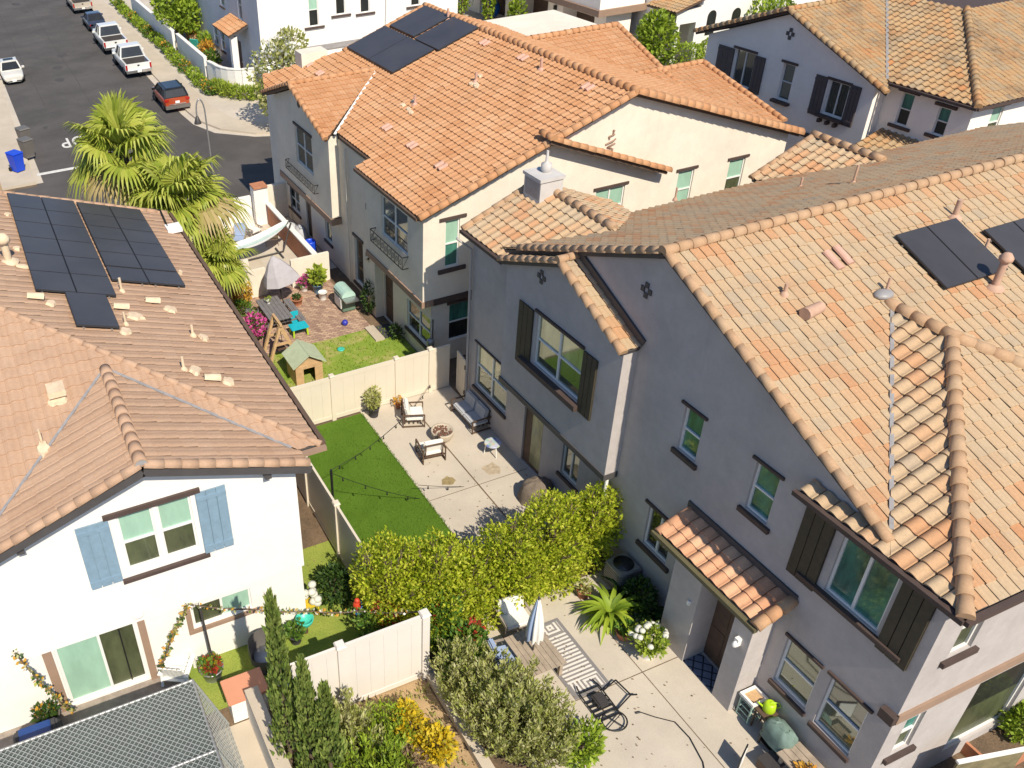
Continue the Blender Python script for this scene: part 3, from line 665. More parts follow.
    bl = MB(); b0 = XP(160, 213, 4.85, 5.28, -m); b1 = XP(167, 229, 4.85, 5.28, -m)
    bl.tube([PX(b0.x - .3, b0.y + .1, .06), PX(b0.x, b0.y, .08), PX(b1.x, b1.y, .08)], .03, 6); bl.obj('conduit', MATS['black_metal'], h)
    jb = MB(); c = XP(174, 231, 4.85, 5.28, -m); jb.box(c + V((0, 0, .1)), (.45, .5, .12)); jb.obj('junction_box', MATS['paint_white'], h)
    return h
def XP(px, py, xe, ze, m):
    """point of the roof plane z = ze + m (x - xe) seen at a survey pixel"""
    d = ray(px, py); return V((0, 0, H)) + d * ((ze - m * xe - H) / (d.z - m * d.x))
def YP(px, py, ye, ze, m):
    d = ray(px, py); return V((0, 0, H)) + d * ((ze - m * ye - H) / (d.z - m * d.y))
house_white()
# ---------------------------------------------------------------- cream house (centre)
def iron_rail(par, w, a, b, z, d=.22, h=.42):
    mb = MB()
    for zz in (z, z + h): mb.bar(w.P(a, zz, d), w.P(b, zz, d), .025); [mb.bar(w.P(e, zz, 0), w.P(e, zz, d), .025) for e in (a, b)]
    n = 9
    for k in range(n + 1):
        e = a + (b - a) * k / n; mb.bar(w.P(e, z, d), w.P(e, z + h, d), .015)
        if k < n:
            c = e + (b - a) / n / 2; mb.tube([w.P(c + .06 * math.cos(t), z + h / 2 + .10 * math.sin(t), d) for t in [2 * PI * j / 8 for j in range(9)]], .009, 4)
    for e in (a, b): mb.bar(w.P(e, z + .03, d), w.P(e, z + h, 0), .012)
    return mb.obj('window_guard', MATS['black_metal'], par)
def house_cream():
    h = thing('house', 'cream stucco house with orange tile roof and four black solar panels by its ridge', 'house', (15, 28, 0))
    m = .345; XE, ZE = 11.4, 5.68; XR = 18.9; ZR = ZE + m * (XR - XE)
    lo, up = Wall('X', 12.03), Wall('X', 11.65); fy, fl = Wall('Y', 22.43), Wall('Y', 22.6)
    mb = MB(); b2 = MB()
    # ground floor, street-to-garden side
    lh = [(22.55, 24.33, .62, 1.76), (28.05, 28.85, .3, 2.2), (25.45, 26.2, .02, 2.2), (31.2, 31.9, .8, 1.75), (33.5, 34.1, .02, 2.1), (34.9, 36.2, .62, 1.62)]
    lo.face(mb, 22.6, 37.6, 0, 2.5, lh, .12)
    lo.face(mb, 26.75, 30.05, 2.5, 5.62, [], .1)
    # bays
    up.face(mb, 22.43, 26.75, 2.62, 5.6, [(23.5, 25.48, 3.78, 5.18)], .1)
    up.face(mb, 30.05, 36.0, 2.45, 5.75, [(31.85, 33.72, 3.62, 5.15)], .1, top=[(30.05, 5.75), (36.0, 5.75), (33.05, 6.78)])
    for y in (26.75, 30.05): mb.poly([(11.65, y, 2.5), (12.03, y, 2.5), (12.03, y, 5.75), (11.65, y, 5.75)])
    mb.poly([(12.0, 36.0, 0), (12.0, 38.2, 0), (12.0, 38.2, 5.8), (12.0, 36.0, 5.8)]); mb.poly([(11.65, 36.0, 2.45), (19, 36.0, 0), (19, 36.0, 7.5), (15, 36.0, 6.9), (11.65, 36.0, 5.75)])
    for y0, y1 in ((22.43, 26.75), (30.05, 36.0)): mb.poly([(11.65, y0, 2.55), (11.65, y1, 2.55), (12.03, y1, 2.55), (12.03, y0, 2.55)])
    # gable end to the camera
    hy = [(12.42, 12.93, 3.66, 5.28), (18.0, 19.15, 3.75, 5.12), (21.35, 22.02, 3.75, 5.12), (23.55, 24.25, 3.75, 5.1)]
    fy.face(mb, 11.65, 26.0, 2.62, 5.3, hy, .1, top=[(11.65, 5.3), (26.0, 5.3), (26.0, 5.62), (XR, ZR - .12), (11.65, 5.65)])
    fl.face(mb, 12.03, 26.0, 0, 2.65, [(12.72, 13.6, .75, 2.15)], .1)
    mb.poly([(11.65, 22.43, 2.62), (26, 22.43, 2.62), (26, 22.6, 2.62), (11.65, 22.6, 2.62)])
    mb.poly([(26, 22.43, 0), (26, 36, 0), (26, 36, 5.6), (26, 22.43, 5.6)])
    mb.obj('wall', MATS['stucco_cream'], h)
    bt = MB(); up.slab(bt, 22.40, 26.78, 2.40, 2.62, -.38, .045); bt.obj('belt_course', MATS['belt_tan'], h); bt = MB(); fy.slab(bt, 12.04, 14.5, 2.40, 2.62, -.17, .045); bt.obj('belt_course', MATS['trim_brown'], h)
    bt = MB(); up.slab(bt, 30.02, 36.02, 2.2, 2.45, -.36, .045); bt.obj('belt_course', MATS['belt_tan'], h)
    # windows
    window(h, up, 23.5, 25.48, 3.78, 5.18, 'hung', 2, ('blue', 'dark'), .1); iron_rail(h, up, 23.45, 25.95, 3.38)
    window(h, up, 31.85, 33.72, 3.62, 5.15, 'hung', 2, ('dark', 'dark'), .1, lintel=LT); iron_rail(h, up, 31.4, 34.7, 3.05, .18, .34)
    window(h, lo, 22.55, 24.33, .62, 1.76, 'hung', 2, ('olive', 'dark'), .1, sill=SL)
    window(h, lo, 28.05, 28.85, .3, 2.2, 'fixed', 1, ('dark', 'dark'), .1, lintel=LT, sill=SL)
    window(h, lo, 31.2, 31.9, .8, 1.75, 'fixed', 1, ('dark', 'dark'), .1, sill=SL); window(h, lo, 34.9, 36.2, .62, 1.62, 'hung', 2, ('dark', 'dark'), .1, lintel=LT, sill=SL)
    for a, b in ((25.45, 26.2), (33.5, 34.1)):
        dm = MB(); lo.slab(dm, a, b, .02, 2.15, -.12, -.07); lo.slab(dm, a + .12, b - .12, .3, 1.0, -.07, -.06); lo.slab(dm, a + .12, b - .12, 1.15, 1.95, -.07, -.06)
        d = dm.obj('door', MATS['wood_dark'], h); km = MB(); km.ball(lo.P(b - .1, 1.0, -.03), .035); km.obj('handle', MATS['steel'], d)
    window(h, fy, 12.42, 12.93, 3.66, 5.28, 'hung', 1, ('pale', 'green'), .1, lintel=(.22, .10, .05), sill=(.24, .14, .07))
    window(h, fy, 18.0, 19.15, 3.75, 5.12, 'hung', 2, ('pale', 'olive'), .1, lintel=(.12, .09, .05)); window(h, fy, 21.35, 22.02, 3.75, 5.12, 'hung', 1, ('pale', 'pale'), .1, lintel=(.12, .09, .05)); window(h, fy, 23.55, 24.25, 3.75, 5.1, 'hung', 1, ('pale', 'olive'), .1, lintel=(.12, .09, .05))
    window(h, fl, 12.72, 13.6, .75, 2.15, 'hung', 1, ('teal', 'dark'), .1, lintel=LT)
    # downpipes, lamp, posts
    dp = MB(); dp.tube([(11.95, 26.86, 5.5), (11.93, 26.9, 4.9), (11.93, 26.9, 2.7)], .04, 8); dp.tube([(11.9, 26.7, 2.45), (11.6, 26.9, 2.2), (11.9, 26.95, 1.9)], .045, 8); dp.obj('downpipe', MATS['stucco_cream'], h)
    dp = MB(); dp.tube([(11.95, 29.2, 5.5), (11.95, 29.2, .1)], .035, 8); dp.obj('downpipe', MATS['stucco_cream'], h)
    lm = MB(); lm.box((11.95, 27.4, 2.5 - .5), (.14, .14, .26)); lm.obj('wall_light', MATS['black_metal'], h); lm = MB(); lm.box((11.95, 27.3, 4.0), (.12, .12, .22)); lm.obj('wall_light', MATS['black_metal'], h)
    pm = MB(); pm.b2((11.72, 26.3, 0), (12.02, 26.75, 2.4)); pm.obj('porch_post', MATS['stucco_cream'], h)
    gm = MB(); gm.lathe([(.12, 0), (.14, .1), (.12, .22), (.02, .26)], (11.95, 22.42, .9), 12); gm.tube([(11.95, 22.5, .2), (11.95, 22.45, .9)], .03, 6); gm.obj('gas_meter', MATS['galv'], h)
    # roof
    zx = lambda x: ZE + m * (x - XE); zb = lambda y: 6.95 - m * abs(y - 33.1); mt = [MATS['tiles_orange'], MATS['fascia_brown']]
    q = lambda l, f: [V((a, b, f(a, b))) for a, b in l]
    fx = lambda a, b: zx(a); fb = lambda a, b: zb(b)
    xv = XE + (6.95 - ZE) / m   # where the bay ridge meets the main slope
    A = dict(tw=.25, course=.29, amp=.034, step=.034)
    main = roof_plane([q([(XE, 22.2), (XE, 26.95), (XR, 26.95), (XR, 22.2)], fx), q([(XE + .58, 26.95), (XE + .58, 29.96), (xv, 33.1), (XR, 33.1), (XR, 26.95)], fx), q([(xv, 33.1), (XR, 33.1), (XR, 36.4), (xv, 36.4)], fx), ], 0, A['tw'], A['course'], A['amp'], A['step'], mt, 'roof', h, 8, groove=.12, seed=5)
    bs = roof_plane([q([(11.35, 33.1), (xv, 33.1), (XE + .1, 29.75), (11.42, 29.75)], fb)], 0, A['tw'], A['course'], A['amp'], A['step'], mt, 'roof', h, 8, groove=.12, seed=6)
    bn = roof_plane([q([(11.45, 36.6), (12.0, 38.5), (15.1, 36.4), (xv, 33.1)], fx)], 0, A['tw'], A['course'], A['amp'], A['step'], mt, 'roof', h, 8, groove=.12, seed=7)
    roof_plane([q([(11.35, 33.1), (xv, 33.1), (11.35, 36.75)], fb)], 0, A['tw'], A['course'], A['amp'], A['step'], mt, 'roof', h, 6, groove=.12, seed=71)
    vf = MB(); vf.bar((xv - .1, 33.0, 6.93), (11.85, 29.86, 5.87), .10, .03); vf.obj('valley_flashing', MATS['paint_white'], h)
    east = roof_plane([[V((XR, 22.2, ZR)), V((26.3, 22.2, ZE)), V((26.3, 36.4, ZE)), V((XR, 36.4, ZR))]], 0, A['tw'], A['course'], A['amp'], A['step'], mt, 'roof', h, 6, groove=.12, seed=8)
    # rear wing, ridge along x
    ys = 33.0; ze = 7.15
    wing = roof_plane([[V((XR + .6, ys, ze)), V((26.5, ys, ze)), V((26.5, 28.6, ze - .36 * 4.4)), V((XR + 4.0, 28.6, ze - .36 * 4.4))]], 0, A['tw'], A['course'], A['amp'], A['step'], mt, 'roof', h, 6, groove=.12, seed=9)
    wing2 = roof_plane([[V((25.2, 29.8, ze - .36 * 3.2)), V((28.6, 29.8, ze - .36 * 3.2)), V((28.6, 25.0, ze - .36 * 8.0 + .6)), V((25.2, 25.0, ze - .36 * 8 + .6))]], 0, A['tw'], A['course'], A['amp'], A['step'], mt, 'roof', h, 6, groove=.12, seed=10)
    ww = MB(); ww.b2((20, 33.05, 0), (26.3, 37.5, 7.0)); ww.b2((26.0, 25.3, 0), (28.4, 29.6, 4.4)); ww.obj('wing_wall', MATS['stucco_cream'], h)
    T = MATS['tiles_orange']
    ridge([((XR, 22.12, ZR + .02), (XR, 36.4, ZR + .02))], .13, T, main); ridge([((11.3, 33.1, 6.96), (xv, 33.1, 6.96))], .10, T, bs)
    ridge([((XE, 22.2, ZE + .03), (XR, 22.2, ZR + .03))], .12, T, main, up=-.01); ridge([((26.3, 22.2, ZE + .03), (XR, 22.2, ZR + .03))], .16, T, east, up=.0)
    ridge([((11.42, 29.75, zb(29.75) + .03), (11.35, 33.1, 6.98))], .10, T, bs, up=-.01); ridge([((11.35, 36.7, zb(36.7) + .03), (11.35, 33.1, 6.98))], .10, T, bn, up=-.01)
    ridge([((15.05, 36.4, zx(15.05) + .03), (XR, 36.4, ZR + .03))], .11, T, main, up=-.01)
    ridge([((XR + .6, ys, ze + .02), (26.5, ys, ze + .02))], .13, T, wing); ridge([((26.5, 28.6, ze - .36 * 4.4 + .03), (26.5, ys, ze + .03))], .11, T, wing); ridge([((28.6, 25, ze - 2.28 + .03), (28.6, 29.8, ze - .36 * 3.2 + .03))], .11, T, wing2); ridge([((25.2, 29.8, ze - .36 * 3.2 + .03), (28.6, 29.8, ze - .36 * 3.2 + .03))], .11, T, wing2)
    # shallow gable strip over the chimney breast
    bx, bz = 15.8, 7.36
    zs = lambda x: bz - .40 * abs(x - bx)
    s1 = roof_plane([[V((bx, 22.02, bz)), V((bx, 22.45, bz)), V((20.5, 22.45, zs(20.5))), V((20.5, 22.02, zs(20.5)))]], 0, .25, .29, .03, .02, mt, 'roof', h, 6, seed=12)
    sw = MB(); sy = Wall('Y', 22.3); sw.poly([sy.P(11.7, 5.3), sy.P(20.3, 5.3), sy.P(20.2, zs(20.2) - .1), sy.P(bx, bz - .1), sy.P(11.7, 5.66)])
    for a, b in ((11.7, 15.8), (15.8, 20.2)): sw.poly([sy.P(a, 5.66 if a < 12 else bz - .1), sy.P(b, bz - .1 if b < 16 else zs(20.2) - .1), (b, 22.43, bz - .1 if b < 16 else zs(20.2) - .1), (a, 22.43, 5.66 if a < 12 else bz - .1)])
    ridge([((20.55, 22.03, zs(20.55) + .04), (bx, 22.03, bz + .04))], .115, T, s1, up=0); ridge([((bx, 21.95, bz + .05), (bx, 22.6, bz + .05))], .12, T, s1)
    gutter([(XE - .04, 22.25, ZE - .06), (XE - .04, 26.95, ZE - .06)], MATS['fascia_brown'], h); gutter([(XE + .54, 26.95, ZE + .13), (XE + .54, 29.6, ZE + .13)], MATS['fascia_brown'], h)
    # solar: s along y, t up slope (+x)
    N = V((-m, 0, 1)).normalized()
    PX = lambda x, y, d=0.0: V((x, y, zx(x))) + N * d
    P1 = lambda s, t, d: PX(15.2 + t, 31.85 + s, d); panels(h, P1, 2, 1, 2.25, 1.82)
    P2 = lambda s, t, d: PX(17.05 + t, 31.6 + s, d); panels(h, P2, 1, 1, 2.1, 1.78); P3 = lambda s, t, d: PX(17.12 + t, 33.85 + s, d); panels(h, P3, 1, 1, 2.3, 1.75)
    # replaced tiles, vents
    for px, py in ((385, 132), (410, 150), (439, 171), (483, 47), (521, 62), (586, 92), (307, 68), (318, 77)):
        p = XP(px, py, XE, ZE, m)
        for k in (0, 1):
            t = MB(); rg = [[PX(p.x + q_ * .3, p.y + .25 * k + .09 * math.cos(PI * i / 6), .05 + .07 * math.sin(PI * i / 6)) for i in range(7)] for q_ in (0, 1)]
            t.loft(rg); t.obj('vent_tile', MATS['pink_tile'], h)
    for px, py in ((415, 105), (476, 82)):
        p = XP(px, py, XE, ZE, m); PSx = lambda s, t, d: PX(t, s, d)
        for k in range(4): patch(h, PSx, p.y + RR.uniform(-.5, .5), p.x + RR.uniform(-.4, .3), .3, .22, RR)
        vent_pipe(h, p, .35, .05, MATS['pink_tile'])
    for px, py, hh in ((448, 20, .45), (541, 70, .4)):
        p = XP(px, py, XE, ZE, m); vent_pipe(h, p, hh, .05, MATS['pink_tile'])
    om = MB()
    for k in range(5): om.tube([fy.P(18.25 + .14 * math.sin(k * 2.1), 6.35 + k * .16, .02), fy.P(18.3 + .1 * math.cos(k * 3), 6.42 + k * .17, .05), fy.P(18.42 + .08 * math.sin(k), 6.5 + k * .15, .02)], .028, 6)
    om.obj('gable_ornament', MATS['belt_tan'], h)
    c = MB(); c.b2((13.3, 36.9, 5.0), (14.5, 37.7, 6.95)); c.obj('chimney', MATS['stucco_cream'], h)
    vm = MB(); vm.tube([up.P(33.0, 6.15, .01), up.P(33.0, 6.15, .03)], .14, 10); vm.obj('gable_vent', MATS['black_metal'], h)
    return h
M('pink_tile', (.55, .33, .25), .8, .15, 6)
house_cream()
# ---------------------------------------------------------------- grey house (right)
def house_grey():
    h = thing('house', 'grey stucco house with olive board shutters and a patchwork tile roof carrying solar panels', 'house', (14, 12, 0))
    m = .42; zm = lambda y: 8.7 - m * abs(y - 12.5); zw = lambda x: 5.93 + m * (min(x, 31.32 - x) - 11.45); zh = lambda y: 5.93 + m * (y - 4.6)
    zr = lambda x: 7.05 - m * abs(x - 14.04); ze = lambda x: 6.8 - m * abs(x - 23.85)
    X, B, Y = Wall('X', 12.03), Wall('X', 11.65), Wall('Y', 5.21)
    mb = MB()
    win = [(6.08, 7.2, 4.19, 5.64), (10.72, 11.27, 4.56, 5.70), (8.7, 9.27, 4.5, 5.69), (10.88, 11.70, 1.36, 2.56), (6.71, 7.53, 1.2, 2.52), (5.65, 6.48, 1.14, 2.55), (8.35, 9.3, .02, 2.3)]
    X.face(mb, 5.21, 12.91, 0, 5.75, win, .11, top=[(5.21, 5.75), (12.91, 5.75), (12.91, 8.4), (12.5, 8.56), (6.2, 5.95), (5.21, 5.95)])
    lo = [(14.33, 15.05, 1.0, 2.1), (15.98, 16.9, .06, 2.1), (17.85, 19.65, 1.03, 2.56)]
    X.face(mb, 12.91, 20.05, 0, 2.66, lo, .11); X.face(mb, 17.68, 20.05, 2.66, 5.95, [], .1)
    B.face(mb, 12.91, 17.68, 2.66, 6.1, [(14.25, 16.21, 3.97, 5.48)], .11, top=[(12.91, 6.1), (17.68, 6.1), (17.68, 6.25), (15.3, 7.25), (12.91, 6.25)])
    for y in (12.91, 17.68): mb.poly([(11.65, y, 2.66), (12.03, y, 2.66), (12.03, y, 6.4), (11.65, y, 6.2)])
    mb.poly([(11.65, 12.91, 2.66), (12.03, 12.91, 2.66), (12.03, 17.68, 2.66), (11.65, 17.68, 2.66)])
    mb.poly([X.P(12.91, 6.2), X.P(17.9, 6.2), X.P(17.9, 6.3), X.P(12.91, 8.4)])
    Y.face(mb, 12.03, 30, 0, 5.9, [(12.64, 13.2, 4.2, 5.45), (12.42, 12.9, 1.55, 2.62), (14.25, 16.0, .5, 2.62)], .11)
    y2 = Wall('y', 20.2); mb.poly([(12.03, 20.05, 0), (16.6, 20.05, 0), (16.6, 20.05, 5.9), (14.04, 20.05, 6.95), (12.03, 20.05, 6.1)])
    mb.poly([(16.6, 19, 0), (30, 19, 0), (30, 19, 5.8), (16.6, 19, 5.8)]); mb.poly([(21.8, 19.3, 0), (25.9, 19.3, 0), (25.9, 19.3, 5.8), (23.85, 19.3, 6.7), (21.8, 19.3, 5.8)])
    mb.poly([(16.6, 19, 0), (16.6, 20.2, 0), (16.6, 20.2, 5.9), (16.6, 19, 5.9)]); mb.poly([(30, 5.2, 0), (30, 19, 0), (30, 19, 5.9), (30, 12.5, 8.6), (30, 5.2, 5.9)])
    mb.obj('wall', MATS['stucco_grey'], h)
    bt = MB(); B.slab(bt, 12.88, 17.7, 2.50, 2.66, -.36, .04); bt.obj('belt_course', MATS['fascia_grey'], h)
    bt = MB(); Y.slab(bt, 12.0, 19.5, 2.78, 3.0, 0, .05); bt.obj('belt_course', MATS['belt_tan'], h)
    bt = MB(); X.slab(bt, 5.17, 5.45, 2.78, 3.0, 0, .14); bt.obj('belt_course', MATS['trim_brown'], h)
    # windows, shaded side
    window(h, X, 6.08, 7.2, 4.19, 5.64, 'slide', 2, ('teal', 'teal'), .1, sill=(.55, .10, .10))
    window(h, X, 10.72, 11.27, 4.56, 5.70, 'hung', 1, ('teal', 'green'), .11, lintel=(.10, .07, .05), sill=(.10, .12, .07)); window(h, X, 8.7, 9.27, 4.5, 5.69, 'hung', 1, ('teal', 'teal'), .11, lintel=(.10, .07, .05), sill=(.12, .12, .07))
    window(h, X, 10.88, 11.70, 1.36, 2.56, 'slide', 2, ('dark', 'dark'), .11, lintel=(.12, .08, .05), sill=(.15, .12, .07))
    window(h, X, 6.71, 7.53, 1.2, 2.52, 'hung', 1, ('olive', 'olive'), .11, lintel=(.05, .07, .05), sill=(.05, .10, .07)); window(h, X, 5.65, 6.48, 1.14, 2.55, 'hung', 1, ('dark', 'olive'), .11, lintel=(.08, .07, .05), sill=(.05, .10, .07))
    window(h, X, 14.33, 15.05, 1.0, 2.1, 'slide', 2, ('olive', 'dark'), .11, sill=(.1, .1, .07)); window(h, X, 17.85, 19.65, 1.03, 2.56, 'hung', 2, ('cream', 'olive'), .11, lintel=(.05, .06, .04), sill=(.05, .10, .07))
    window(h, B, 14.25, 16.21, 3.97, 5.48, 'hung', 2, ('cream', 'olive'), .11, lintel=(.04, .08, .06)); sm = MB(); B.slab(sm, 14.15, 16.7, 3.78, 3.93, 0, .17); sm.obj('sill', MATS['trim_brown'], h)
    for a, b in ((16.32, 16.96), (13.68, 14.2)): shutter(h, B, a, b, 3.78 if a < 15 else 3.66, 5.48 if a > 15 else 5.5, MATS['shutter_olive'], 3, style='plain')
    for a, b in ((7.36, 8.0), (5.4, 6.0)): shutter(h, X, a, b, 3.98, 5.72, MATS['shutter_olive'], 3, style='plain')
    for w_ in ((12.64, 13.2, 4.2, 5.45), (12.42, 12.9, 1.55, 2.62)): window(h, Y, *w_, 'hung', 1, ('teal', 'olive'), .11, sill=(.14, .12, .08))
    window(h, Y, 14.25, 16.0, .5, 2.62, 'fixed', 1, ('dark', 'olive'), .11)
    for a, b, c in ((12.84, 12.93, 8.05), (12.2, 12.32, 7.55)): 
        vm = MB()
    for cy, cz in ((16.15, 6.5), (12.95, 7.6)):
        for dy, dz in ((-.11, 0), (.11, 0), (0, .12), (0, -.12)):
            vm = MB(); (B if cy > 15 else X).slab(vm, cy + dy - .055, cy + dy + .055, cz + dz - .06, cz + dz + .06, .005, .03); vm.obj('gable_vent', MATS['fascia_grey'], h)
    # garden door under the bay
    dm = MB(); X.slab(dm, 15.98, 16.9, .06, 2.1, -.11, -.06); d = dm.obj('door', MATS['wood_dark'], h); pm = MB(); X.slab(pm, 16.06, 16.55, .2, 2.0, -.06, -.052); pm.obj('pane', MATS['glass_cream'], d)
    # porch: two piers carrying a tiled shed roof
    pm = MB(); pm.b2((11.47, 9.30, 0), (12.03, 10.12, 2.86)); pm.b2((11.47, 7.87, 0), (12.03, 8.35, 2.86)); pm.b2((11.48, 8.35, 2.55), (12.03, 9.30, 2.86)); pm.obj('porch_wall', MATS['stucco_grey'], h)
    dm = MB(); X.slab(dm, 8.35, 9.30, .02, 2.3, -.10, -.04)
    for a in (8.42, 8.88): X.slab(dm, a, a + .36, 1.2, 2.15, -.04, -.03); X.slab(dm, a, a + .36, .2, 1.0, -.04, -.03)
    d = dm.obj('door', MATS['wood_dark'], h); pm = MB(); X.slab(pm, 8.46, 8.75, 1.3, 2.1, -.03, -.024); pm.obj('pane', MATS['glass_olive'], d)
    km = MB(); km.ball((11.97, 8.42, 1.0), .03); km.obj('handle', MATS['steel'], d)
    lm = MB(); lm.box((11.42, 8.1, 2.05), (.10, .10, .2)); lm.ball((11.36, 8.1, 2.0), (.06, .06, .09)); lm.obj('wall_light', MATS['paint_white'], h)
    lm = MB(); lm.box((11.45, 9.5, 1.75), (.04, .07, .12)); lm.obj('door_bell', MATS['paint_white'], h)
    T = MATS['tiles_blend']; CAP = MATS['tiles_cap']; mt = [T, MATS['fascia_grey']]
    q = lambda l, f: [V((a, b, f(a, b))) for a, b in l]
    zp = lambda x: 3.10 + .40 * (x - 11.22)
    pr = roof_plane([q([(11.22, 7.68), (12.03, 7.68), (12.03, 10.5), (11.22, 10.5)], lambda a, b: zp(a))], 0, .31, .30, .05, .03, [MATS['tiles_orange_lt'], MATS['fascia_grey']], 'porch_roof', h, 10, seed=21)
    ridge([((11.18, 7.66, zp(11.18) + .05), (12.0, 7.66, zp(12.0) + .05))], .12, T, pr, up=0); ridge([((11.2, 10.5, zp(11.2) + .03), (12.0, 10.5, zp(12.0) + .03))], .09, MATS['tiles_orange_lt'], pr, up=0)
    gutter([(11.14, 7.6, 3.04), (11.14, 10.6, 3.04)], MATS['gutter_olive'], h); fl = MB(); X.slab(fl, 7.6, 10.6, 3.46, 3.6, 0, .05); fl.obj('roof_flashing', MATS['fascia_grey'], h)
    # main roof
    A = (.235, .295, .028, .02)
    fm = lambda a, b: zm(b); fw = lambda a, b: zw(a); fh = lambda a, b: zh(b); fr = lambda a, b: zr(a); fe = lambda a, b: ze(a)
    front = roof_plane([q([(11.94, 6.39), (15.66, 10.11), (15.66, 12.5), (11.94, 12.5)], fm), q([(15.66, 10.11), (19.6, 6.17), (19.6, 12.5), (15.66, 12.5)], fm), q([(19.6, 6.17), (31, 6.17), (31, 12.5), (19.6, 12.5)], fm)], 0, *A, mt, 'roof', h, 8, seed=22)
    rear = roof_plane([q([(11.94, 12.5), (14.04, 12.5), (14.04, 16.43), (11.94, 18.53)], fm), q([(14.04, 12.5), (23.85, 12.5), (23.85, 17.02), (21.77, 19.1), (16.71, 19.1), (14.04, 16.43)], fm), q([(23.85, 12.5), (31, 12.5), (31, 19.1), (25.93, 19.1), (23.85, 17.02)], fm)], 0, .235, .295, .05, .011, mt, 'roof', h, 8, groove=.3, seed=23)
    B2 = (.31, .30, .05, .03)
    wl = roof_plane([q([(11.72, 4.87), (15.66, 8.81), (15.66, 10.11), (11.72, 6.17)], fw), q([(11.72, 6.17), (12.0, 6.45), (12.0, 8.05), (11.72, 8.05)], fw)], 0, *B2, mt, 'roof', h, 10, seed=24)
    wf = roof_plane([q([(11.72, 4.87), (19.6, 4.87), (15.66, 8.81)], fh)], 0, *A, mt, 'roof', h, 8, seed=25)
    wr = roof_plane([q([(19.6, 4.87), (15.66, 8.81), (15.66, 10.11), (19.6, 6.17)], fw)], 0, *B2, mt, 'roof', h, 6, seed=26)
    rl = roof_plane([q([(11.75, 18.72), (14.04, 16.43), (14.04, 20.2), (11.75, 20.2)], fr), q([(11.75, 18.0), (12.47, 18.0), (11.75, 18.72)], fr)], 0, .26, .30, .042, .028, mt, 'roof', h, 8, seed=27)
    rr_ = roof_plane([q([(14.04, 16.43), (16.72, 19.1), (16.72, 20.2), (14.04, 20.2)], fr)], 0, .26, .30, .03, .02, mt, 'roof', h, 6, seed=28)
    el_ = roof_plane([q([(23.85, 17.02), (21.6, 19.27), (21.6, 19.6), (23.85, 19.6)], fe)], 0, .28, .30, .045, .028, mt, 'roof', h, 8, seed=29)
    er = roof_plane([q([(23.85, 17.02), (26.1, 19.27), (26.1, 19.6), (23.85, 19.6)], fe)], 0, .28, .30, .045, .028, mt, 'roof', h, 6, seed=30)
    zb = lambda y: 7.33 - m * abs(y - 15.3); fb = lambda a, b: zb(b)
    br = roof_plane([q([(11.50, 12.80), (12.0, 12.80), (12.0, 15.3), (11.50, 15.3)], fb)], 0, .27, .31, .03, .024, mt, 'roof', h, 8, seed=31)
    bl = roof_plane([q([(11.50, 17.8), (12.0, 17.8), (12.0, 15.3), (11.50, 15.3)], fb)], 0, .27, .31, .03, .024, mt, 'roof', h, 8, seed=32)
    e = .03
    ridge([((11.86, 12.5, 8.7 + e), (31, 12.5, 8.7 + e))], .115, CAP, front)
    ridge([((11.94, 6.42, zm(6.42) + e), (11.94, 12.5, zm(12.5) + e))], .09, CAP, front, up=0); ridge([((11.94, 17.6, zm(17.6) + e), (11.94, 12.6, zm(12.6) + e))], .105, CAP, rear, up=0)
    ridge([((11.72, 4.87, 6.06), (15.66, 8.81, zw(15.66)))], .12, CAP, wl, up=.03); ridge([((15.66, 8.7, zw(15.66) + .02), (15.66, 10.3, zw(15.66) + .02))], .12, CAP, wl, up=.03); ridge([((19.6, 4.87, 6.06), (15.66, 8.81, zw(15.66)))], .12, CAP, wl, up=.03)
    ridge([((14.04, 20.25, 7.07), (14.04, 16.6, 7.07))], .11, CAP, rl); ridge([((11.75, 20.2, zr(11.75) + e), (14.04, 20.2, 7.07))], .09, CAP, rl, up=0)
    ridge([((23.85, 19.65, 6.83), (23.85, 17.1, 6.83))], .12, CAP, el_); ridge([((21.6, 19.6, ze(21.6) + e), (23.85, 19.6, 6.83))], .10, CAP, el_, up=0)
    ridge([((11.50, 12.78, zb(12.78) + e), (11.50, 15.3, 7.36))], .10, CAP, br, up=0); ridge([((11.50, 17.8, zb(17.8) + e), (11.50, 15.3, 7.36))], .10, CAP, bl, up=0); ridge([((11.44, 15.3, 7.38), (12.0, 15.3, 7.38))], .10, CAP, br)
    fl = MB(); fl.bar((12.0, 12.75, zb(12.75) + .13), (12.0, 15.2, zb(15.2) + .13), .06, .20); fl.obj('roof_flashing', MATS['fascia_grey'], h)
    vf = MB(); vf.bar((12.1, 6.55, zm(6.55) + .03), (15.6, 10.05, zm(10.05) + .03), .07, .04); vf.obj('valley_flashing', MATS['lead'], h)
    gutter([(11.66, 4.82, 5.99), (11.66, 8.1, 5.99)], MATS['trim_brown'], h); gutter([(11.66, 4.80, 5.99), (19.7, 4.80, 5.99)], MATS['trim_brown'], h); gutter([(11.69, 18.0, 6.04), (11.69, 20.2, 6.04)], MATS['trim_brown'], h)
    sf = MB(); sf.b2((11.74, 4.9, 5.88), (12.1, 8.05, 5.91)); sf.b2((12.1, 4.9, 5.88), (19.5, 5.3, 5.91)); sf.obj('soffit', MATS['stucco_grey'], h)
    dp = MB(); dp.tube([(11.5, 20.1, 5.9), (11.93, 20.0, 5.5), (11.95, 20.0, .1)], .04, 8); dp.obj('downpipe', MATS['stucco_grey'], h)
    dp = MB(); dp.tube([(11.78, 12.95, 2.5), (11.78, 12.95, .05)], .045, 8); dp.obj('downpipe', MATS['paint_white'], h)
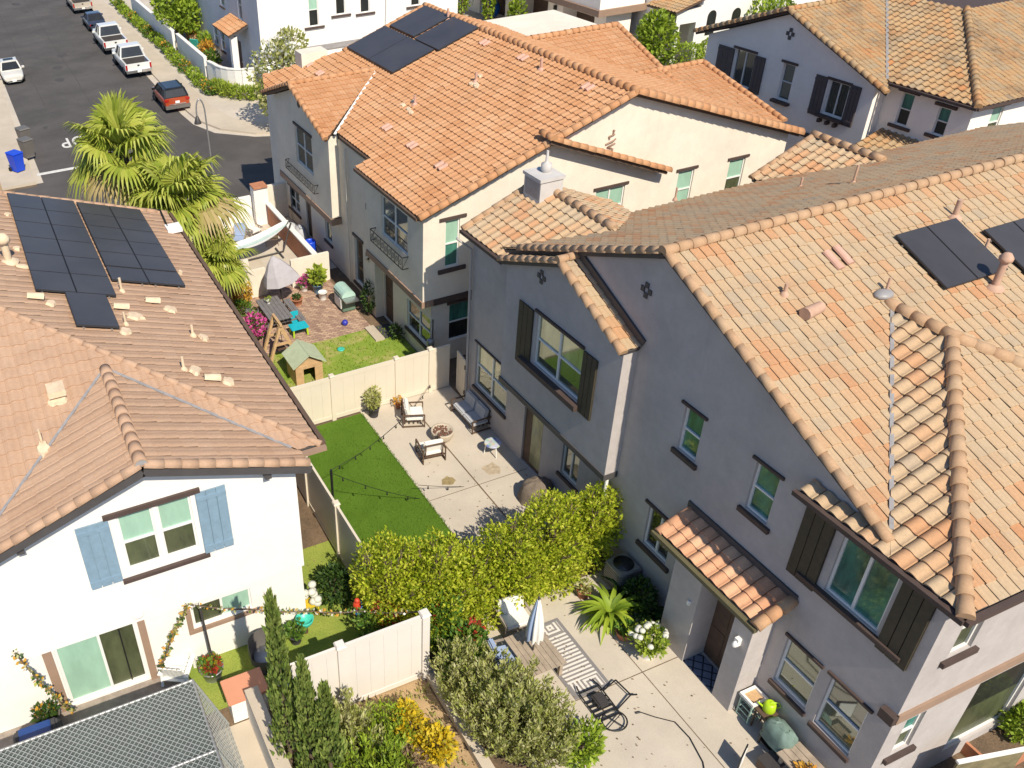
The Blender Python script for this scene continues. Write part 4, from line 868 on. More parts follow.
    # chimney at the far wing
    c = MB(); c.b2((13.5, 19.15, 5.8), (14.22, 19.95, 7.55)); c.b2((13.46, 19.11, 7.47), (14.26, 19.99, 7.56)); ch = c.obj('chimney', MATS['chimney_grey'], h)
    cm = MB(); cm.poly([(13.49, 19.22, 6.95), (13.49, 19.88, 6.95), (13.49, 19.88, 7.42), (13.49, 19.22, 7.42)]); cm.obj('louvre', MATS['lead'], ch)
    cm = MB(); cm.lathe([(.10, 7.54), (.15, 7.62), (.15, 7.78), (.06, 7.84), (.045, 7.88), (.035, 8.15)], (13.95, 19.6, 0), 12); cm.obj('flue', MATS['chimney_grey'], ch)
    # roof fittings on the front slope
    N = V((0, -m, 1)).normalized(); PM = lambda s, t, d: V((s, t, zm(t))) + N * d
    P1 = lambda s, t, d: PM(17.02 + s, 10.06 + t, d); panels(h, P1, 2, 1, .89, 1.42)
    P2 = lambda s, t, d: PM(19.15 + s, 9.6 + t, d); panels(h, P2, 3, 1, .89, 1.45)
    P3 = lambda s, t, d: PM(18.75 + s, 7.75 + t, d); panels(h, P3, 3, 1, .89, 1.45)
    for px, py, hh, r, cap in ((994, 288, .62, .075, True), (954, 218, .42, .06, False), (885.5, 293, .34, .03, False), (784, 295, .25, .035, False), (984, 252, .3, .03, False)):
        p = YP(px, py, 12.5, 8.7, m); vent_pipe(h, p, hh, r, MATS['mortar_pipe'], cap=cap)
    p = YP(811, 318, 12.5, 8.7, m); vm = MB(); vm.tube([p + V((-.2, 0, .14)), p + V((.25, .05, .16))], [.13, .11], 10); vm.obj('vent_hood', MATS['mortar_pipe'], h)
    for px, py in ((833, 263), (843, 258)):
        p = YP(px, py, 12.5, 8.7, m); t = MB(); rg = [[PM(p.x + .09 * math.cos(PI * i / 6), p.y + k * .45 - .2, .05 + .07 * math.sin(PI * i / 6)) for i in range(7)] for k in (0, 1)]; t.loft(rg); t.obj('vent_tile', MATS['pink_tile'], h)
    vm = MB(); vm.ball((15.66, 10.35, zm(10.35) + .05), (.22, .16, .09)); vm.obj('mortar_patch', MATS['lead'], h)
    for px, py, hh in ((800, 188, .3), (853, 184, .5), (675, 200, .4), (548, 225, .3)):
        p = YP(px, py, 12.5, 8.7, -m); vent_pipe(h, p, hh, .03, MATS['mortar_pipe'])
M('chimney_grey', (.52, .50, .48), .8, .1); M('gutter_olive', (.12, .105, .055), .6, .15); M('mortar_pipe', (.50, .32, .23), .85, .2, 5)
tile_mat('tiles_orange_lt', [(.0, (.50, .25, .14)), (.4, (.56, .30, .175)), (.7, (.60, .36, .22)), (1, (.56, .37, .25))], (.3, .2, .13), .2)
house_grey()
# ---------------------------------------------------------------- pale house with dark shutters (top right)
def house_pale():
    h = thing('house', 'pale stucco house with dark grey shutters and a weathered tile roof behind the grey house', 'house', (36, 25, 0))
    X, X2, Y = Wall('X', 33.0), Wall('X', 33.6), Wall('Y', 21.2); m = .37; mb = MB()
    ws = [(26.06, 27.06, 3.9, 5.28), (28.93, 29.59, 3.85, 5.4), (31.25, 32.45, 3.82, 5.38)]
    X.face(mb, 24.88, 34.3, 0, 5.65, ws, .14, top=[(24.88, 5.65), (34.3, 5.65), (29.7, 7.4)])
    Wall('Y', 24.88).face(mb, 33.0, 33.6, 0, 5.7); w2 = [(23.59, 24.12, 4.2, 5.45), (22.0, 22.5, 4.28, 5.33)]; X2.face(mb, 21.2, 24.88, 0, 5.75, w2, .1)
    w3 = [(34.7, 35.3, 4.25, 5.42), (37.2, 37.8, 4.25, 5.42), (40, 40.6, 4.25, 5.42)]; Y.face(mb, 33.6, 50, 0, 5.75, w3, .1); mb.poly([(33, 34.3, 0), (50, 34.3, 0), (50, 34.3, 5.6), (33, 34.3, 5.6)]); mb.poly([(50, 21.2, 0), (50, 34.3, 0), (50, 34.3, 5.7), (50, 21.2, 5.7)])
    mb.obj('wall', MATS['stucco_pale'], h)
    for i, a in enumerate(ws): window(h, X, *a, 'slide' if i != 1 else 'hung', 2 if i != 1 else 1, ('dark', 'dark'), .14, lintel=(.12, .1, .06), sill=(.15, .12, .2))
    for a in w2: window(h, X2, *a, 'hung', 1, ('green', 'dark'), .1, lintel=(.2, .12, .07), sill=(.22, .12, .08))
    for a in w3: window(h, Y, *a, 'hung', 1, ('pale', 'olive'), .1, lintel=(.2, .12, .07), sill=(.22, .12, .08))
    for a, b in ((25.48, 26.0), (27.15, 27.75), (30.6, 31.2), (32.5, 33.5)): shutter(h, X, a, b, 3.72, 5.36, MATS['shutter_grey'], 3)
    for e in (26.2, 26.6, 27.0, 31.4, 32.2): c = MB(); X.slab(c, e - .06, e + .06, 3.55, 3.7, 0, .2); c.obj('sill_bracket', MATS['trim_brown'], h)
    for dy, dz in ((-.14, 0), (.14, 0), (0, .16), (0, -.16)): vm = MB(); X.slab(vm, 29.6 + dy - .08, 29.6 + dy + .08, 6.6 + dz - .08, 6.6 + dz + .08, .005, .03); vm.obj('gable_vent', MATS['fascia_grey'], h)
    b = MB(); X.slab(b, 24.9, 34.3, 2.7, 2.9, 0, .05); b.obj('belt_course', MATS['trim_brown'], h)
    zm = lambda y: 7.6 - m * abs(y - 29.7); zw = lambda x: 5.75 + m * (x - 33.3); zh = lambda y: 5.75 + m * (y - 20.9); q = lambda l, f: [V((a, b, f(a, b))) for a, b in l]
    T = MATS['tiles_old']; mt = [T, MATS['trim_brown']]
    r1 = roof_plane([q([(32.7, 24.1), (38.3, 29.7), (32.7, 29.7)], lambda a, b: zm(b))], 0, .25, .30, .03, .02, mt, 'roof', h, 6, seed=41)
    r2 = roof_plane([q([(32.7, 34.9), (45, 34.9), (45, 29.7), (32.7, 29.7)], lambda a, b: zm(b))], 0, .25, .30, .03, .02, mt, 'roof', h, 4, seed=42)
    r3 = roof_plane([q([(33.3, 20.9), (38.3, 25.9), (38.3, 29.7), (33.3, 24.7)], lambda a, b: zw(a))], 0, .31, .30, .05, .03, mt, 'roof', h, 8, seed=43)
    r4 = roof_plane([q([(33.3, 20.9), (50.3, 20.9), (50.3, 25.9), (38.3, 25.9)], lambda a, b: zh(b))], 0, .25, .30, .03, .02, mt, 'roof', h, 6, seed=44)
    roof_plane([q([(38.3, 25.9), (50.3, 25.9), (50.3, 29.7), (38.3, 29.7)], lambda a, b: 7.6)], 0, .5, .5, .02, .02, mt, 'roof', h, 4, seed=45)
    r6 = roof_plane([[V((31.5, 21.6, 3.1)), V((33.6, 21.6, 3.85)), V((33.6, 24.6, 3.85)), V((31.5, 24.6, 3.1))]], 0, .3, .3, .05, .03, mt, 'porch_roof', h, 6, seed=46)
    pw = MB(); pw.b2((31.8, 21.8, 0), (33.5, 24.4, 3.0)); pw.obj('porch_wall', MATS['stucco_pale'], h)
    ridge([((33.3, 20.9, 5.78), (38.3, 25.9, 7.63))], .13, T, r3); ridge([((32.7, 24.15, zm(24.15) + .03), (32.7, 29.7, 7.63))], .12, T, r1, up=0); ridge([((32.7, 34.9, zm(34.9) + .03), (32.7, 29.7, 7.63))], .14, T, r2, up=0); ridge([((32.6, 29.7, 7.62), (38.3, 29.7, 7.62))], .12, T, r1)
    vf = MB(); vf.bar((33.35, 24.78, zm(24.78) + .03), (38.2, 29.6, zm(29.6) + .03), .1, .05); vf.obj('valley_flashing', MATS['lead'], h)
    gutter([(33.22, 20.85, 5.7), (33.22, 24.6, 5.7)], MATS['trim_brown'], h); gutter([(33.22, 20.84, 5.7), (50, 20.84, 5.7)], MATS['trim_brown'], h)
    dp = MB(); dp.tube([(37.0, 21.1, 5.6), (37.0, 21.1, 0)], .05, 6); dp.obj('downpipe', MATS['stucco_pale'], h)
house_pale()
# ---------------------------------------------------------------- white corner house, street face in painted shade (top left)
def house_corner():
    h = thing('house', 'white two storey corner house, street face painted in blue-grey shade, with a small tiled door canopy', 'house', (19, 58, 0))
    X, Y = Wall('X', 17.0), Wall('Y', 54.3); mb = MB()
    wy = []
    for l, r, t, b_ in ((309, 318, -6, 27), (336, 345, -6, 15), (361, 369, -6, 13), (412, 419, -8, 6)):
        a = OY((l + r) / 2, (t + b_) / 2, 54.3); wd = .62; wy.append((a.x - wd / 2, a.x + wd / 2, OY(l, b_, 54.3).z, OY(l, b_, 54.3).z + 1.9))
    wx = [(57.6, 58.4, 3.9, 5.6), (61.5, 62.4, 4.0, 5.6), (58.6, 59.5, .1, 2.4), (62.5, 63.4, .9, 2.2), (64.2, 65.1, .9, 2.2), (55.2, 56.2, .6, 2.1)]
    X.face(mb, 54.3, 78, 0, 8.2, wx, .12); Y.face(mb, 17.0, 30.6, 0, 8.2, wy, .12); mb.poly([(30.6, 54.3, 0), (30.6, 78, 0), (30.6, 78, 8.2), (30.6, 54.3, 8.2)]); mb.poly([(17, 54.3, 8.2), (30.6, 54.3, 8.2), (30.6, 78, 8.2), (17, 78, 8.2)]); mb.poly([(17, 78, 0), (30.6, 78, 0), (30.6, 78, 8.2), (17, 78, 8.2)])
    mi = []
    for f in mb.f:
        c = sum((V(mb.v[i]) for i in f), V((0, 0, 0))) / len(f); mi.append(0 if abs(c.x - 17) < .2 else 1)
    mb.mi = mi; mb.obj('wall', [MATS['stucco_white_shade'], MATS['stucco_white']], h)  # street face gets darker bluish stucco, its shade put into the colour
    for a in wy: window(h, Y, *a, 'hung', 1, ('pale', 'dark'), .12, sill=(.35, .12, .1))
    for i, a in enumerate(wx):
        if i != 2: window(h, X, *a, 'hung', 1, ('dark', 'dark'), .12, sill=(.1, .1, .1))
    dm = MB(); X.slab(dm, 58.6, 59.5, .1, 2.4, -.12, -.06); d = dm.obj('door', MATS['wood_dark'], h); km = MB(); km.ball((17.02, 58.7, 1.1), .05); km.obj('handle', MATS['steel'], d)
    T = MATS['tiles_orange']; r = roof_plane([[V((15.7, 56.6, 3.3)), V((17, 56.6, 3.85)), V((17, 60.4, 3.85)), V((15.7, 60.4, 3.3))]], 0, .3, .32, .05, .03, [T, MATS['fascia_grey']], 'porch_roof', h, 6, seed=51)
    c = MB(); c.b2((15.85, 56.75, 0), (16.25, 57.2, 3.2)); c.obj('porch_post', MATS['stucco_white'], h)
    b = MB(); Y.slab(b, 17, 30.6, 2.3, 2.6, 0, .1); b.obj('belt_course', MATS['lead'], h)
    dp = MB(); dp.tube([OY(387, -8, 54.2), OY(386, 30, 54.2)], .06, 6); dp.obj('downpipe', MATS['stucco_white'], h)
    return h
house_corner()
# ---------------------------------------------------------------- garage house and arcade house (top centre)
def house_garage():
    h = thing('house', 'grey townhouse with open garage bays and a jutting upper floor', 'house', (41, 55, 0))
    X = Wall('X', 39.2); mb = MB(); gs = [(51.2, 54.8, 0, 2.5), (56.6, 60.2, 0, 2.6), (62.2, 66, 0, 2.6)]
    X.face(mb, 50, 70, 0, 3.0, gs, 1.2); Wall('Y', 50).face(mb, 39.2, 41.2, 0, 3.0); mb.obj('wall', MATS['stucco_pale'], h)
    ub = MB(); ub.b2((38.3, 49.6, 3.3), (41.8, 70, 7.4)); ub.obj('upper_wall', MATS['stucco_pale'], h)
    bt = MB(); bt.b2((38.15, 49.45, 2.9), (42.0, 70, 3.29)); bt.obj('belt_course', MATS['belt_tan'], h)
    for a, b, c, d in gs: gm = MB(); X.slab(gm, a, b, c, d, -1.25, -1.2); gm.obj('garage_door', MATS['wood_dark'], h)
    for y in (55.6, 61.2): lm = MB(); lm.box((39.1, y, 2.3), (.15, .2, .3)); lm.obj('wall_light', MATS['black_metal'], h)
house_garage()
def house_arcade():
    h = thing('house', 'bright white house with an arched porch and small arched windows, at the top edge', 'house', (46, 47, 0))
    Y, X = Wall('Y', 46.4), Wall('X', 41.6); mb = MB()
    mb.b2((43.6, 46.4, 0), (60, 52, 8)); mb.b2((41.9, 48.6, 0), (43.6, 52, 7)); mb.obj('wall', MATS['stucco_white'], h)
    pm = MB(); pm.b2((41.6, 46.2, 0), (41.95, 46.7, 2.6)); pm.b2((43.2, 46.2, 0), (43.6, 46.7, 2.6)); pm.b2((41.6, 46.2, 2.6), (43.6, 48.6, 3.4)); pm.b2((41.6, 48.1, 0), (41.95, 48.6, 2.6)); pm.obj('porch_wall', MATS['stucco_white'], h)
    roof_plane([[V((41.3, 46.0, 3.42)), V((43.7, 46.0, 4.1)), V((43.7, 48.8, 4.1)), V((41.3, 48.8, 3.42))]], 0, .3, .32, .05, .03, [MATS['tiles_old'], MATS['fascia_brown']], 'porch_roof', h, 6, seed=61)
    for x, z, hh in ((44.6, 1.6, 1.5), (46.6, 0.1, 2.9)):
        am = MB(); am.poly([Y.P(x - .35, z, .02), Y.P(x + .35, z, .02), Y.P(x + .35, z + hh - .35, .02)] + [Y.P(x + .35 * math.cos(PI * k / 8), z + hh - .35 + .35 * math.sin(PI * k / 8), .02) for k in range(9)] + [Y.P(x - .35, z + hh - .35, .02)]); o = am.obj('arched_window', MATS['glass_dark'], h, fix=False)
    window(h, Y, 55.5, 56.3, 3.6, 5.2, 'hung', 1, ('pale', 'dark'), -.03, lintel=(.1, .1, .05))
house_arcade()
# ================================================================ fences and garden walls
def fence(label, pts, hgt, post_at, mat='vinyl_cream', group=None, pw=.13):
    """vinyl privacy fence along a straight run: one panel between each pair of posts, tongue joints modelled"""
    a, b = V(pts[0]), V(pts[1]); h = thing('fence', label, 'fence', a, 0, group); d = (b - a); L = d.length; d.normalize(); n = V((-d.y, d.x, 0))
    ps = sorted(post_at)
    for t in ps:
        mb = MB(); c = a + d * t; mb.box((c.x, c.y, hgt / 2 + .02), (pw, pw, hgt + .08), math.atan2(d.y, d.x)); 
        mb.box((c.x, c.y, hgt + .09), (pw + .05, pw + .05, .05), math.atan2(d.y, d.x), 0, .8); mb.obj('post', MATS[mat], h)
    ends = [0] + ps + [L]
    for t0, t1 in zip(ends[:-1], ends[1:]):
        if t1 - t0 < .25: continue
        mb = MB(); cnt = max(1, int(round((t1 - t0) / .34)))
        for k in range(cnt):
            u0, u1 = t0 + (t1 - t0) * k / cnt + .0012, t0 + (t1 - t0) * (k + 1) / cnt - .0012
            mb.bar(a + d * u0 + V((0, 0, hgt / 2)), a + d * u1 + V((0, 0, hgt / 2)), .035, hgt - .12)
        for z in (.10, hgt - .03): mb.bar(a + d * t0 + V((0, 0, z)), a + d * t1 + V((0, 0, z)), .06, .14)
        mb.obj('panel', MATS[mat], h)
    return h
fence('cream vinyl fence between the paver yard and the turf yard', ((5.75, 21.2, 0), (12.0, 21.2, 0)), 1.58, [.05, 2.15, 4.35, 5.55])
fence('cream vinyl fence along the left edge of the turf yard', ((5.75, 13.6, 0), (5.75, 21.1, 0)), 1.78, [.05, 2.05, 4.25, 6.3])
fence('white vinyl fence panel standing over the dry planting bed', ((2.75, 11.4, 0), (6.1, 11.4, 0)), 2.02, [.02, 1.32, 3.28], 'vinyl_white', None, .17)
fence('cream side fence half hidden behind the sand tile roof', ((5.7, 21.4, 0), (5.7, 29.8, 0)), 1.55, [.05, 2.2, 4.3, 6.4, 8.3])
gt = thing('gate', 'tan side gate between the cream fence and the grey house', 'gate', (12.1, 20.95, 0)); mb = MB()
for k in range(4): mb.bar(V((12.12 - .02 * k, 20.9 - .17 * k, .8)), V((12.10 - .02 * k, 20.9 - .17 * (k + 1) + .01, .8)), .04, 1.45)
mb.obj('panel', MATS['vinyl_cream'], gt); mb = MB()
for z in (.35, 1.3): mb.box((12.02, 20.22, z), (.05, .05, .14))
mb.obj('hinge', MATS['black_metal'], gt)
def gwall(label, pts, h, t, mat='stucco_white', cap=None, capw=.05, z0=0):
    o = thing('garden_wall', label, 'wall', (pts[0][0], pts[0][1], z0)); mb = MB()
    for a, b in zip(pts[:-1], pts[1:]): mb.bar((a[0], a[1], z0 + h / 2), (b[0], b[1], z0 + h / 2), t, h)
    mb.obj('wall', MATS[mat], o)
    if cap:
        mb = MB()
        for a, b in zip(pts[:-1], pts[1:]): mb.bar((a[0], a[1], z0 + h + .03), (b[0], b[1], z0 + h + .03), t + capw * 2, .06)
        mb.obj('coping', MATS[cap], o)
    return o
gwall('cream wall behind the picnic table', ((5.9, 29.95), (8.7, 29.95)), 1.15, .14, 'stucco_cream'); gwall('cream wall behind the potted yucca by the green grill', ((9.75, 29.95), (11.35, 29.95)), 1.2, .14, 'stucco_cream')
gwall('rust brown side wall with white coping beyond the folding umbrella', ((10.95, 30.4), (10.95, 36.1)), .95, .12, 'terracotta', 'paint_white')
gwall('white back wall behind the yard chairs', ((7.9, 36.6), (10.3, 36.6)), 1.3, .16, 'stucco_white'); gwall('white gate pier capped with terracotta', ((10.35, 36.4), (11.0, 36.4)), 1.75, .5, 'stucco_white', 'terracotta', .08)
gwall('cream wall stub joining the cream house', ((11.05, 36.6), (12.0, 36.6)), 1.6, .2, 'stucco_cream'); gwall('long cream wall under the palm fronds', ((5.2, 31.2), (8.4, 31.2)), 1.0, .14, 'stucco_cream')
gwall('narrow white wall running beside the cypresses', ((2.22, 6.5), (2.22, 12.0)), .95, .30, 'stucco_white', 'pavement', .0)
# street side walls of the corner house: retained terraces
gwall('long grey-white street wall behind the clipped hedge', ((14.75, 59.6), (14.75, 67.0)), 1.5, .2, 'stucco_white', 'paint_white', .03)
gwall('street wall nearest the top edge with the leafy tree', ((14.6, 67.6), (14.6, 82)), 1.6, .2, 'stucco_white', 'paint_white', .03)
cw = [(14.8, 59.2)] + [(14.95 + 1.6 * (1 - math.cos(a)), 58.4 - 2.4 * math.sin(a)) for a in [PI / 2 * k / 6 for k in range(7)]] + [(16.9, 55.9)]
gwall('curved white wall round the corner terrace', cw, 1.35, .2, 'stucco_white', 'paint_white', .03)
sheet('terrace', [(14.85, 56.2), (17, 56.2), (17, 80), (14.85, 80)], .30, 'pavement'); 
gwall('low pale wall beside the round bushes', ((38.5, 44.0), (44.5, 44.6)), .7, .4, 'concrete')
# ================================================================ plants
LM = {
 'hedge': leaf_mat('leaf_hedge', [(.08, .15, .012), (.38, .47, .02), (.58, .64, .045), (.74, .74, .10), (.26, .35, .02)], .5),
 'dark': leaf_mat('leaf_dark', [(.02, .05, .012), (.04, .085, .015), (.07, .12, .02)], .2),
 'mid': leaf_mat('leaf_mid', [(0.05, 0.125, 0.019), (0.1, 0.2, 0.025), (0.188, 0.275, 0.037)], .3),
 'olive': leaf_mat('leaf_olive', [(.36, .39, .10), (.50, .50, .20), (.60, .58, .32), (.42, .46, .10), (.20, .24, .06)], .45),
 'yellow': leaf_mat('leaf_yellow', [(.50, .34, .01), (.68, .50, .015), (.60, .48, .05), (.35, .33, .03)], .3),
 'cypress': leaf_mat('leaf_cypress', [(0.108, 0.176, 0.034), (0.189, 0.257, 0.054), (0.27, 0.324, 0.081), (0.068, 0.121, 0.027)], .15),
 'red': leaf_mat('leaf_red', [(.30, .03, .02), (.45, .06, .03), (.20, .06, .03)], .25),
 'brown': leaf_mat('leaf_brown', [(.20, .13, .07), (.28, .20, .12), (.16, .10, .06)], .2),
 'turf': leaf_mat('leaf_turf', [(.06, .13, .012), (.11, .20, .02), (.16, .25, .03)], .2), 'white': leaf_mat('petal_white', [(.75, .75, .66), (.8, .8, .74)], .3), 'pink': leaf_mat('petal_pink', [(.55, .06, .28), (.70, .14, .40)], .3),
 'orange': leaf_mat('leaf_orange', [(.55, .26, .03), (.65, .36, .05), (.35, .25, .04)], .3), 'palm': leaf_mat('leaf_palm', [(.24, .31, .04), (.37, .43, .055), (.50, .53, .11), (.40, .42, .07)], .35),
 'palm_dry': leaf_mat('leaf_palm_dry', [(.42, .32, .15), (.30, .26, .08)], .2), 'lime': leaf_mat('leaf_lime', [(.25, .34, .04), (.40, .48, .06), (.14, .22, .03)], .3), 'bright': leaf_mat('leaf_bright', [(0.192, 0.3, 0.024), (0.336, 0.432, 0.036), (0.12, 0.204, 0.024)], .3),
}
def shrub(name, label, cat, base, blobs, leaf, size, r0=.04, group=None, extra=(), narrow=.5, stems=5, upb=.4, spread=1.0, sseed=0, shell=.45, lumps=7):
    """blobs: (centre offset, radii, count); extra: (leaf material, offset, radii, count, size)"""
    rr = random.Random(sseed + 77); o = thing(name, label, cat, base, 0, group); b = V(base)
    mb = MB(); tips = [b + V(c) + V((rr.uniform(-.5, .5) * r[0], rr.uniform(-.5, .5) * r[1], rr.uniform(-.1, .5) * r[2])) for c, r, n in blobs for _ in range(stems)]
    branchy(mb, b, tips, r0, rr); mb.obj('trunk' if cat == 'tree' else 'stem', MATS['bark'], o, fix=False)
    mb = MB()
    for i, (c, r, n) in enumerate(blobs): leaves(mb, blob_pts(b + V(c), r, n, rr, shell, b.z + .02, lumps, sseed + i), size, spread, upb, rr, 0, narrow)
    mb.obj('crown' if cat == 'tree' else 'foliage', LM[leaf], o, fix=False)
    for lf, c, r, n, sz in extra:
        mb = MB(); leaves(mb, blob_pts(b + V(c), r, n, rr, .6, b.z + .02), sz, 1.0, .5, rr, 0, .8); mb.obj('blossom', LM[lf], o, fix=False)
    return o
def hs(label, x, y, blobs, seed, extra=()): return shrub('hedge_shrub', label, 'shrub', (x, y, 0), [(c, r, int(n * 1.7)) for c, r, n in blobs] + [(V(c) + V((dx, dy, r[2] * .9)), (.22, .22, .34), 170) for c, r, n in blobs for dx, dy in ((.25, .2), (-.35, .1), (0, -.3), (.5, -.1))], 'hedge', .092, .05, 'clipped shrubs across the concrete', extra, .5, 4, .6, 1.0, seed, .40, 12)
def hrow(spec):
    for label, x, y, blobs, seed in spec: hs(label, x, y, blobs, seed)
hrow((('leftmost yellow-green hedge shrub, over the left fence end', 5.95, 13.2, [((-.05, .05, 1.25), (.75, .75, 1.1), 3600), ((.3, -.5, .8), (.7, .6, .8), 2200)], 1),
 ('yellow-green hedge shrub in front of the turf', 6.95, 12.9, [((0, .05, 1.2), (.8, .8, 1.1), 3800), ((0, -.7, .65), (.75, .6, .7), 2400)], 2),
 ('lowest hedge shrub, at the turf corner with the concrete', 7.95, 12.85, [((0, 0, .75), (.75, .75, .8), 3200), ((-.2, -.55, .5), (.6, .5, .55), 1500)], 3),
 ('hedge shrub right of the turf corner, behind the folded umbrella', 9.0, 12.75, [((0, 0, 1.05), (.8, .75, 1.05), 3600), ((.1, -.45, .6), (.7, .45, .65), 1600)], 4),
 ('tallest bright hedge shrub, in front of the covered grill', 10.1, 12.75, [((0, .05, 1.25), (.85, .75, 1.1), 3900), ((0, -.4, .7), (.7, .45, .7), 1700)], 5),
 ('rightmost hedge shrub, against the grey house wall', 11.3, 12.75, [((-.1, .05, 1.1), (.8, .7, 1.05), 3600), ((.25, .1, 1.2), (.5, .45, .85), 1700)], 6)))
shrub('shrub', 'red tipped photinia beside the white fence post', 'shrub', (6.75, 12.1, 0), [((0, 0, .75), (.6, .6, .75), 1900), ((.4, -.6, .5), (.55, .5, .55), 1300)], 'mid', .12, .03, None, [('red', (.0, .1, .95), (.4, .4, .3), 130, .11), ('red', (.5, -.5, .6), (.35, .3, .35), 110, .11)], sseed=8)
shrub('shrub', 'red leafed shrub by the left tip of the hedge', 'shrub', (5.45, 12.75, 0), [((0, 0, .6), (.5, .4, .55), 700)], 'mid', .12, .03, None, [('red', (.25, -.1, .95), (.3, .3, .25), 70, .11)], sseed=9)
def shoots(name, label, cat, base, spread, hgt, n, per, leaf, size, seed, narrow=.34, lean=1.0):
    """open bush of upright leafy shoots fanning from one base; light shows between them"""
    rr = random.Random(seed); b = V(base); o = thing(name, label, cat, base); st, lf = MB(), MB()
    for _ in range(n):
        a = rr.uniform(0, 2 * PI); q = rr.random() ** .6; hh = hgt * rr.uniform(.55, 1.05) * (1 - .25 * q); sp = spread * q * lean
        p0 = b + V((math.cos(a) * .12 * spread, math.sin(a) * .12 * spread, 0)); p2 = b + V((math.cos(a) * sp, math.sin(a) * sp, hh)); p1 = p0.lerp(p2, .5) + V((math.cos(a) * sp * .12, math.sin(a) * sp * .12, -.05 * hh)); st.tube([p0, p1, p2], [.011, .007, .003], 4)
        for _k in range(per):
            t = 1 - rr.random() ** 1.5 * .8; p = (p0.lerp(p1, t * 2) if t < .5 else p1.lerp(p2, t * 2 - 1)) + V((rr.gauss(0, .035), rr.gauss(0, .035), rr.gauss(0, .03))); d = (p2 - p1).normalized(); leaves(lf, [(p, d)], size, .9, .35, rr, 0, narrow)
    st.obj('trunk' if cat == 'tree' else 'stem', MATS['bark'], o, fix=False); lf.obj('crown' if cat == 'tree' else 'foliage', LM[leaf], o, fix=False); return o
shoots('small_tree', 'feathery olive tree spilling over the patio edge', 'tree', (6.8, 9.35, 0), 1.1, 1.8, 170, 85, 'olive', .115, 12); shoots('shrub', 'wispy olive shrub left of the feathery olive tree', 'shrub', (6.55, 10.6, 0), .75, 1.6, 85, 70, 'olive', .11, 13); shoots('shrub', 'wispy olive shrub at the bottom edge of the kerb', 'shrub', (7.15, 8.75, 0), .95, 1.6, 110, 70, 'olive', .115, 14)
shrub('shrub', 'leafy olive-green bush left of the kerb', 'shrub', (6.6, 10.9, 0), [((0, 0, .6), (.45, .55, .6), 1300)], 'mid', .14, .03, None, (), .3, 6, .9, .8, 13, .3)
shrub('shrub', 'dark green bush at the bottom edge under the olive tree', 'shrub', (8.0, 8.25, 0), [((0, 0, .45), (.5, .4, .5), 1200)], 'bright', .12, .03, None, (), .45, 5, .5, 1, 14)
def cypress(label, x, y, hgt, r, seed):
    rr = random.Random(seed); o = thing('cypress_tree', label, 'tree', (x, y, 0), 0, 'cypresses in a row'); mb = MB(); mb.tube([(x, y, 0), (x, y, hgt * .9)], [.06, .01], 6); mb.obj('trunk', MATS['bark'], o)
    mb = MB(); pts = []
    for _ in range(int(2600 * hgt / 5)):
        t = rr.random() ** .8; a = rr.uniform(0, 2 * PI); q = min(1, t / .12) ** .6 * (1 - t) ** .62 * r * (1 + .18 * math.sin(t * 23 + a * 2 + seed)); k = .55 + .45 * rr.random()
        pts.append((V((x + math.cos(a) * q * k, y + math.sin(a) * q * k, t * hgt)), V((math.cos(a) * .35, math.sin(a) * .35, 1.0))))
    leaves(mb, pts, .20, .35, .6, rr, 0, .32); mb.obj('crown', LM['cypress'], o, fix=False)
cypress('tallest cypress, leftmost, in front of the white house', 2.5, 10.4, 5.25, .34, 3); cypress('middle cypress with a forked tip', 2.8, 9.95, 3.9, .31, 4); cypress('shortest cypress at the white fence', 3.1, 9.7, 3.3, .36, 5)
shoots('shrub', 'airy grey-green shrub at the foot of the white fence', 'shrub', (3.7, 10.35, 0), .8, 1.45, 80, 45, 'olive', .13, 21); shoots('shrub', 'yellow-green low shrub beside the cypresses', 'shrub', (3.8, 9.3, 0), .95, 1.35, 120, 48, 'bright', .13, 22, .3); shoots('shrub', 'leggy green shrub between fence and yellow bush', 'shrub', (4.55, 10.2, 0), .55, .9, 60, 40, 'bright', .11, 26, .3)
shrub('shrub', 'bright yellow flowering bush by the kerb', 'shrub', (5.1, 9.9, 0), [((-.1, .3, .45), (.33, .45, .45), 800), ((.25, -.35, .4), (.35, .45, .4), 800)], 'yellow', .11, .03, None, (), .6, 5, .5, 1, 23); shrub('shrub', 'brown dry shrub between the yellow bush and the green shrub', 'shrub', (4.55, 9.3, 0), [((0, 0, .4), (.45, .5, .4), 1100)], 'brown', .09, .03, None, (), .4, 5, .6, 1, 24)
shrub('shrub', 'dark rounded bush on the strip of grass by the white house', 'shrub', (5.15, 14.35, 0), [((0, 0, .55), (.4, .5, .6), 1100)], 'dark', .11, .03, None, (), .5, 5, .5, 1, 25)
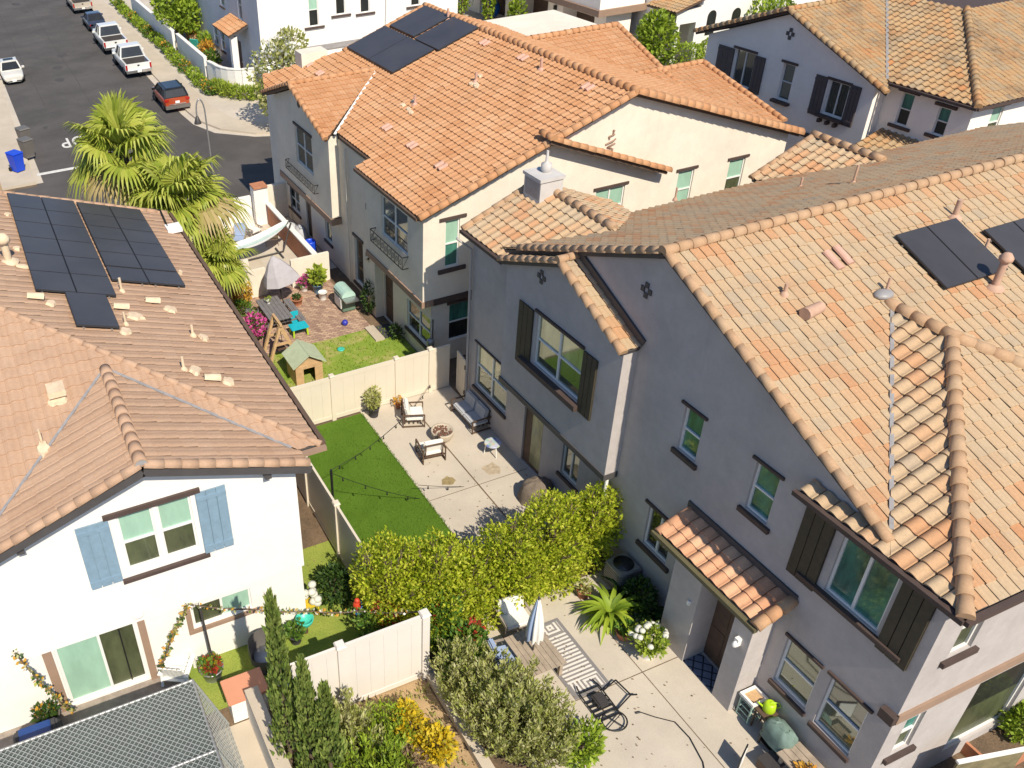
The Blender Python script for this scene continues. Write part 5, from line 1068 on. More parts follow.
# ground cover along the dry bed
mb = MB(); rr = random.Random(9)
for _ in range(420):
    x, y = rr.uniform(3.2, 5.9), rr.uniform(8.5, 11.2); leaves(mb, [(V((x + rr.uniform(-.05, .05), y + rr.uniform(-.05, .05), 0)), V((0, 0, 1))) for _ in range(3)], .13, .8, .5, rr, 0, .35)
o = mb.obj('ground_cover', LM['olive'], None, fix=False); tag(o, 'sparse weeds on the dry planting bed', 'weeds', None, 'stuff')
mb = MB()
for _ in range(2600):
    x, y = rr.uniform(5.8, 11.9), rr.uniform(21.3, 25.6); leaves(mb, [(V((x, y, 0)), V((0, 0, 1)))], .09, .9, .7, rr, 0, .25)
o = mb.obj('grass_blades', LM['bright'], None, fix=False); tag(o, 'tufts of grass in the worn lawn', 'grass', None, 'stuff')
def strap_plant(label, base, n, L, w, leaf, seed, group=None, name='strap_plant', droop=.9, extra=None):
    rr = random.Random(seed); o = thing(name, label, 'plant', base, 0, group); mb = MB(); b = V(base)
    for k in range(n):
        a = rr.uniform(0, 2 * PI); l = L * rr.uniform(.6, 1.1); d = V((math.cos(a), math.sin(a), 0)); s = V((-d.y, d.x, 0)); up = rr.uniform(.6, 1.3); pts = []
        for i in range(6):
            t = i / 5; pts.append((b + d * (l * t * (.45 + .4 * t)) + V((0, 0, l * (up * t - droop * t * t) + .05)), w * (1 - t ** 2.2) * (.5 + .9 * min(1, t * 3))))
        vs = []
        for p, ww in pts: vs += [p + s * (ww / 2) + V((0, 0, ww * .2)), p, p - s * (ww / 2) + V((0, 0, ww * .2))]
        mb.add(vs, [(i * 3 + j, i * 3 + j + 1, i * 3 + j + 4, i * 3 + j + 3) for i in range(5) for j in (0, 1)], 0, True)
    mb.obj('foliage', LM[leaf], o, fix=False); return o
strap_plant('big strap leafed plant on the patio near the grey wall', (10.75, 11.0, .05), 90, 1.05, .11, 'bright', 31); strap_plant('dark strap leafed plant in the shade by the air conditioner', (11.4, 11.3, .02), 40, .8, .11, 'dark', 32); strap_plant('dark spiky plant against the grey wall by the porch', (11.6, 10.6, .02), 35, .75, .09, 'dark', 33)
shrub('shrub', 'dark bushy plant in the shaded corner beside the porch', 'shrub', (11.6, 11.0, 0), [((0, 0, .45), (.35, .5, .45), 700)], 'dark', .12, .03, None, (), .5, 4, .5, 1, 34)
# palms
def palm(label, c, r, n, seed, trunk_h):
    rr = random.Random(seed); c = V(c); o = thing('fan_palm', label, 'palm', (c.x, c.y, 0), 0, 'fan palms'); mb = MB()
    k = 14; pts = [V((c.x + .05 * math.sin(i), c.y, c.z * i / k - .1)) for i in range(k + 1)]; mb.tube(pts, [.26 - .08 * i / k + .015 * (i % 2) for i in range(k + 1)], 10); mb.obj('trunk', MATS['bark'], o)
    cr, dry, st = MB(), MB(), MB()
    for i in range(n):
        t = i / n; el = math.radians(82 - 112 * t + rr.uniform(-10, 10)); az = i * 2.399 + rr.uniform(-.35, .35); L = r * rr.uniform(.72, 1.08); m = dry if t > .94 or rr.random() < .03 else cr
        d = V((math.cos(az) * math.cos(el), math.sin(az) * math.cos(el), math.sin(el))); side = V((-math.sin(az), math.cos(az), 0)); tw = rr.uniform(-.4, .4); up = d.cross(side)
        if up.z < 0: up = -up
        side, up = side * math.cos(tw) + up * math.sin(tw), up * math.cos(tw) - side * math.sin(tw)
        hub = c + d * (L * .40) - V((0, 0, .05 * L)); st.tube([c, c + d * (L * .2) + V((0, 0, .04)), hub], [.035, .025, .018], 5)
        nb = 40; cup = rr.uniform(.10, .30); droop = rr.uniform(.10, .40) + .35 * t
        for j in range(nb):
            a = (j / (nb - 1) - .5) * math.radians(250); fd = (d * math.cos(a) + side * math.sin(a) + up * cup * abs(math.sin(a))).normalized(); bl = L * .68 * (1 - .22 * abs(a) / 2.2) * rr.uniform(.85, 1.06); w_ = .030 * r
            nx = side * math.cos(a) - d * math.sin(a); fold = up * (.02 * (1 if j % 2 else -1)); jt = rr.uniform(.85, 1.2)
            q1 = hub + fd * (bl * .42) + up * (.05 * bl); q2 = hub + fd * (bl * .75) + up * (.02 * bl) - V((0, 0, bl * droop * .35 * jt)); q3 = hub + fd * (bl * .98) - V((0, 0, bl * droop * 1.1 * jt))
            m.add([hub, q1 + nx * w_ + fold, q1 - nx * w_ - fold, q2 + nx * w_ * .55, q2 - nx * w_ * .55, q3], [(0, 1, 2), (2, 1, 3, 4), (4, 3, 5)])
    cr.obj('crown', LM['palm'], o, fix=False); dry.obj('dry_frond', LM['palm_dry'], o, fix=False); st.obj('frond_stalk', LM['lime'], o, fix=False)
palm('taller fan palm, in front of the stop line', (4.3, 31.2, 6.1), 2.4, 24, 5, 6); palm('shorter fan palm hard against the sand tile roof', (5.75, 29.7, 4.55), 2.6, 27, 8, 4.6); palm('small fan palm leaning over the yard beyond the roof', (6.5, 28.4, 2.6), 1.7, 20, 9, 2.4)
# street trees and bushes
def tree(label, base, hgt, blobs, leaf, size, seed, extra=(), group='street trees'):
    return shrub('street_tree', label, 'tree', base, blobs, leaf, size, .10, group, extra, .6, 4, .4, 1.0, seed, .35, 8)
tree('white flowering tree between the corner house and the cream house', (15.6, 48.3, 0), 5, [((.6, 0, 3.4), (1.5, 1.3, 1.5), 1500), ((-.2, -.3, 1.9), (.9, .9, 1.2), 900), ((1.3, .5, 4.4), (.9, .9, .9), 500)], 'olive', .24, 41, [('white', (.5, -.2, 3.3), (1.4, 1.3, 1.7), 420, .22)])
tree('leafy green tree over the street wall at the top edge', (15.6, 70.5, 0), 4, [((0, 0, 3.1), (1.9, 2.4, 1.7), 2600), ((.3, -1.6, 2.2), (1.3, 1.3, 1.3), 900)], 'bright', .30, 42)
tree('rounded tree against the garage house', (40.4, 46.6, 0), 4, [((0, 0, 2.0), (1.35, 1.2, 1.9), 1900)], 'bright', .28, 43); tree('small tree in front of the arched windows', (48.6, 45.2, 0), 4, [((0, 0, 2.4), (1.6, 1.3, 1.5), 1200)], 'bright', .26, 44, [('white', (0, -.3, 2.2), (1.4, 1.2, 1.3), 150, .2)])
for i, (x, y, r, hh) in enumerate(((37.6, 58.2, .9, 2.6), (37.9, 62.5, .8, 3.2), (37.6, 66, 1.0, 3.0))): tree(('column bush by the garage piers', 'slender bush between two garage bays', 'bush at the far garage bay')[i], (x, y, 0), hh, [((0, 0, hh * .55), (r * .7, r * .7, hh * .55), 800)], 'bright', .24, 45 + i, (), 'garage bushes')
for i, (x, y, r) in enumerate(((42.3, 45.6, 1.1), (44.6, 45.8, .9), (46.4, 45.7, .9))): shrub('shrub', ('round clipped bush nearest the rear roof', 'round bush in the middle of the arcade planting', 'round bush beside the arched porch')[i], 'shrub', (x, y, 0), [((0, 0, .75), (r, r * .9, .8), 1500)], 'bright', .15, .05, 'round bushes by the arcade', (), .6, 3, .4, 1, 50 + i, .7, 0)
rr = random.Random(4); k = 0
for y in [56.8 + 1.9 * i for i in range(17)]:
    shrub('street_shrub', 'low clipped street shrub in the strip along the pavement', 'shrub', (14.05 + rr.uniform(-.06, .06), y, 0), [((0, 0, .35), (.48, 1.05, .42), 420)], 'bright' if k % 3 else 'mid', .17, .03, 'hedge along the street wall', (('orange', (0, 0, .5), (.4, .9, .3), 60, .14),) if k % 3 == 0 else (), .6, 2, .4, 1, 60 + k, .6, 4); k += 1
for i in range(7):
    a = PI / 2 * i / 6; x, y = 14.6 + 1.9 * (1 - math.cos(a)) + .3 * i / 6, 56.3 - 2.9 * math.sin(a) + .5
    shrub('street_shrub', 'tall grassy shrub in the curved bed at the corner', 'shrub', (x, y, 0), [((0, 0, .4), (.55, .55, .5), 420)], 'lime', .22, .03, 'planting in the curved corner bed', (), .3, 2, 1.0, .8, 90 + i, .4, 3)

mb = MB(); rr = random.Random(19)
for _ in range(5200):
    x, y = (rr.uniform(5.85, 8.8), rr.uniform(14, 21.05)) if rr.random() < .8 else (8.8 + rr.gauss(0, .02), rr.uniform(13.6, 21.05))
    leaves(mb, [(V((x, y, .004)), V((0, 0, 1)))], .05, .9, .6, rr, 0, .25)
o = mb.obj('turf_blades', LM['turf'], None, fix=False); tag(o, 'short blades of the green turf strip', 'turf', None, 'stuff')
# fallen leaves on soil, turf edge and concrete
mb = MB(); rr = random.Random(31)
for (x0, x1, y0, y1, n) in ((7.0, 11.9, 11.9, 14.4, 500), (6.3, 9.5, 7.5, 11.5, 260), (2.5, 6, 8, 11.3, 380), (4.3, 5.7, 14, 21, 160), (9, 12, 14, 18, 60), (8.8, 11.9, 6, 11.5, 60)):
    for _ in range(n):
        x, y = rr.uniform(x0, x1), rr.uniform(y0, y1); a = rr.uniform(0, 6.28); s_ = rr.uniform(.025, .06); dx, dy = math.cos(a) * s_, math.sin(a) * s_
        mb.add([(x, y, .026), (x + dx * .5 - dy * .35, y + dy * .5 + dx * .35, .034), (x + dx, y + dy, .028), (x + dx * .5 + dy * .35, y + dy * .5 - dx * .35, .03)], [(0, 1, 2, 3)])
o = mb.obj('leaf_litter', LM['brown'], None, fix=False); tag(o, 'fallen leaves scattered round the hedge and beds', 'leaves', None, 'stuff')
# ================================================================ garden furniture and other things in the yards
def armchair(name, label, loc, rz, w=.72, cush='fabric_white', frame='wood_dark', cat='armchair', seats=1, group=None):
    o = thing(name, label, cat, (0, 0, 0), 0, group); d, sh = .66, .26
    mb = MB(); t = .034
    for s in (-1, 1):
        x = s * (w / 2 - t / 2)
        mb.bar((x, -d / 2, 0), (x, -d / 2, .46), t); mb.bar((x, d / 2, 0), (x, d / 2, .52), t); mb.bar((x, -d / 2, .46), (x, d / 2, .46), t * 1.3, t); mb.bar((x, -d / 2, .04), (x, d / 2, .04), t)
    mb.bar((-w / 2, -d / 2 + .05, .2), (w / 2, -d / 2 + .05, .2), t); mb.bar((-w / 2, d / 2 - .06, .2), (w / 2, d / 2 - .06, .2), t); mb.bar((-w / 2 + t, d / 2 - .02, .64), (w / 2 - t, d / 2 - .02, .64), t)
    for x in (-w / 2 + .1, w / 2 - .1): mb.bar((x, d / 2 - .05, .2), (x, d / 2 - .0, .64), .03)
    for k in range(4): mb.bar((-w / 2 + t, -d / 2 + .12 + .14 * k, .2), (w / 2 - t, -d / 2 + .12 + .14 * k, .2), .05, .02)
    mb.obj('frame', MATS[frame], o); W = (w - .1) / seats
    for k in range(seats):
        x = -w / 2 + .05 + W * (k + .5)
        c = MB(); c.box((x, -.03, .285), (W - .01, d - .1, .13)); c.obj('seat_cushion', MATS[cush], o, .035)
        c = MB(); c.box((x, d / 2 - .15, .52), (W - .02, .13, .42), mat=Matrix.Rotation(-.22, 3, 'X')); c.obj('back_cushion', MATS[cush], o, .04)
    return place(o, loc, rz)
gp = 'white cushioned armchairs round the fire bowl'
a = G(413, 421); armchair('patio_armchair', 'white cushioned armchair next to the potted flowers', (a.x, a.y, .01), math.radians(68), group=gp)
a = G(433, 458); armchair('patio_armchair', 'armchair with its slatted back to the camera, nearest the stain', (a.x - .02, a.y + .12, .01), math.radians(172), group=gp)
armchair('patio_loveseat', 'pale grey cushioned loveseat against the grey house wall', (11.72, 19.25, .01), math.radians(-90), 1.35, 'fabric_grey', 'wood_dark', 'loveseat', 2)
a = G(443, 440); o = thing('fire_bowl', 'round pale concrete fire bowl with brown lava stones', 'fire pit', (a.x, a.y + .05, .01)); mb = MB()
mb.lathe([(.20, 0), (.27, .05), (.33, .18), (.35, .30), (.35, .34), (.31, .34), (.30, .29), (.01, .28)], (a.x, a.y + .05, .01), 24); mb.obj('bowl', MATS['pavement'], o)
mb = MB(); rr = random.Random(3)
for _ in range(60): r = .28 * rr.random() ** .5; t = rr.uniform(0, 6.28); s = rr.uniform(.02, .045); mb.ball((a.x + r * math.cos(t), a.y + .05 + r * math.sin(t), .31), (s, s, s * .8), 6, 4)
q = mb.obj('lava_stone', MATS['lava'] if 'lava' in MATS else M('lava', (.16, .075, .05), .9, .3), o); q['kind'] = 'stuff'
def side_table(label, loc, r=.25, h=.42):
    o = thing('side_table', label, 'table', loc); x, y, z = loc; mb = MB(); mb.lathe([(r * .9, h - .04), (r, h - .03), (r, h), (r * .96, h + .01)], loc, 24); mb.obj('tabletop', MATS['mosaic'], o)
    for k in range(3):
        t = 2.1 * k + .5; mb = MB(); mb.tube([(x + r * .75 * math.cos(t), y + r * .75 * math.sin(t), z + h - .03), (x + r * .95 * math.cos(t), y + r * .95 * math.sin(t), z)], [.022, .014], 6); mb.obj('leg', MATS['paint_white'], o)
def mosaic():
    m, nt, b, out = newmat('mosaic'); vo = nt.nodes.new('ShaderNodeTexVoronoi'); vo.inputs['Scale'].default_value = 9; tc = nt.nodes.new('ShaderNodeTexCoord'); nt.links.new(tc.outputs['Object'], vo.inputs[0])
    sp = nt.nodes.new('ShaderNodeSeparateXYZ'); nt.links.new(vo.outputs['Color'], sp.inputs[0]); r = ramp(nt, [(0, (.16, .20, .50)), (.35, (.55, .55, .62)), (.6, (.30, .45, .40)), (.8, (.6, .55, .3)), (1, (.25, .25, .55))]); nt.links.new(sp.outputs[0], r.inputs[0]); nt.links.new(r.outputs[0], b.inputs['Base Color']); b.inputs['Roughness'].default_value = .3; MATS['mosaic'] = m
mosaic(); a = G(492, 454); side_table('small round side table with a blue mosaic top, by the loveseat', (a.x, a.y, .01))
def pot(label, loc, r, h, mat, plant=None, name='flower_pot', taper=.75, seed=1, straps=None):
    """plant: (leaf, radii, offset z, count, size) list"""
    o = thing(name, label, 'plant pot', loc); x, y, z = loc; mb = MB(); mb.lathe([(r * taper, 0), (r * .98, h * .92), (r * 1.06, h * .93), (r * 1.06, h), (r * .92, h), (r * .9, h * .88), (.01, h * .87)], loc, 18); mb.obj('pot', MATS[mat], o)
    rr = random.Random(seed)
    for lf, rad, dz, n, sz in plant or []:
        mb = MB(); leaves(mb, blob_pts((x, y, z + h + dz), rad, n, rr, .4, z + h * .9, 4, seed), sz, 1, .6, rr, 0, .6); mb.obj('foliage' if lf not in ('white', 'red', 'pink', 'yellow') else 'blossom', LM[lf], o, fix=False)
    return o
a = G(373, 415); pot('dark pot with a small shrub at the cream fence', (a.x, a.y - .05, .01), .19, .33, 'fabric_dark', [('olive', (.28, .28, .42), .28, 420, .11)])
a = G(398, 408); pot('terracotta pot of orange flowers beside the white armchair', (a.x, a.y, .01), .10, .16, 'terracotta', [('orange', (.16, .14, .14), .12, 90, .09)])
a = G(646, 655); pot('white glazed pot overflowing with white hydrangeas', (a.x, a.y - .02, .01), .18, .26, 'paint_white', [('lime', (.42, .42, .32), .25, 700, .12), ('white', (.46, .46, .34), .32, 10, .08)])
o = [q for q in bpy.data.objects if q.get('label', '').startswith('white glazed')][0]; mb = MB(); rr = random.Random(8)
for _ in range(20):
    t = rr.uniform(0, 6.28); e = rr.uniform(.1, 1.2); c = (a.x + .42 * math.cos(t) * math.cos(e), a.y + .42 * math.sin(t) * math.cos(e), .52 + .32 * math.sin(e)); mb.ball(c, (.075, .075, .06), 8, 5)
mb.obj('blossom', LM['white'], o)
a = G(626, 640); pot('brown square pot at the edge of the plant bed', (a.x, a.y + .1, .01), .2, .22, 'terracotta', [('mid', (.2, .2, .16), .12, 160, .1)])
a = G(583, 596); pot('terracotta pot half under the hedge', (a.x, a.y, .01), .17, .2, 'terracotta', [('olive', (.2, .2, .16), .12, 120, .1)])
# covered round grill and string lights in the turf yard
o = thing('covered_grill', 'grill under a crumpled taupe cover by the garden door', 'grill', (11.55, 15.35, .01)); mb = MB(); n = 24; rings = []; rr = random.Random(2)
for z, r in ((0, .42), (.15, .40), (.36, .37), (.50, .33), (.58, .24), (.62, .10)): rings.append([V((11.55 + r * (1.25 if True else 1) * math.cos(2 * PI * k / n) * (1 + .07 * math.sin(k * 2.6 + z * 5)), 15.35 + r * math.sin(2 * PI * k / n) * (1 + .07 * math.cos(k * 3.1)), z + .02 * math.sin(k * 1.7))) for k in range(n)])
mb.loft(rings, 0, True); mb.obj('cover', M('taupe', (.17, .135, .105), .9, .25, 8), o)
def string_light(label, pts, sag, nb, r=.008):
    o = thing('string_light', label, 'string lights', pts[0]); mb = MB(); bl = MB(); P = []
    for a, b in zip(pts[:-1], pts[1:]):
        a, b = V(a), V(b)
        for k in range(nb + 1):
            t = k / nb; p = a.lerp(b, t) - V((0, 0, sag * 4 * t * (1 - t))); P.append(p)
    mb.tube(P, r, 5); mb.obj('cable', MATS['black_metal'], o)
    for i, p in enumerate(P[1::2]):
        bl = MB(); bl.tube([p, p - V((0, 0, .06))], .015, 6); bl.ball(p - V((0, 0, .09)), (.026, .026, .038), 8, 6); bl.obj('bulb', MATS['black_metal'], o)
q0 = OX(331, 470, 6.05); pl = thing('light_pole', 'black pole at the left fence holding up the string lights', 'pole', (q0.x, q0.y, 0)); mb = MB(); mb.tube([(q0.x, q0.y, 0), (q0.x, q0.y, q0.z)], .035, 8); mb.obj('pole', MATS['black_metal'], pl)
string_light('string of black bulbs rising from the pole towards the fence corner', [q0, OY(396, 425, 19.9), OY(430, 385, 21.05)], .12, 9)
string_light('lower string of black bulbs over turf and concrete towards the grey house', [q0 - V((0, 0, .1)), OX(428, 500, 8.9), OX(515, 490, 11.6)], .12, 9)
string_light('upper string of bulbs across the concrete towards the shuttered bay', [OX(418, 485, 8.6), OX(515, 483, 11.6)], .10, 10)
st = MB(); a = G(448, 481); rr = random.Random(4); st.poly([(a.x + .27 * rr.uniform(.6, 1.1) * math.cos(t), a.y + .2 * rr.uniform(.6, 1.1) * math.sin(t), .0135) for t in [2 * PI * k / 14 for k in range(14)]]); struct('stain', st, M('stain_ochre', (.30, .23, .11), .9, .3, 8))
st = MB(); st.poly([(11.1 + .3 * rr.uniform(.5, 1.1) * math.cos(t), 16.9 + .35 * rr.uniform(.5, 1.1) * math.sin(t), .0135) for t in [2 * PI * k / 12 for k in range(12)]]); struct('stain', st, M('stain_pale', (.42, .34, .24), .9, .3, 8))
# ---- front patio
a = G(533, 650); tb = thing('patio_table', 'weathered wooden patio table pierced by the blue umbrella', 'table', (8.75, 10.75, .01)); X0, X1, Y0, Y1, TH = 7.95, 8.86, 10.05, 11.2, .52
n = 7
mb = MB()
for k in range(n): mb.b2((X0 + (X1 - X0) * k / n + .004, Y0, TH - .03), (X0 + (X1 - X0) * (k + 1) / n - .004, Y1, TH))
mb.b2((X0 + .05, Y0 + .08, TH - .08), (X1 - .05, Y0 + .14, TH - .03)); mb.b2((X0 + .05, Y1 - .14, TH - .08), (X1 - .05, Y1 - .08, TH - .03)); mb.obj('tabletop', MATS['wood_table'] if 'wood_table' in MATS else M('wood_table', (.36, .29, .22), .8, .25, 5), tb)
for x in (X0 + .08, X1 - .08):
    for y in (Y0 + .1, Y1 - .1): mb = MB(); mb.b2((x - .04, y - .04, .01), (x + .04, y + .04, TH - .03)); mb.obj('leg', MATS['wood_table'], tb)
ub = thing('patio_umbrella', 'folded white and blue striped umbrella standing through the table', 'umbrella', (8.66, 10.72, .01)); c = OY(533, 648, 10.72); cx, cy = G(533, 649, .55).x, G(533, 649, .55).y
mb = MB(); mb.tube([(cx, cy, .02), (cx, cy, 2.2)], .022, 8); mb.ball((cx, cy, 2.22), (.03, .03, .05), 8, 6); mb.obj('pole', MATS['dark_metal'], ub)
mb = MB(); n = 32; rings = []
for i in range(14):
    t = i / 13; z = .92 + 1.24 * t; r = (.125 * (1 - t) ** .8 + .03) * (1 + .25 * math.sin(t * PI)); rings.append([V((cx + r * math.cos(2 * PI * k / n) * (1 + .28 * math.cos(8 * 2 * PI * k / n)), cy + r * math.sin(2 * PI * k / n) * (1 + .28 * math.cos(8 * 2 * PI * k / n)), z - .03 * math.cos(8 * 2 * PI * k / n) * (1 - t))) for k in range(n)])
mb.loft(rings, 0, True); nf = (14 - 1) * n; mb.mi[:nf] = [1 if ((f % n) // 2) % 4 == 0 else 0 for f in range(nf)]
mb.obj('canopy', [MATS['fabric_white'], M('fabric_sky', (.30, .38, .55), .9, .08)], ub)
mb = MB(); mb.lathe([(.2, 0), (.2, .05), (.05, .08), (.03, .3)], (cx, cy, .012), 14); mb.obj('base', MATS['dark_metal'], ub)
armchair('patio_armchair', 'white cushioned chair with grey wood arms under the hedge', (8.6, 11.8, .01), math.radians(-4), .78, 'fabric_white', 'wood_grey')
armchair('patio_armchair', 'chair with a pale blue cushion half hidden by the olive tree', (7.75, 10.9, .01), math.radians(82), .7, 'fabric_sky', 'wood_grey')
def rug_mat():
    m, nt, b, out = newmat('rug'); b.inputs['Roughness'].default_value = .95; uv = nt.nodes.new('ShaderNodeTexCoord'); sp = nt.nodes.new('ShaderNodeSeparateXYZ'); nt.links.new(uv.outputs['Generated'], sp.inputs[0])
    # bands: nested key frame in the end squares, straight bars between
    W, L = 1.0, 2.3
    x = math_n(nt, 'MULTIPLY', math_n(nt, 'SUBTRACT', sp.outputs[0], .5), W); y = math_n(nt, 'MULTIPLY', math_n(nt, 'SUBTRACT', sp.outputs[1], .5), L)
    ay = math_n(nt, 'ABSOLUTE', y); ax = math_n(nt, 'ABSOLUTE', x)
    bars = math_n(nt, 'FRACT', math_n(nt, 'MULTIPLY', y, 9.0)); dd = math_n(nt, 'MAXIMUM', math_n(nt, 'ABSOLUTE', math_n(nt, 'SUBTRACT', x, .15)), math_n(nt, 'ABSOLUTE', math_n(nt, 'SUBTRACT', ay, .95)))
    rings = math_n(nt, 'FRACT', math_n(nt, 'ADD', math_n(nt, 'MULTIPLY', dd, 9.0), .25)); isend = math_n(nt, 'GREATER_THAN', ay, .72)
    mx = nt.nodes.new('ShaderNodeMix'); nt.links.new(isend, mx.inputs[0]); nt.links.new(bars, mx.inputs[2]); nt.links.new(rings, mx.inputs[3])
    st = math_n(nt, 'GREATER_THAN', mx.outputs[0], .48); border = math_n(nt, 'MAXIMUM', math_n(nt, 'GREATER_THAN', ax, .41), math_n(nt, 'GREATER_THAN', ay, 1.07))
    c = mixc(nt, st, (.24, .22, .21), (.66, .62, .57)); c = mixc(nt, border, c, (.20, .19, .19)); nt.links.new(c, b.inputs['Base Color']); n = noise(nt, 60, 3); bump(nt, b, n.outputs[0], .4, .01); MATS['rug'] = m
rug_mat(); mb = MB(); mb.b2((8.72, 9.45, .011), (9.66, 11.52, .024)); o = mb.obj('outdoor_rug', MATS['rug']); tag(o, 'grey rug with a white key pattern beside the wooden table', 'rug')
def door_mat():
    m, nt, b, out = newmat('door_mat'); b.inputs['Roughness'].default_value = .95; tc = nt.nodes.new('ShaderNodeTexCoord'); mp = nt.nodes.new('ShaderNodeMapping'); mp.inputs['Rotation'].default_value = (0, 0, .785); mp.inputs['Scale'].default_value = (5, 5, 5); nt.links.new(tc.outputs['Object'], mp.inputs[0])
    sp = nt.nodes.new('ShaderNodeSeparateXYZ'); nt.links.new(mp.outputs[0], sp.inputs[0]); f = math_n(nt, 'MAXIMUM', math_n(nt, 'GREATER_THAN', math_n(nt, 'FRACT', sp.outputs[0]), .84), math_n(nt, 'GREATER_THAN', math_n(nt, 'FRACT', sp.outputs[1]), .84)); nt.links.new(mixc(nt, f, (.16, .19, .26), (.02, .025, .04)), b.inputs['Base Color']); MATS['door_mat'] = m
door_mat(); mb = MB(); mb.b2((11.5, 8.42, .011), (12.0, 9.75, .022)); o = mb.obj('door_mat', MATS['door_mat']); tag(o, 'dark blue trellis patterned mat at the porch door', 'door mat')
# tipped hose reel cart
a = G(603, 705); o = thing('hose_reel_cart', 'black metal hose reel cart lying on the concrete', 'hose reel', (9.15, 9.05, .01)); x, y = 9.1, 9.05; mb = MB(); w_ = .026
for dx in (-.26, .26): mb.bar((x + dx, y - .35, .06), (x + dx, y + .45, .10), w_); mb.bar((x + dx, y + .45, .10), (x + dx * .8, y + .62, .12), w_)
for k in range(5): mb.bar((x - .26, y - .3 + .12 * k, .09), (x + .26, y - .3 + .12 * k, .09), .035, .02)
mb.bar((x - .26, y + .45, .1), (x + .26, y + .45, .1), w_); mb.bar((x + .26, y - .2, .07), (x + .72, y - .05, .12), w_); mb.bar((x + .72, y - .05, .12), (x + .66, y + .4, .12), w_); mb.bar((x + .26, y + .3, .09), (x + .66, y + .4, .12), w_); mb.bar((x + .72, y - .05, .12), (x + .85, y - .1, .12), w_)
mb.obj('frame', MATS['black_metal'], o); mb = MB(); mb.tube([(x + .02 + .27 * math.cos(2 * PI * k / 24), y - .42 + .24 * math.sin(2 * PI * k / 24), .1) for k in range(25)], .018, 6); [mb.bar((x + .02, y - .42, .1), (x + .02 + .27 * math.cos(t), y - .42 + .24 * math.sin(t), .1), .016) for t in (.4, 1.97, 3.54, 5.1)]; mb.obj('wheel', MATS['black_metal'], o)
mb = MB(); mb.box((x + .02, y + .1, .16), (.26, .34, .12)); mb.obj('hose_box', MATS['dark_metal'], o, .03)
mb = MB(); pp = [G(640, 712, .03), G(655, 717, .03), G(675, 722, .03), G(690, 738, .03), G(703, 762, .03), G(708, 790, .03)]; mb.tube(pp, .012, 6); mb.tube([pp[0] - V((.1, -.02, 0)), pp[0]], .022, 8); o = mb.obj('garden_hose', MATS['black_metal']); tag(o, 'black garden hose snaking over the concrete', 'hose')
# air conditioner, shelf, grill, bench by the grey wall
o = thing('air_conditioner', 'grey air conditioner box between hedge and grey wall', 'air conditioner', (11.66, 11.78, .01)); mb = MB(); mb.box((11.66, 11.78, .36), (.62, .62, .7)); mb.obj('body', MATS['galv'], o, .03); mb = MB()
for k in range(8): mb.box((11.66, 11.78, .12 + .07 * k), (.635, .635, .02))
mb.obj('louvre', MATS['plastic_grey'], o); mb = MB(); mb.lathe([(.24, .71), (.25, .73), (.04, .735)], (11.66, 11.78, .01), 18); mb.obj('fan_grille', MATS['black_metal'], o)
sx, sy = 11.78, 7.62; o = thing('plant_shelf', 'small sage green wire shelf in front of the porch pier', 'shelf', (sx, sy, .01)); mb = MB()
for dx in (-.17, .17):
    for dy in (-.15, .15): mb.bar((sx + dx, sy + dy, .01), (sx + dx, sy + dy, .62), .025)
for z in (.06, .22, .38, .54):
    for k in range(4): mb.bar((sx - .17 + .113 * k, sy - .16, z), (sx - .17 + .113 * k, sy + .16, z), .022, .016)
    for k in (-.16, .16): mb.bar((sx - .18, sy + k, z), (sx + .18, sy + k, z), .022)
mb.obj('frame', M('sage', (.34, .47, .40), .5, .1), o); mb = MB()
for a_, b_ in (((-.21, -.19), (.21, -.14)), ((-.21, .14), (.21, .19)), ((-.21, -.14), (-.16, .14)), ((.16, -.14), (.21, .14))): mb.b2((sx + a_[0], sy + a_[1], .62), (sx + b_[0], sy + b_[1], .69))
mb.b2((sx - .16, sy - .14, .60), (sx + .16, sy + .14, .635), 1); mb.obj('tray', [MATS['paint_white'], MATS['wood_light']], o)
wx, wy = 11.85, 7.28; o = thing('watering_can', 'lime green watering can behind the wire shelf', 'watering can', (wx, wy, .6)); mb = MB(); mb.lathe([(.12, 0), (.13, .04), (.115, .2), (.07, .24), (.06, .235)], (wx, wy, .60), 16); mb.tube([(wx - .08, wy + .06, .66), (wx - .2, wy + .14, .80)], [.025, .018], 8); mb.obj('can', M('lime_plastic', (.40, .60, .02), .35, .08), o)
mb = MB(); mb.tube([(wx + .08, wy - .06, .66), (wx + .17, wy - .12, .74), (wx + .12, wy - .09, .86), (wx, wy, .84)], .014, 6); mb.obj('handle', MATS['lime_plastic'], o)
bx, by = 11.8, 7.28; o = thing('planter_stand', 'low dark stand carrying the watering can', 'stand', (bx, by, .01)); mb = MB(); mb.box((bx, by, .57), (.32, .32, .04)); [mb.bar((bx + dx, by + dy, .01), (bx + dx, by + dy, .56), .03) for dx in (-.13, .13) for dy in (-.13, .13)]; mb.obj('frame', MATS['wood_dark'], o)
gx, gy = 11.68, 6.78; o = thing('kettle_grill', 'grill under a sage green cover below the lower windows', 'grill', (gx, gy, .01)); mb = MB(); n = 20; rings = []
for z, rx, ry in ((.30, .22, .34), (.45, .20, .31), (.58, .22, .33), (.68, .20, .31), (.76, .15, .24), (.79, .07, .15)): rings.append([V((gx + rx * math.copysign(abs(math.cos(2 * PI * k / n)) ** .6, math.cos(2 * PI * k / n)) * (1 + .05 * math.sin(5.3 * k + z * 4)), gy + ry * math.copysign(abs(math.sin(2 * PI * k / n)) ** .6, math.sin(2 * PI * k / n)) * (1 + .06 * math.cos(3.7 * k)), z + .02 * math.sin(2.3 * k))) for k in range(n)])
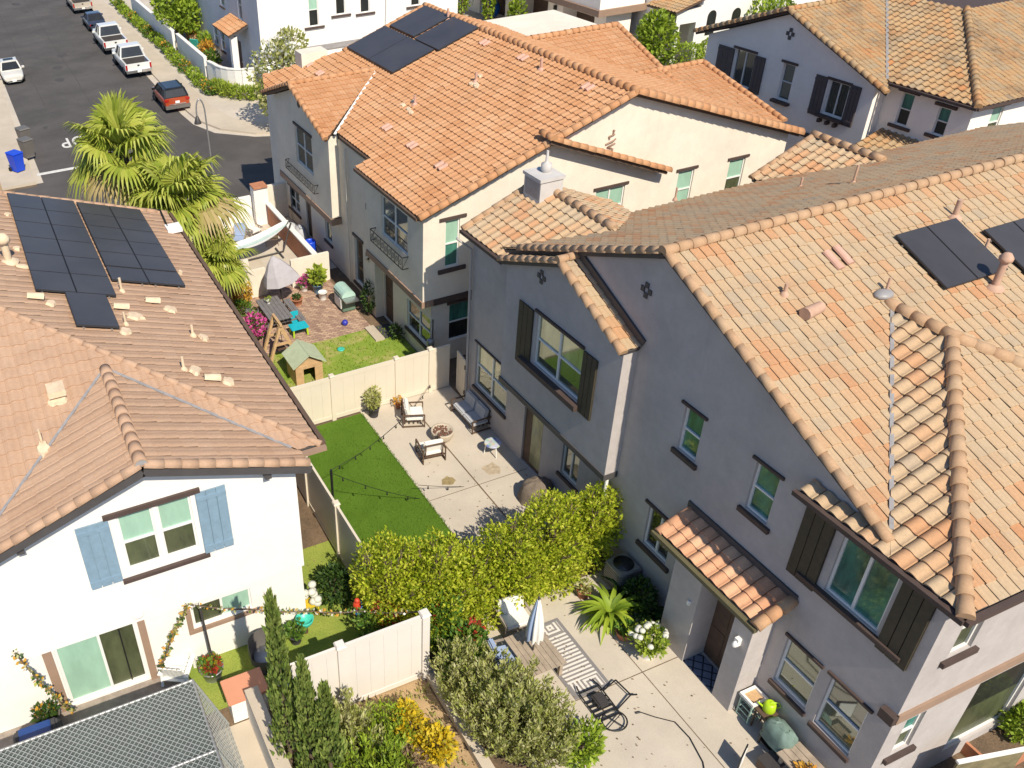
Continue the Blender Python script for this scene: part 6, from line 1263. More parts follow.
mb.loft(rings, 0, True); mb.obj('cover', M('cover_sage', (.15, .22, .19), .8, .25, 7), o); mb = MB()
for dx in (-.16, .16):
    for dy in (-.26, .26): mb.bar((gx + dx, gy + dy, .01), (gx + dx, gy + dy, .4), .03)
mb.box((gx, gy, .12), (.34, .56, .02)); mb.obj('cart', MATS['black_metal'], o)
o = thing('work_bench', 'weathered plank bench along the grey wall at the bottom edge', 'bench', (11.62, 5.8, .01)); mb = MB()
for k in range(4): mb.b2((11.32 + .15 * k, 5.15, .5), (11.46 + .15 * k, 6.5, .535))
mb.obj('tabletop', MATS['wood_table'], o)
for y in (5.25, 6.4):
    for x in (11.38, 11.86): mb = MB(); mb.b2((x - .03, y - .03, .01), (x + .03, y + .03, .5)); mb.obj('leg', MATS['wood_table'], o)
mb = MB(); rr = random.Random(6); leaves(mb, blob_pts((11.5, 5.85, .6), (.14, .25, .08), 130, rr, .2, .54), .1, 1, .4, rr, 0, .6); o = mb.obj('dried_flowers', LM['orange'], None, fix=False); tag(o, 'heap of dried orange flowers on the plank bench', 'flowers')
o = thing('shadow_box', 'dark box added as black shadow on the concrete in front of the sage covered grill', 'shadow box', (11.25, 6.5, .01)); mb = MB(); mb.box((11.25, 6.5, .14), (.36, .34, .26)); mb.obj('body', MATS['wood_dark'], o, .02); mb = MB(); mb.box((11.25, 6.5, .285), (.38, .36, .03)); mb.obj('lid', MATS['dark_metal'], o)  # dark box added where only black shadow lies
o = thing('picture_frame', 'black framed board leaning at the bottom edge of the patio', 'board', (10.72, 6.35, .01)); p = G(735, 768); mb = MB(); mb.box((p.x + .08, p.y - .02, .30), (.40, .03, .5), .5, 0); mb.obj('frame', MATS['black_metal'], o); mb = MB(); mb.box((p.x + .07, p.y - .045, .30), (.32, .02, .42), .5, 0); mb.obj('panel', MATS['paint_white'], o)
# right hand corner of the grey house
o = thing('screen_panel', 'weathered khaki screen panel leaning in front of the dark window', 'screen', (14.2, 4.6, 0)); mb = MB(); mb.bar((13.45, 4.62, .75), (14.75, 4.3, .75), .04, 1.5); mb.obj('panel', M('khaki', (.20, .17, .09), .9, .4, 4), o); mb = MB(); mb.bar((13.43, 4.62, 1.52), (14.77, 4.3, 1.52), .07, .05); mb.obj('rail', MATS['paint_white'], o)
o = thing('planter_box', 'long terracotta planter with a green shrub at the lower right', 'planter', (15.6, 4.95, 0)); mb = MB()
for a_, b_ in (((15.0, 4.55), (15.06, 5.35)), ((16.6, 4.55), (16.66, 5.35)), ((15.06, 4.55), (16.6, 4.61)), ((15.06, 5.29), (16.6, 5.35))): mb.b2((a_[0], a_[1], 0), (b_[0], b_[1], .32))
mb.b2((15.06, 4.61, 0), (16.6, 5.29, .26), 1); mb.obj('box', [MATS['terracotta'], MATS['soil']], o); mb = MB(); rr = random.Random(12); leaves(mb, blob_pts((16.15, 4.95, .65), (.5, .4, .45), 900, rr, .4, .27, 5, 2), .12, 1, .5, rr, 0, .5); mb.obj('foliage', LM['bright'], o, fix=False)
pot('white pot of cream flowers below the belt course corner', (12.7, 4.95, 0), .2, .3, 'paint_white', [('white', (.3, .3, .22), .2, 140, .11), ('mid', (.28, .28, .2), .15, 200, .1)])
# ---- white house garden
o = thing('wire_run', 'wire mesh animal run with a pipe frame in the lower left corner', 'animal run', (-1, 11.2, 0)); KX0, KX1, KY0, KY1, KZ = -3.6, 1.08, 8.2, 12.08, 1.8; mb = MB(); r = .03
for y in (KY0, 10.35, KY1): mb.tube([(KX0, y, KZ), (KX1 - .02 * (KY1 - y) * 5 if False else KX1, y, KZ)], r, 8)
for x in (KX0, KX1): mb.tube([(x, KY0, KZ), (x, KY1, KZ)], r, 8); [mb.tube([(x, y, 0), (x, y, KZ)], r, 8) for y in (KY0, 10.35, KY1)]
mb.obj('frame', MATS['galv'], o); mb = MB(); s = .085
k = KX0 - (KY1 - KY0)
while k < KX1:
    for sg in (0, 1):
        x0, x1 = k, k + (KY1 - KY0); y0, y1 = (KY0, KY1) if sg == 0 else (KY1, KY0); t0 = max(0, (KX0 - x0) / (x1 - x0)); t1 = min(1, (KX1 - x0) / (x1 - x0))
        if t1 > t0: mb.bar((x0 + (x1 - x0) * t0, y0 + (y1 - y0) * t0, KZ + .02 + .008 * sg), (x0 + (x1 - x0) * t1, y0 + (y1 - y0) * t1, KZ + .02 + .006 * sg), .011)
    k += s * 1.42
mb.obj('roof_mesh', MATS['wire'] if 'wire' in MATS else M('wire', (.33, .35, .34), .5, .1, 6), o)
mb = MB(); mb.b2((KX0, KY0, KZ - .05), (KX1, KY1, KZ - .042)); mb.obj('shade_cloth', M('shade_cloth', (.085, .105, .10), .9, .2, 3), o)
mb = MB(); k = KY0
while k < KY1: mb.bar((KX1 + .55, k, .02), (KX1 + .02, k, KZ), .012); k += .12
for z in [.1 + .12 * i for i in range(15)]: mb.bar((KX1 + .56 - .30 * z, KY0, z), (KX1 + .56 - .30 * z, KY1, z), .010)
mb.tube([(KX1 + .55, KY1, 0), (KX1, KY1, KZ)], .025, 6); mb.tube([(KX1 + .55, 10.35, 0), (KX1, 10.35, KZ)], .025, 6)
mb.obj('side_mesh', MATS['wire'], o)
p = G(240, 690, .8); o = thing('storage_box', 'white storage box with a terracotta coloured lid by the cypresses', 'box', (2.3, 12.55, 0)); mb = MB(); mb.box((2.15, 12.32, .34), (.80, .58, .66)); mb.obj('box', MATS['paint_white'], o); mb = MB(); mb.box((2.15, 12.32, .70), (.92, .68, .06)); mb.obj('lid', M('lid_terracotta', (.56, .25, .15), .7, .06), o, .015)
a = G(213, 676); pot('large white tub of red flowers on the grass', (a.x, a.y, 0), .27, .34, 'galv', [('red', (.22, .22, .14), .06, 120, .12), ('mid', (.26, .26, .2), .05, 200, .11), ('yellow', (.2, .2, .15), .1, 50, .09)])
mb = MB(); p0, p1 = G(212, 658, .4), OY(200, 608, 13.75); mb.tube([p0, p1], .028, 8); o = mb.obj('garden_stake', MATS['dark_metal']); tag(o, 'dark stake leaning out of the white flower tub', 'stake')
# slatted white garden chair
a = G(180, 678); o = thing('slatted_chair', 'white slatted garden chair by the sliding door', 'chair'); mb = MB()
for k in range(5): mb.box((-.22 + .11 * k, .28, .46), (.085, .025, .62), mat=Matrix.Rotation(-.35, 3, 'X'))
mb.obj('backrest', MATS['paint_white'], o); mb = MB(); [mb.box((0, -.25 + .1 * k, .26 - .012 * k), (.56, .085, .025)) for k in range(6)]; mb.obj('seat', MATS['paint_white'], o)
for sx_ in (-.3, .3): mb = MB(); mb.box((sx_, 0, .42), (.11, .66, .03)); mb.bar((sx_, -.28, 0), (sx_, -.28, .41), .06, .04); mb.bar((sx_, .3, 0), (sx_, .2, .41), .06, .04); mb.obj('armrest', MATS['paint_white'], o)
place(o, (a.x, a.y + .05, 0), 2.6)
def garland(label, pts, seed, cols=('olive', 'orange', 'dark'), n=180, r=.06):
    o = thing('flower_garland', label, 'garland', pts[0]); rr = random.Random(seed); P = []
    for a_, b_ in zip(pts[:-1], pts[1:]):
        for k in range(12): t = k / 12; P.append(V(a_).lerp(V(b_), t) - V((0, 0, .25 * t * (1 - t))))
    mb = MB(); mb.tube(P, .018, 5); mb.obj('vine', MATS['bark'], o)
    for i, c in enumerate(cols):
        mb = MB(); pts_ = []
        for _ in range(n): q = rr.choice(P); d = V((rr.gauss(0, 1), rr.gauss(0, 1), rr.gauss(0, 1))).normalized(); pts_.append((q + d * r * rr.random(), d))
        leaves(mb, pts_, .085, 1, .2, rr, 0, .7); mb.obj('foliage' if c in ('olive', 'dark', 'mid') else 'blossom', LM[c], o, fix=False)
garland('flower garland hung left of the sliding door', [OY(15, 653, 13.7), OY(48, 690, 13.6), OY(75, 712, 13.5)], 1, n=70); garland('flower garland climbing right of the sliding door', [OY(160, 668, 13.6), OY(172, 635, 13.65), OY(188, 604, 13.7)], 2, n=80); garland('flower garland strung from the wall towards the fence corner', [OY(188, 604, 13.7), OY(250, 609, 13.6), G(310, 611, .8), G(360, 611, .9), OY(425, 611, 11.6)], 3, ('olive', 'orange', 'mid', 'white'), 90, .05)
o = thing('parrot_ornament', 'red and blue parrot ornament hanging on the garland', 'ornament', G(357, 607, .9)); c = G(357, 605, .9); mb = MB(); mb.ball(c, (.10, .09, .16), 10, 8); mb.ball(c + V((0, -.02, .17)), (.07, .07, .07), 8, 6); mb.obj('body', M('red_paint', (.55, .05, .02), .5, .1), o); mb = MB(); mb.ball(c + V((.03, -.03, -.2)), (.13, .08, .10), 8, 6); mb.ball(c + V((.1, 0, -.02)), (.03, .06, .14), 8, 6); mb.obj('wing', M('blue_paint', (.02, .18, .50), .5, .1), o)
a = G(270, 668); o = thing('tub_chair', 'grey woven tub chair behind the tallest cypress', 'chair', (a.x, a.y + .1, 0)); mb = MB(); n = 20; rg = []
for z, r_ in ((.12, .2), (.3, .34), (.6, .42), (.9, .40)): rg.append([V((a.x + r_ * math.cos(t), a.y + .1 + r_ * .8 * math.sin(t), z * (1 if math.sin(t) > -.3 else .55))) for t in [2 * PI * k / n for k in range(n)]])
mb.loft(rg, 0, True, False); mb.obj('shell', MATS['plastic_grey'], o, fix=False); mb = MB(); mb.lathe([(.01, .26), (.30, .27), (.31, .36), (.01, .4)], (a.x, a.y + .1, 0), 18); mb.obj('seat_cushion', MATS['fabric_grey'], o); mb = MB(); mb.lathe([(.3, 0), (.3, .03), (.05, .06), (.04, .2)], (a.x, a.y + .1, .0), 14); mb.obj('base', MATS['black_metal'], o)
a = G(296, 641); pot('dark pot of herbs by the corner of the white house', (a.x, a.y, 0), .17, .25, 'fabric_dark', [('mid', (.26, .24, .22), .12, 260, .1)]); a = G(306, 632); o = thing('watering_basin', 'turquoise basin beside the dark herb pot', 'basin', (a.x, a.y, 0)); mb = MB(); mb.lathe([(.14, .0), (.2, .1), (.22, .2), (.2, .2), (.17, .08), (.01, .06)], (a.x, a.y, .3), 18); mb.obj('basin', M('turquoise', (.05, .48, .38), .4, .08), o); mb = MB(); mb.tube([(a.x, a.y, 0), (a.x, a.y, .3)], .06, 8); mb.obj('stand', MATS['wood_dark'], o)
a = G(310, 614); o = thing('flower_cart', 'white flower display on a yellow stand at the house corner', 'flower stand', (a.x, a.y, 0)); mb = MB(); rr = random.Random(15)
for k in range(9): mb.ball((a.x + rr.uniform(-.2, .2), a.y + rr.uniform(-.1, .1), .42 + .1 * k * .6), (.11, .10, .09), 8, 6)
mb.obj('blossom', LM['white'], o); mb = MB(); [mb.bar((a.x + dx, a.y + dy, 0), (a.x + dx * .9, a.y + dy, .38), .035) for dx in (-.2, .2) for dy in (-.12, .12)]; mb.box((a.x, a.y, .38), (.46, .3, .03)); mb.obj('stand', M('yellow_paint', (.62, .45, .03), .5, .1), o)
o = thing('covered_barbecue', 'black covered barbecue with a blue lid at the left edge', 'barbecue', (-1.95, 13.0, 0)); mb = MB(); mb.loft([[V((-2.15 + sx_ * w_, 12.95 + sy_ * d_, z)) for sx_, sy_ in ((-1, -1), (1, -1), (1, 1), (-1, 1))] for z, w_, d_ in ((0, .5, .33), (.6, .5, .33), (.8, .42, .28))]); mb.obj('cover', MATS['fabric_dark'], o, .04); mb = MB(); mb.b2((-2.5, 12.72, .80), (-1.85, 13.18, .86)); mb.obj('lid', M('blue_lid', (.012, .05, .20), .35, .1), o, .02)
a = G(50, 723); pot('green glazed pot of dark herbs before the left garland', (a.x, a.y, 0), .27, .3, 'plastic_grey', [('dark', (.3, .28, .2), .08, 320, .11), ('orange', (.25, .2, .15), .12, 40, .1)])
# ---- paver yard of the cream house
o = thing('picnic_table', 'dark grey picnic table with two benches on the pavers', 'table', (8.3, 27.6, 0)); tx, ty = 8.25, 27.75; mb = MB(); [mb.box((tx - .36 + .145 * k, ty, .56), (.135, 1.75, .04)) for k in range(6)]; mb.obj('tabletop', M('grey_boards', (.17, .16, .165), .7, .2, 5), o)
for sx_ in (-.78, .78): mb = MB(); [mb.box((tx + sx_ - .07 + .14 * k, ty, .32), (.13, 1.75, .035)) for k in range(2)]; mb.obj('bench', MATS['grey_boards'], o)
for dy in (-.6, .6): mb = MB(); mb.bar((tx - .8, ty + dy, .28), (tx + .8, ty + dy, .28), .05); mb.bar((tx - .3, ty + dy, .54), (tx - .6, ty + dy, 0), .06); mb.bar((tx + .3, ty + dy, .54), (tx + .6, ty + dy, 0), .06); mb.obj('trestle', MATS['grey_boards'], o)
pot('little pot of herbs on the picnic table', (8.2, 28.2, .58), .08, .12, 'paint_white', [('lime', (.13, .13, .1), .06, 70, .07)])
ux, uy = 9.0, 28.9; o = thing('patio_umbrella', 'half folded white umbrella leaning in the paver yard', 'umbrella', (ux, uy, 0)); mb = MB(); tip = OY(272, 256, 28.7); t = V(tip); b = V((ux, uy, 0)); mb.tube([b, t], .025, 8); mb.obj('pole', MATS['dark_metal'], o); mb = MB(); ax_ = (t - b).normalized(); q1 = ax_.cross(V((0, 1, 0))).normalized(); q2 = ax_.cross(q1); n = 16; rg = []
for k_, r_ in ((0, .03), (.3, .28), (.7, .52), (1.1, .68)): rg.append([t - V((-.22, .05, .85)).normalized() * k_ * 1.0 + q1 * (r_ * math.cos(2 * PI * j / n) * (1 + .08 * (j % 2))) + q2 * (r_ * .62 * math.sin(2 * PI * j / n) * (1 + .08 * (j % 2))) for j in range(n)])
mb.loft(rg, 0, False, False); mb.obj('canopy', M('canvas', (.40, .38, .41), .9, .1, 5), o, fix=False)
a = G(345, 308); gx, gy = 11.0, 27.55; o = thing('gas_grill', 'green and steel gas grill under the cream house wall', 'grill', (gx, gy, 0)); mb = MB(); mb.b2((gx - .26, gy - .42, .05), (gx + .26, gy + .42, .62)); mb.obj('cabinet', M('grill_green', (.12, .20, .15), .4, .15), o, .02); mb = MB(); rg = []
for y_ in (-.42, .42): rg.append([V((gx + .28 * math.cos(PI * k / 8), gy + y_, .64 + .26 * math.sin(PI * k / 8))) for k in range(9)])
mb.loft(rg); mb.obj('lid', M('mint_enamel', (.38, .55, .48), .35, .1), o); mb = MB(); mb.b2((gx - .27, gy - .80, .60), (gx + .27, gy - .44, .64)); mb.obj('side_shelf', MATS['steel'], o); mb = MB(); mb.b2((gx - .29, gy - .3, .15), (gx - .262, gy + .3, .55)); mb.obj('door', MATS['paint_white'], o); mb = MB(); mb.tube([(gx - .3, gy - .3, .75), (gx - .3, gy + .3, .75)], .02, 6); mb.obj('handle', MATS['black_metal'], o)
kx, ky = 8.75, 26.55; o = thing('kids_table', 'turquoise plastic childrens table with lime legs', 'table', (kx, ky, 0)); mb = MB(); mb.b2((kx - .33, ky - .25, .3), (kx + .33, ky + .25, .35)); mb.obj('tabletop', M('kid_turquoise', (.01, .40, .50), .4, .08), o, .02)
for dx in (-.27, .27):
    for dy in (-.2, .2): mb = MB(); mb.tube([(kx + dx, ky + dy, 0), (kx + dx * .95, ky + dy * .95, .3)], .035, 8); mb.obj('leg', MATS['lime_plastic'], o)
kx, ky = 8.85, 27.15; o = thing('kids_chair', 'turquoise plastic childrens chair behind the little table', 'chair', (kx, ky, 0)); mb = MB(); mb.b2((kx - .17, ky - .15, .2), (kx + .17, ky + .17, .24)); mb.obj('seat', MATS['kid_turquoise'], o, .01); mb = MB(); mb.b2((kx - .17, ky + .14, .24), (kx + .17, ky + .18, .52)); mb.obj('backrest', MATS['kid_turquoise'], o, .01)
for dx in (-.13, .13):
    for dy in (-.11, .13): mb = MB(); mb.tube([(kx + dx, ky + dy, 0), (kx + dx, ky + dy, .2)], .025, 6); mb.obj('leg', MATS['lime_plastic'], o)
# A-frame and playhouse
o = thing('swing_frame', 'pale timber A-frame swing next to the playhouse', 'swing', (7.65, 25.3, 0)); mb = MB(); wd = .09
for y_ in (25.05, 25.75): mb.bar((7.1, y_, 0), (7.62, y_ + .05, 1.45), wd); mb.bar((8.2, y_, 0), (7.62, y_ + .05, 1.45), wd); mb.bar((7.36, y_ + .02, .72), (7.9, y_ + .02, .72), wd * .8)
mb.bar((7.62, 25.0, 1.47), (7.62, 25.85, 1.47), wd); mb.obj('frame', MATS['wood_light'], o); mb = MB(); mb.box((7.65, 25.4, .4), (.3, .35, .05)); mb.tube([(7.55, 25.4, .4), (7.6, 25.4, 1.42)], .012, 5); mb.tube([(7.75, 25.4, .4), (7.66, 25.4, 1.42)], .012, 5); mb.obj('seat', MATS['wood_dark'], o)
px_, py_ = 7.95, 23.85; o = thing('playhouse', 'wooden playhouse with a pale green roof behind the cream fence', 'playhouse', (px_, py_, 0)); mb = MB(); W_, D_ = .95, .9
for (x0, x1, z0, z1) in ((-.475, -.2, 0, .75), (.2, .475, 0, .75), (-.2, .2, .62, .75)): mb.b2((px_ + x0, py_ - D_ / 2 - .02, z0), (px_ + x1, py_ - D_ / 2 + .02, z1))
mb.poly([(px_ - .475, py_ - D_ / 2, .75), (px_ + .475, py_ - D_ / 2, .75), (px_, py_ - D_ / 2, 1.12)]); mb.b2((px_ - .475, py_ - D_ / 2 + .03, 0), (px_ - .435, py_ + D_ / 2, .75)); mb.b2((px_ + .435, py_ - D_ / 2 + .03, 0), (px_ + .475, py_ + D_ / 2, .75)); mb.b2((px_ - .43, py_ + D_ / 2 - .04, 0), (px_ + .43, py_ + D_ / 2, .75)); mb.obj('wall', MATS['wood_light'], o, fix=False)
mb = MB(); mb.bar((px_ - .28, py_ - .58, .98), (px_ - .28, py_ + .55, .98), .72, .03, 0, (-.55, 0, .83)); mb.bar((px_ + .28, py_ - .58, .98), (px_ + .28, py_ + .55, .98), .72, .03, 0, (.55, 0, .83)); mb.obj('roof', M('roof_mint', (.42, .48, .33), .8, .12, 5), o)
a = G(345, 325); mb = MB(); mb.ball((a.x, a.y, .1), .12, 14, 10); o = mb.obj('toy_ball', M('ball_blue', (.03, .04, .38), .4, .2, 14)); tag(o, 'dark blue ball on the pavers', 'ball')
mb = MB(); a = G(341, 350); mb.lathe([(.12, 0), (.14, .04), (.10, .05), (.02, .03)], (a.x, a.y, .01), 14); o = mb.obj('frisbee', MATS['turquoise']); tag(o, 'small pale turquoise toy on the worn lawn', 'toy')
a = G(297, 304); pot('terracotta bowl beside the white umbrella', (a.x, a.y, 0), .24, .26, 'terracotta', [('dark', (.16, .16, .1), .04, 90, .1)]); a = G(318, 292); pot('blue pot of spiky yucca at the cream wall', (a.x, a.y, 0), .22, .36, M('pot_blue', (.12, .22, .33), .4, .1).name, [('lime', (.3, .3, .42), .32, 260, .22)]); a = G(323, 299); pot('white round pot next to the blue yucca pot', (a.x, a.y, 0), .17, .32, 'paint_white', [])
a = G(303, 292); pot('pot of pink flowers at the foot of the white umbrella', (a.x + .1, a.y + .1, 0), .16, .24, 'paint_white', [('pink', (.26, .24, .2), .18, 150, .11), ('mid', (.24, .22, .18), .12, 160, .1)])
shrub('shrub', 'pink flowering shrub at the edge of the sand tile roof', 'shrub', (7.25, 27.0, 0), [((0, 0, .4), (.4, .55, .42), 500)], 'mid', .12, .03, None, [('pink', (0, 0, .55), (.42, .55, .35), 380, .13)], sseed=71); shrub('shrub', 'golden shrub against the cream wall left of the table', 'shrub', (7.55, 29.4, 0), [((0, 0, .55), (.42, .38, .5), 700)], 'orange', .12, .03, None, (), .55, 4, .5, 1, 72); shrub('shrub', 'blue-green succulent clump below the golden shrub', 'shrub', (7.3, 28.8, 0), [((0, 0, .3), (.38, .45, .32), 420)], 'mid', .15, .03, None, (), .3, 3, .8, .9, 73)
shrub('shrub', 'climbing shrub beside the green grill', 'shrub', (11.55, 26.6, 0), [((0, 0, .7), (.22, .35, .7), 420)], 'dark', .12, .03, None, (), .5, 4, .5, 1, 74); shrub('shrub', 'dark plant at the step of the cream house', 'shrub', (11.75, 24.6, 0), [((0, 0, .3), (.2, .35, .32), 260)], 'dark', .11, .03, None, (), .5, 4, .5, 1, 75)
sb = MB(); sb.b2((11.0, 24.75, 0), (11.35, 25.75, .08)); o = sb.obj('stone_step', MATS['pavement']); tag(o, 'pale stone step at the edge of the worn lawn', 'step'); sb = MB(); sb.b2((11.4, 24.8, .002), (11.95, 25.7, .02)); o = sb.obj('door_mat', MATS['fabric_dark']); tag(o, 'black mat at the cream house garden door', 'door mat')
# ---- yard beyond: hammock, chairs, bin
def folding_chair(label, loc, rz, mat):
    o = thing('garden_chair', label, 'chair'); mb = MB()
    for s_ in (-.27, .27): mb.bar((s_, -.3, 0), (s_, .28, .75), .03); mb.bar((s_, .3, 0), (s_, -.25, .42), .03); mb.bar((s_, -.3, .42), (s_, .2, .46), .04)
    mb.obj('frame', MATS['wood_grey'], o); mb = MB(); mb.box((0, 0, .3), (.5, .5, .04)); mb.obj('seat', MATS[mat], o); mb = MB(); mb.box((0, .25, .6), (.5, .04, .55), mat=Matrix.Rotation(-.25, 3, 'X')); mb.obj('backrest', MATS[mat], o); place(o, loc, rz)
folding_chair('beige garden chair by the terracotta capped pier', (9.9, 35.2, 0), .4, 'fabric_white'); folding_chair('beige garden chair with a blue towel, left of the pier', (9.1, 34.7, 0), -.5, 'fabric_sky'); folding_chair('chair with its beige back to the hammock', (10.35, 34.1, 0), 2.9, 'mortar_patch')
o = thing('hammock', 'pale striped hammock on a dark stand behind the cream wall', 'hammock', (9.3, 32.9, 0)); hA, hB = V((7.8, 32.9, .75)), V((10.85, 33.1, 1.25)); mb = MB(); vs = []; n = 14
for i in range(n + 1):
    t = i / n; p = hA.lerp(hB, t) - V((0, 0, 1.2 * t * (1 - t))); w_ = .45 * math.sin(PI * min(1, max(0, t))) ** .5
    for j in range(5): vs.append(p + V((0, (j / 4 - .5) * 2 * w_, .16 * abs(j / 2 - 1) ** 2)))
mb.add(vs, [(i * 5 + j, i * 5 + j + 1, i * 5 + j + 6, i * 5 + j + 5) for i in range(n) for j in range(4)], 0, True); mb.mi = [f % 2 for f in range(len(mb.f))]; mb.obj('bed', [M('hammock_teal', (.42, .52, .50), .9, .1), MATS['fabric_white']], o, fix=False)
mb = MB(); mb.tube([hA + V((-.1, 0, 0)), (8.1, 32.9, .06), (10.5, 33.05, .06), hB + V((.1, 0, 0))], .04, 8); mb.tube([(8.3, 32.4, .05), (8.3, 33.4, .05)], .04, 8); mb.tube([(10.3, 32.5, .05), (10.3, 33.5, .05)], .04, 8); mb.obj('stand', MATS['dark_metal'], o)
o = thing('drum_bin', 'blue plastic drum by the cream house front wall', 'bin', (11.5, 32.4, 0)); mb = MB(); mb.lathe([(.22, 0), (.25, .1), (.25, .55), (.23, .6), (.20, .6), (.19, .5)], (11.5, 32.4, 0), 18); mb.obj('drum', MATS['plastic_blue'], o)
for i, (x, y) in enumerate(((11.35, 34.3), (11.6, 33.9))):
    o = thing('dust_sheet', ('grey dust sheet over a low shape left of the blue drum', 'pale blue sheet over a low shape right by the blue drum')[i], 'covered item', (x, y, 0)); mb = MB(); n = 14; rg = []
    for z, r_ in ((0, .34), (.35, .30), (.6, .2), (.68, .06)): rg.append([V((x + r_ * math.cos(2 * PI * k / n) * (1 + .1 * math.sin(3 * k)), y + r_ * 1.2 * math.sin(2 * PI * k / n), z)) for k in range(n)])
    mb.loft(rg, 0, True); mb.obj('sheet', MATS['fabric_grey'], o)
mb = MB(); mb.ball((39.0, 64.0, .75), .75, 16, 10); o = mb.obj('exercise_ball', MATS['ball_big'] if 'ball_big' in MATS else M('ball_big', (.02, .14, .55), .3, .08)); tag(o, 'big blue ball in front of the far garage bay', 'ball')
# terrace of the corner house
for i, (x, y, l) in enumerate(((15.9, 63.6, 'orange'), (16.5, 66.2, 'bright'), (15.6, 61.0, 'mid'), (16.6, 69.8, 'orange'))):
    o = thing('planter_box', ('wooden planter with orange grasses on the corner terrace', 'wooden planter with green shrubs by the teal chair', 'wooden planter on the terrace next to the curved wall', 'wooden planter with golden plants, farthest on the terrace')[i], 'planter', (x, y, .3)); mb = MB(); mb.b2((x - .42, y - .6, .3), (x + .42, y + .6, .75)); mb.obj('box', MATS['wood_light'], o); rr = random.Random(i); mb = MB(); leaves(mb, blob_pts((x, y, 1.05), (.5, .7, .5), 320, rr, .3, .7), .24, 1, .6, rr, 0, .5); mb.obj('foliage', LM[l], o, fix=False)
o = thing('adirondack_chair', 'teal garden chair on the corner terrace', 'chair'); mb = MB(); mb.box((0, 0, .35), (.7, .65, .06)); mb.obj('seat', MATS['turquoise'], o); mb = MB(); mb.box((0, .38, .75), (.7, .06, .9), mat=Matrix.Rotation(-.3, 3, 'X')); mb.obj('backrest', MATS['turquoise'], o); mb = MB(); [mb.bar((s_ * .36, dy, 0), (s_ * .36, dy, .55), .07) for s_ in (-1, 1) for dy in (-.3, .3)]; mb.box((.36, 0, .57), (.12, .7, .04)); mb.box((-.36, 0, .57), (.12, .7, .04)); mb.obj('armrest', MATS['turquoise'], o); place(o, (15.8, 65.2, .3), 2.2)
# ================================================================ vehicles, bins, lamp
def paint(name, col):
    m, nt, b, out = newmat(name); b.inputs['Base Color'].default_value = (*col, 1); b.inputs['Roughness'].default_value = .35; b.inputs['Coat Weight'].default_value = .7; b.inputs['Coat Roughness'].default_value = .06; b.inputs['Metallic'].default_value = .1; MATS[name] = m; return m
paint('paint_car_white', (.72, .72, .70)); paint('paint_car_orange', (.38, .055, .012)); paint('paint_car_navy', (.035, .045, .075)); paint('paint_car_beige', (.45, .40, .33)); paint('paint_car_black', (.012, .013, .015)); paint('paint_car_pearl', (.66, .64, .58))
M('chrome', (.6, .6, .6), .15, .05, 5, 0, 60, .9); M('lamp_red', (.35, .012, .012), .25, .1); M('lamp_clear', (.55, .57, .58), .15, .1); M('bed_liner', (.05, .045, .045), .8, .2)
def ring(y, pts): return [V((x, y, z)) for x, z in pts] + [V((-x, y, z)) for x, z in reversed(pts)]
def wheels(o, ys, w, r=.37):
    for y in ys:
        for s in (-1, 1):
            mb = MB(); prof = [(r * .62, -.11), (r * .95, -.11), (r, -.07), (r, .07), (r * .95, .11), (r * .62, .11)]; n = 20; x0 = s * (w - .10)
            vs = [V((x0 + t, y + q * math.cos(2 * PI * k / n), r + q * math.sin(2 * PI * k / n))) for q, t in prof for k in range(n)]
            mb.add(vs, [(i * n + k, i * n + (k + 1) % n, (i + 1) * n + (k + 1) % n, (i + 1) * n + k) for i in range(5) for k in range(n)], 0, True); wh = mb.obj('wheel', MATS['rubber'], o)
            mb = MB(); xs = x0 + s * .085; mb.add([V((xs, y + r * .6 * math.cos(2 * PI * k / n), r + r * .6 * math.sin(2 * PI * k / n))) for k in range(n)], [list(range(n))]); mb.tube([(xs - s * .15, y, r), (xs + s * .02, y, r)], r * .2, 8); mb.obj('rim', MATS['steel'], wh, fix=False)
def cabin(o, mat, z0, z1, yb, yf, ybt, yft, w0, w1, roofmat=None, mids=(0.,), sun=False):
    g = MB(); c = [[V((-w0, yb, z0)), V((w0, yb, z0)), V((w0, yf, z0)), V((-w0, yf, z0))], [V((-w1, ybt, z1)), V((w1, ybt, z1)), V((w1, yft, z1)), V((-w1, yft, z1))]]
    g.loft(c); g.obj('window_glass', MATS['glass_car'] if 'glass_car' in MATS else glass_mat('glass_car', (.015, .017, .02)), o)
    p = MB()
    for i in range(4): p.bar(c[0][i] * 1.0, c[1][i] + V((0, 0, .01)), .11, .09)
    for m_ in mids:
        for s in (-1, 1): p.bar((s * (w0 + .005), yb + (yf - yb) * (.5 + m_ * .3), z0), (s * (w1 + .005), ybt + (yft - ybt) * (.5 + m_ * .3), z1), .07, .05)
    for a, b in ((0, 1), (1, 2), (2, 3), (3, 0)): p.bar(c[0][a] + V((0, 0, .02)), c[0][b] + V((0, 0, .02)), .05, .06)
    p.obj('pillar', MATS[mat], o)
    r = MB(); q = c[1]; k = .05; r.loft([[q[0] + V((-k, -k, -.02)), q[1] + V((k, -k, -.02)), q[2] + V((k, k, -.02)), q[3] + V((-k, k, -.02))], [q[0] + V((-k, -k, .03)), q[1] + V((k, -k, .03)), q[2] + V((k, k, .03)), q[3] + V((-k, k, .03))], [q[0] + V((.1, .1, .075)), q[1] + V((-.1, .1, .075)), q[2] + V((-.1, -.12, .075)), q[3] + V((.1, -.12, .075))]]); rf = r.obj('roof', MATS[roofmat or mat], o)
    if sun: r = MB(); r.b2((-.4, (ybt + yft) / 2 - .35, z1 + .07), (.4, (ybt + yft) / 2 + .35, z1 + .085)); r.obj('sunroof', MATS['glass_car'], rf)
